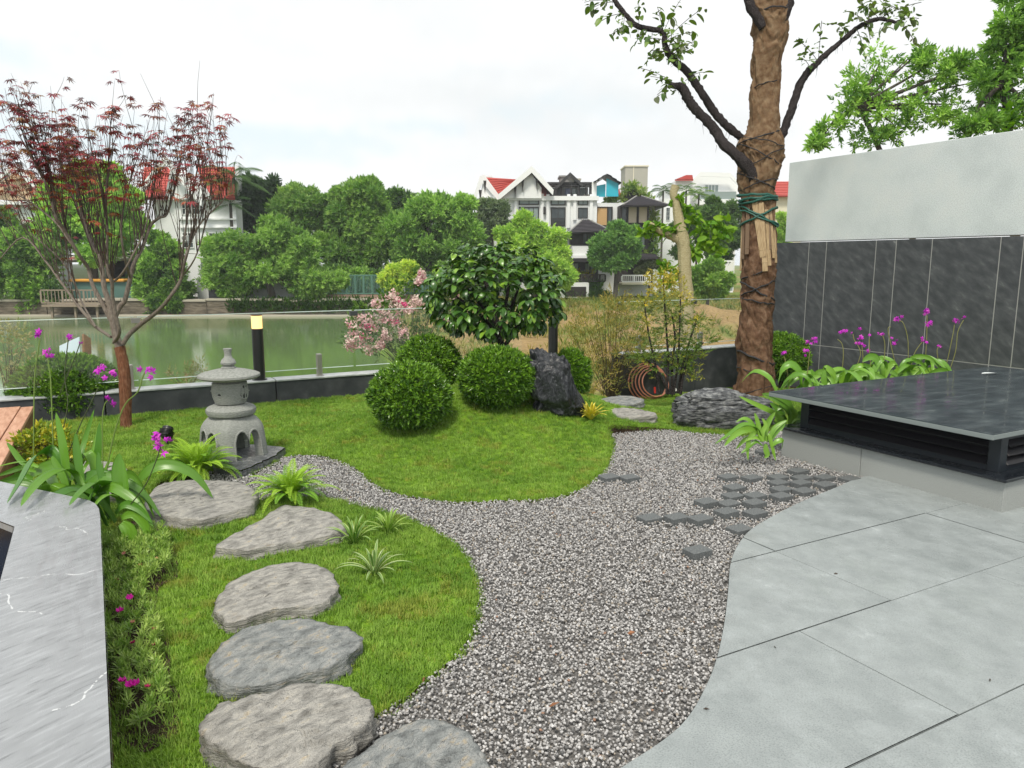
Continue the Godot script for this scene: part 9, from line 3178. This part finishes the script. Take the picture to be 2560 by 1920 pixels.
	far_tree("round_tree", "bright yellow green round tree in front of the white villa", [Vector4(25.54, 2.792, -44.16, 1.31), Vector4(24.465, 3.094, -44.749, 0.936), Vector4(26.482, 2.792, -43.645, 1.061), Vector4(25.403, 3.694, -44.235, 0.811), Vector4(24.869, 2.037, -44.528, 1.061), Vector4(26.354, 1.582, -43.715, 1.123), Vector4(27.167, 1.278, -43.27, 0.873), Vector4(27.444, 0.516, -43.118, 0.686), Vector4(25.682, 0.974, -44.083, 1.123), Vector4(26.89, 2.189, -43.421, 0.749), Vector4(24.329, 1.582, -44.823, 0.936), Vector4(27.313, 0.057, -43.19, 0.562), Vector4(25.956, 0.21, -43.933, 0.749)], pv(1150, 51.0, -1.4), 0.2, 150, 0.28, Color(0.15, 0.28, 0.018), Color(0.32, 0.44, 0.035))
	far_tree("round_tree", "mid green round tree before the dark villa's lower storeys", [Vector4(34.765, 2.984, -47.09, 0.993), Vector4(33.948, 2.469, -47.537, 0.851), Vector4(35.622, 2.984, -46.621, 0.922), Vector4(34.844, 3.668, -47.047, 0.639), Vector4(33.809, 1.607, -47.613, 0.78), Vector4(35.341, 1.78, -46.775, 0.851), Vector4(34.584, 1.262, -47.19, 0.78), Vector4(35.794, 2.125, -46.527, 0.639), Vector4(33.494, 2.125, -47.786, 0.497), Vector4(36.069, 3.497, -46.376, 0.426)], pv(1330, 58.0, -1.4), 0.16, 120, 0.28, Color(0.05, 0.135, 0.025), Color(0.13, 0.26, 0.04))
	far_tree("bank_bush", "small yellow leaved shrub at the green bar fence", [Vector4(16.955, 0.646, -46.01, 0.593), Vector4(16.384, 0.414, -46.323, 0.475), Vector4(17.474, 0.85, -45.726, 0.475), Vector4(16.685, 0.064, -46.158, 0.415)], pv(850, 48.5, -1.0), 0.06, 90, 0.26, Color(0.22, 0.34, 0.02), Color(0.42, 0.46, 0.03))
	far_tree("bank_bush", "shrubs crowding under the tallest far tree by the bar fence", [Vector4(14.562, 0.057, -50.17, 0.936), Vector4(13.461, -0.404, -50.773, 0.811), Vector4(15.927, 0.363, -49.423, 0.811), Vector4(19.717, 0.057, -47.348, 0.811), Vector4(20.534, 0.363, -46.901, 0.936), Vector4(21.619, 0.363, -46.307, 1.061), Vector4(22.701, 0.057, -45.715, 1.061), Vector4(23.787, 0.363, -45.12, 0.936)], pv(900, 51.0, -1.2), 0.1, 110, 0.30, dk_a, md_b)
	far_tree("dark_tree", "dark rounded tree below the pale villa's balcony", [Vector4(43.571, 4.916, -46.829, 1.138), Vector4(42.607, 4.553, -47.357, 0.91), Vector4(44.547, 4.916, -46.295, 1.062), Vector4(45.39, 4.189, -45.833, 0.91), Vector4(43.869, 5.64, -46.666, 0.683), Vector4(45.108, 3.093, -45.988, 0.986), Vector4(43.127, 3.642, -47.072, 0.91), Vector4(41.652, 3.824, -47.88, 0.758), Vector4(45.501, 5.46, -45.773, 0.607), Vector4(44.325, 2.175, -46.416, 1.138), Vector4(42.025, 2.359, -47.676, 0.91)], pv(1540, 62.0, -1.4), 0.2, 130, 0.32, Color(0.03, 0.075, 0.018), Color(0.09, 0.17, 0.03))
	far_tree("bank_bush", "green bush behind the earth heap beside the wrapped trunk", [Vector4(32.46, 0.326, -34.671, 0.788), Vector4(31.844, 0.465, -35.009, 0.563), Vector4(33.077, 0.188, -34.334, 0.619), Vector4(32.557, 1.016, -34.618, 0.563), Vector4(32.112, -0.227, -34.862, 0.506), Vector4(32.975, -0.366, -34.389, 0.45)], pv(1530, 46.0, -1.5), 0.1, 150, 0.24, md_a, Color(0.19, 0.31, 0.03))
	far_tree("cloud_pine", "dark cloud pruned pine on the dark villa's terrace", [Vector4(39.279, 1.18, -48.609, 0.376), Vector4(38.796, 0.96, -48.874, 0.339), Vector4(39.766, 1.253, -48.342, 0.339), Vector4(39.063, 0.702, -48.727, 0.301), Vector4(38.478, 0.592, -49.048, 0.226)], pv(1402, 61.5, -1.3), 0.08, 110, 0.16, Color(0.05, 0.075, 0.025), Color(0.12, 0.14, 0.05))
	far_tree("broad_tree", "yellow green tree top just left of the boundary wall's edge", [Vector4(47.211, 3.392, -42.557, 0.514), Vector4(47.119, 2.683, -42.607, 0.44), Vector4(47.428, 4.099, -42.438, 0.367), Vector4(47.204, 4.803, -42.56, 0.294)], pv(1688, 60.0, -1.4), 0.1, 110, 0.26, Color(0.12, 0.24, 0.02), Color(0.28, 0.40, 0.04))
	far_tree("bank_bush", "bushes filling the bank behind the olive wall", [Vector4(-4.204, 3.433, -61.585, 1.081), Vector4(-4.968, 4.044, -62.003, 0.954), Vector4(3.335, 1.586, -57.457, 0.827), Vector4(2.699, 0.343, -57.806, 0.763), Vector4(6.219, -0.91, -55.878, 0.763), Vector4(7.189, 1.586, -55.347, 0.954)], pv(100, 52.0, -1.0), 0.1, 90, 0.32, dk_a, md_b)
	far_tree("dark_tree", "dark green trees closing the gap behind the tall bank trees", [Vector4(16.525, 3.824, -61.637, 2.275), Vector4(13.884, 3.093, -63.083, 2.275), Vector4(21.754, 4.189, -58.774, 2.124), Vector4(11.905, 2.726, -64.166, 1.896), Vector4(24.326, 1.622, -57.366, 2.275), Vector4(26.301, 2.359, -56.284, 2.275), Vector4(19.074, 1.622, -60.241, 2.275), Vector4(17.237, 5.64, -61.247, 1.365), Vector4(21.788, 5.821, -58.755, 1.138), Vector4(9.267, 2.359, -65.61, 1.517), Vector4(27.603, 0.882, -55.571, 1.517)], pv(780, 62.0, -1.0), 0.2, 130, 0.42, dk_a, md_b)
	palm("palm rising beside the red tiled roof of the gabled villa", Vector3(pv(515, 54.0, 0).x, pxd(515, 385, 54.0).y, pv(515, 54.0, 0).z), pv(512, 54.0, -0.9), 2.4, 0.12, 14, Color(0.06, 0.12, 0.03))
	palm("lower palm with drooping fronds below the tall palm", Vector3(pv(505, 53.0, 0).x, pxd(505, 440, 53.0).y, pv(505, 53.0, 0).z), pv(505, 53.0, -0.9), 1.7, 0.1, 12, Color(0.035, 0.075, 0.02))
	palm("small palm behind the dark villa's creeper", Vector3(pv(1428, 70.0, 0).x, pxd(1428, 412, 70.0).y, pv(1428, 70.0, 0).z), pv(1428, 70.0, -1.4), 1.5, 0.08, 12, Color(0.06, 0.13, 0.03))
	palm("small palm beside the lopped tree's top", Vector3(pv(1477, 68.0, 0).x, pxd(1477, 412, 68.0).y, pv(1477, 68.0, 0).z), pv(1477, 68.0, -1.4), 1.5, 0.08, 12, Color(0.07, 0.15, 0.03))
	palm("small bright palm before the pale villa's balcony", Vector3(pv(1504, 66.0, 0).x, pxd(1504, 420, 66.0).y, pv(1504, 66.0, 0).z), pv(1504, 66.0, -1.4), 1.4, 0.08, 12, Color(0.14, 0.24, 0.03))

	# trees behind the boundary wall
	far_tree("wall_tree", "airy tree with pointed leaves rising behind the white boundary wall", [Vector4(11.183, 4.285, -8.698, 0.318), Vector4(11.5, 4.5, -8.525, 0.35), Vector4(11.892, 4.572, -8.31, 0.318), Vector4(11.072, 3.923, -8.759, 0.318), Vector4(11.473, 3.923, -8.54, 0.334), Vector4(11.865, 4.032, -8.325, 0.35), Vector4(12.251, 4.212, -8.114, 0.35), Vector4(12.571, 4.357, -7.938, 0.318), Vector4(10.961, 3.557, -8.82, 0.286), Vector4(11.365, 3.521, -8.598, 0.286), Vector4(11.765, 3.557, -8.38, 0.27), Vector4(12.223, 3.704, -8.129, 0.35), Vector4(12.679, 3.85, -7.879, 0.318), Vector4(10.706, 3.322, -8.959, 0.143), Vector4(12.416, 4.643, -8.023, 0.239), Vector4(12.077, 4.75, -8.209, 0.207), Vector4(12.915, 4.212, -7.75, 0.318), Vector4(12.951, 4.572, -7.731, 0.286)], hp(7.6, -0.3, 13.4), 0.05, 24, 0.085, Color(0.06, 0.15, 0.02), Color(0.21, 0.36, 0.03), "trees behind the boundary wall", 3)
	far_tree("wall_tree", "denser tree behind the boundary wall reaching out of the picture", [Vector4(12.452, 4.511, -7.092, 0.328), Vector4(12.539, 4.91, -7.044, 0.328), Vector4(12.358, 4.175, -7.143, 0.298), Vector4(12.738, 4.107, -6.935, 0.373), Vector4(12.457, 3.767, -7.089, 0.328), Vector4(12.783, 3.631, -6.91, 0.343), Vector4(12.224, 3.562, -7.216, 0.269), Vector4(12.6, 5.239, -7.01, 0.298), Vector4(12.465, 4.711, -7.085, 0.224), Vector4(12.053, 3.356, -7.31, 0.194), Vector4(12.873, 4.644, -6.861, 0.373)], hp(8.3, -0.3, 12.4), 0.07, 44, 0.088, Color(0.05, 0.13, 0.016), Color(0.17, 0.32, 0.028), "trees behind the boundary wall", 3)
	var t := thing("frangipani", "bright green plant with large paddle leaves just above the white wall", "plant", hp(7.9, 1.0, 11.6))
	var bl := big_leaf(0.26, 0.10, 0.6)
	var lm := mat("paddle_leaf", Color(0.15, 0.33, 0.02), 0.4, 0.45)
	lm.backlight_enabled = true
	lm.backlight = Color(0.35, 0.5, 0.05)
	var g := G.new()
	var o: Vector3 = Vector3(12.455, 3.053, -6.88)
	var e: Vector3 = Vector3(12.494, 3.719, -6.981)
	g.tube([Vector4(o.x, o.y - 1.2, o.z, 0.03), Vector4(e.x, e.y, e.z, 0.015)], 6)
	put(t, "stem", g.mesh(), M.bark)
	for k in 34:
		var f := k / 33.0
		var at := o.lerp(e, f)
		var az := k * 2.4
		var out := (Vector3(sin(az), lerpf(0.1, 1.1, f), cos(az))).normalized()
		var x := out.cross(Vector3.UP).normalized()
		many(t, "leaf", bl, lm, Transform3D(Basis(x, out, x.cross(out)) * Basis.from_scale(Vector3.ONE * rnd(0.8, 1.1)), at))
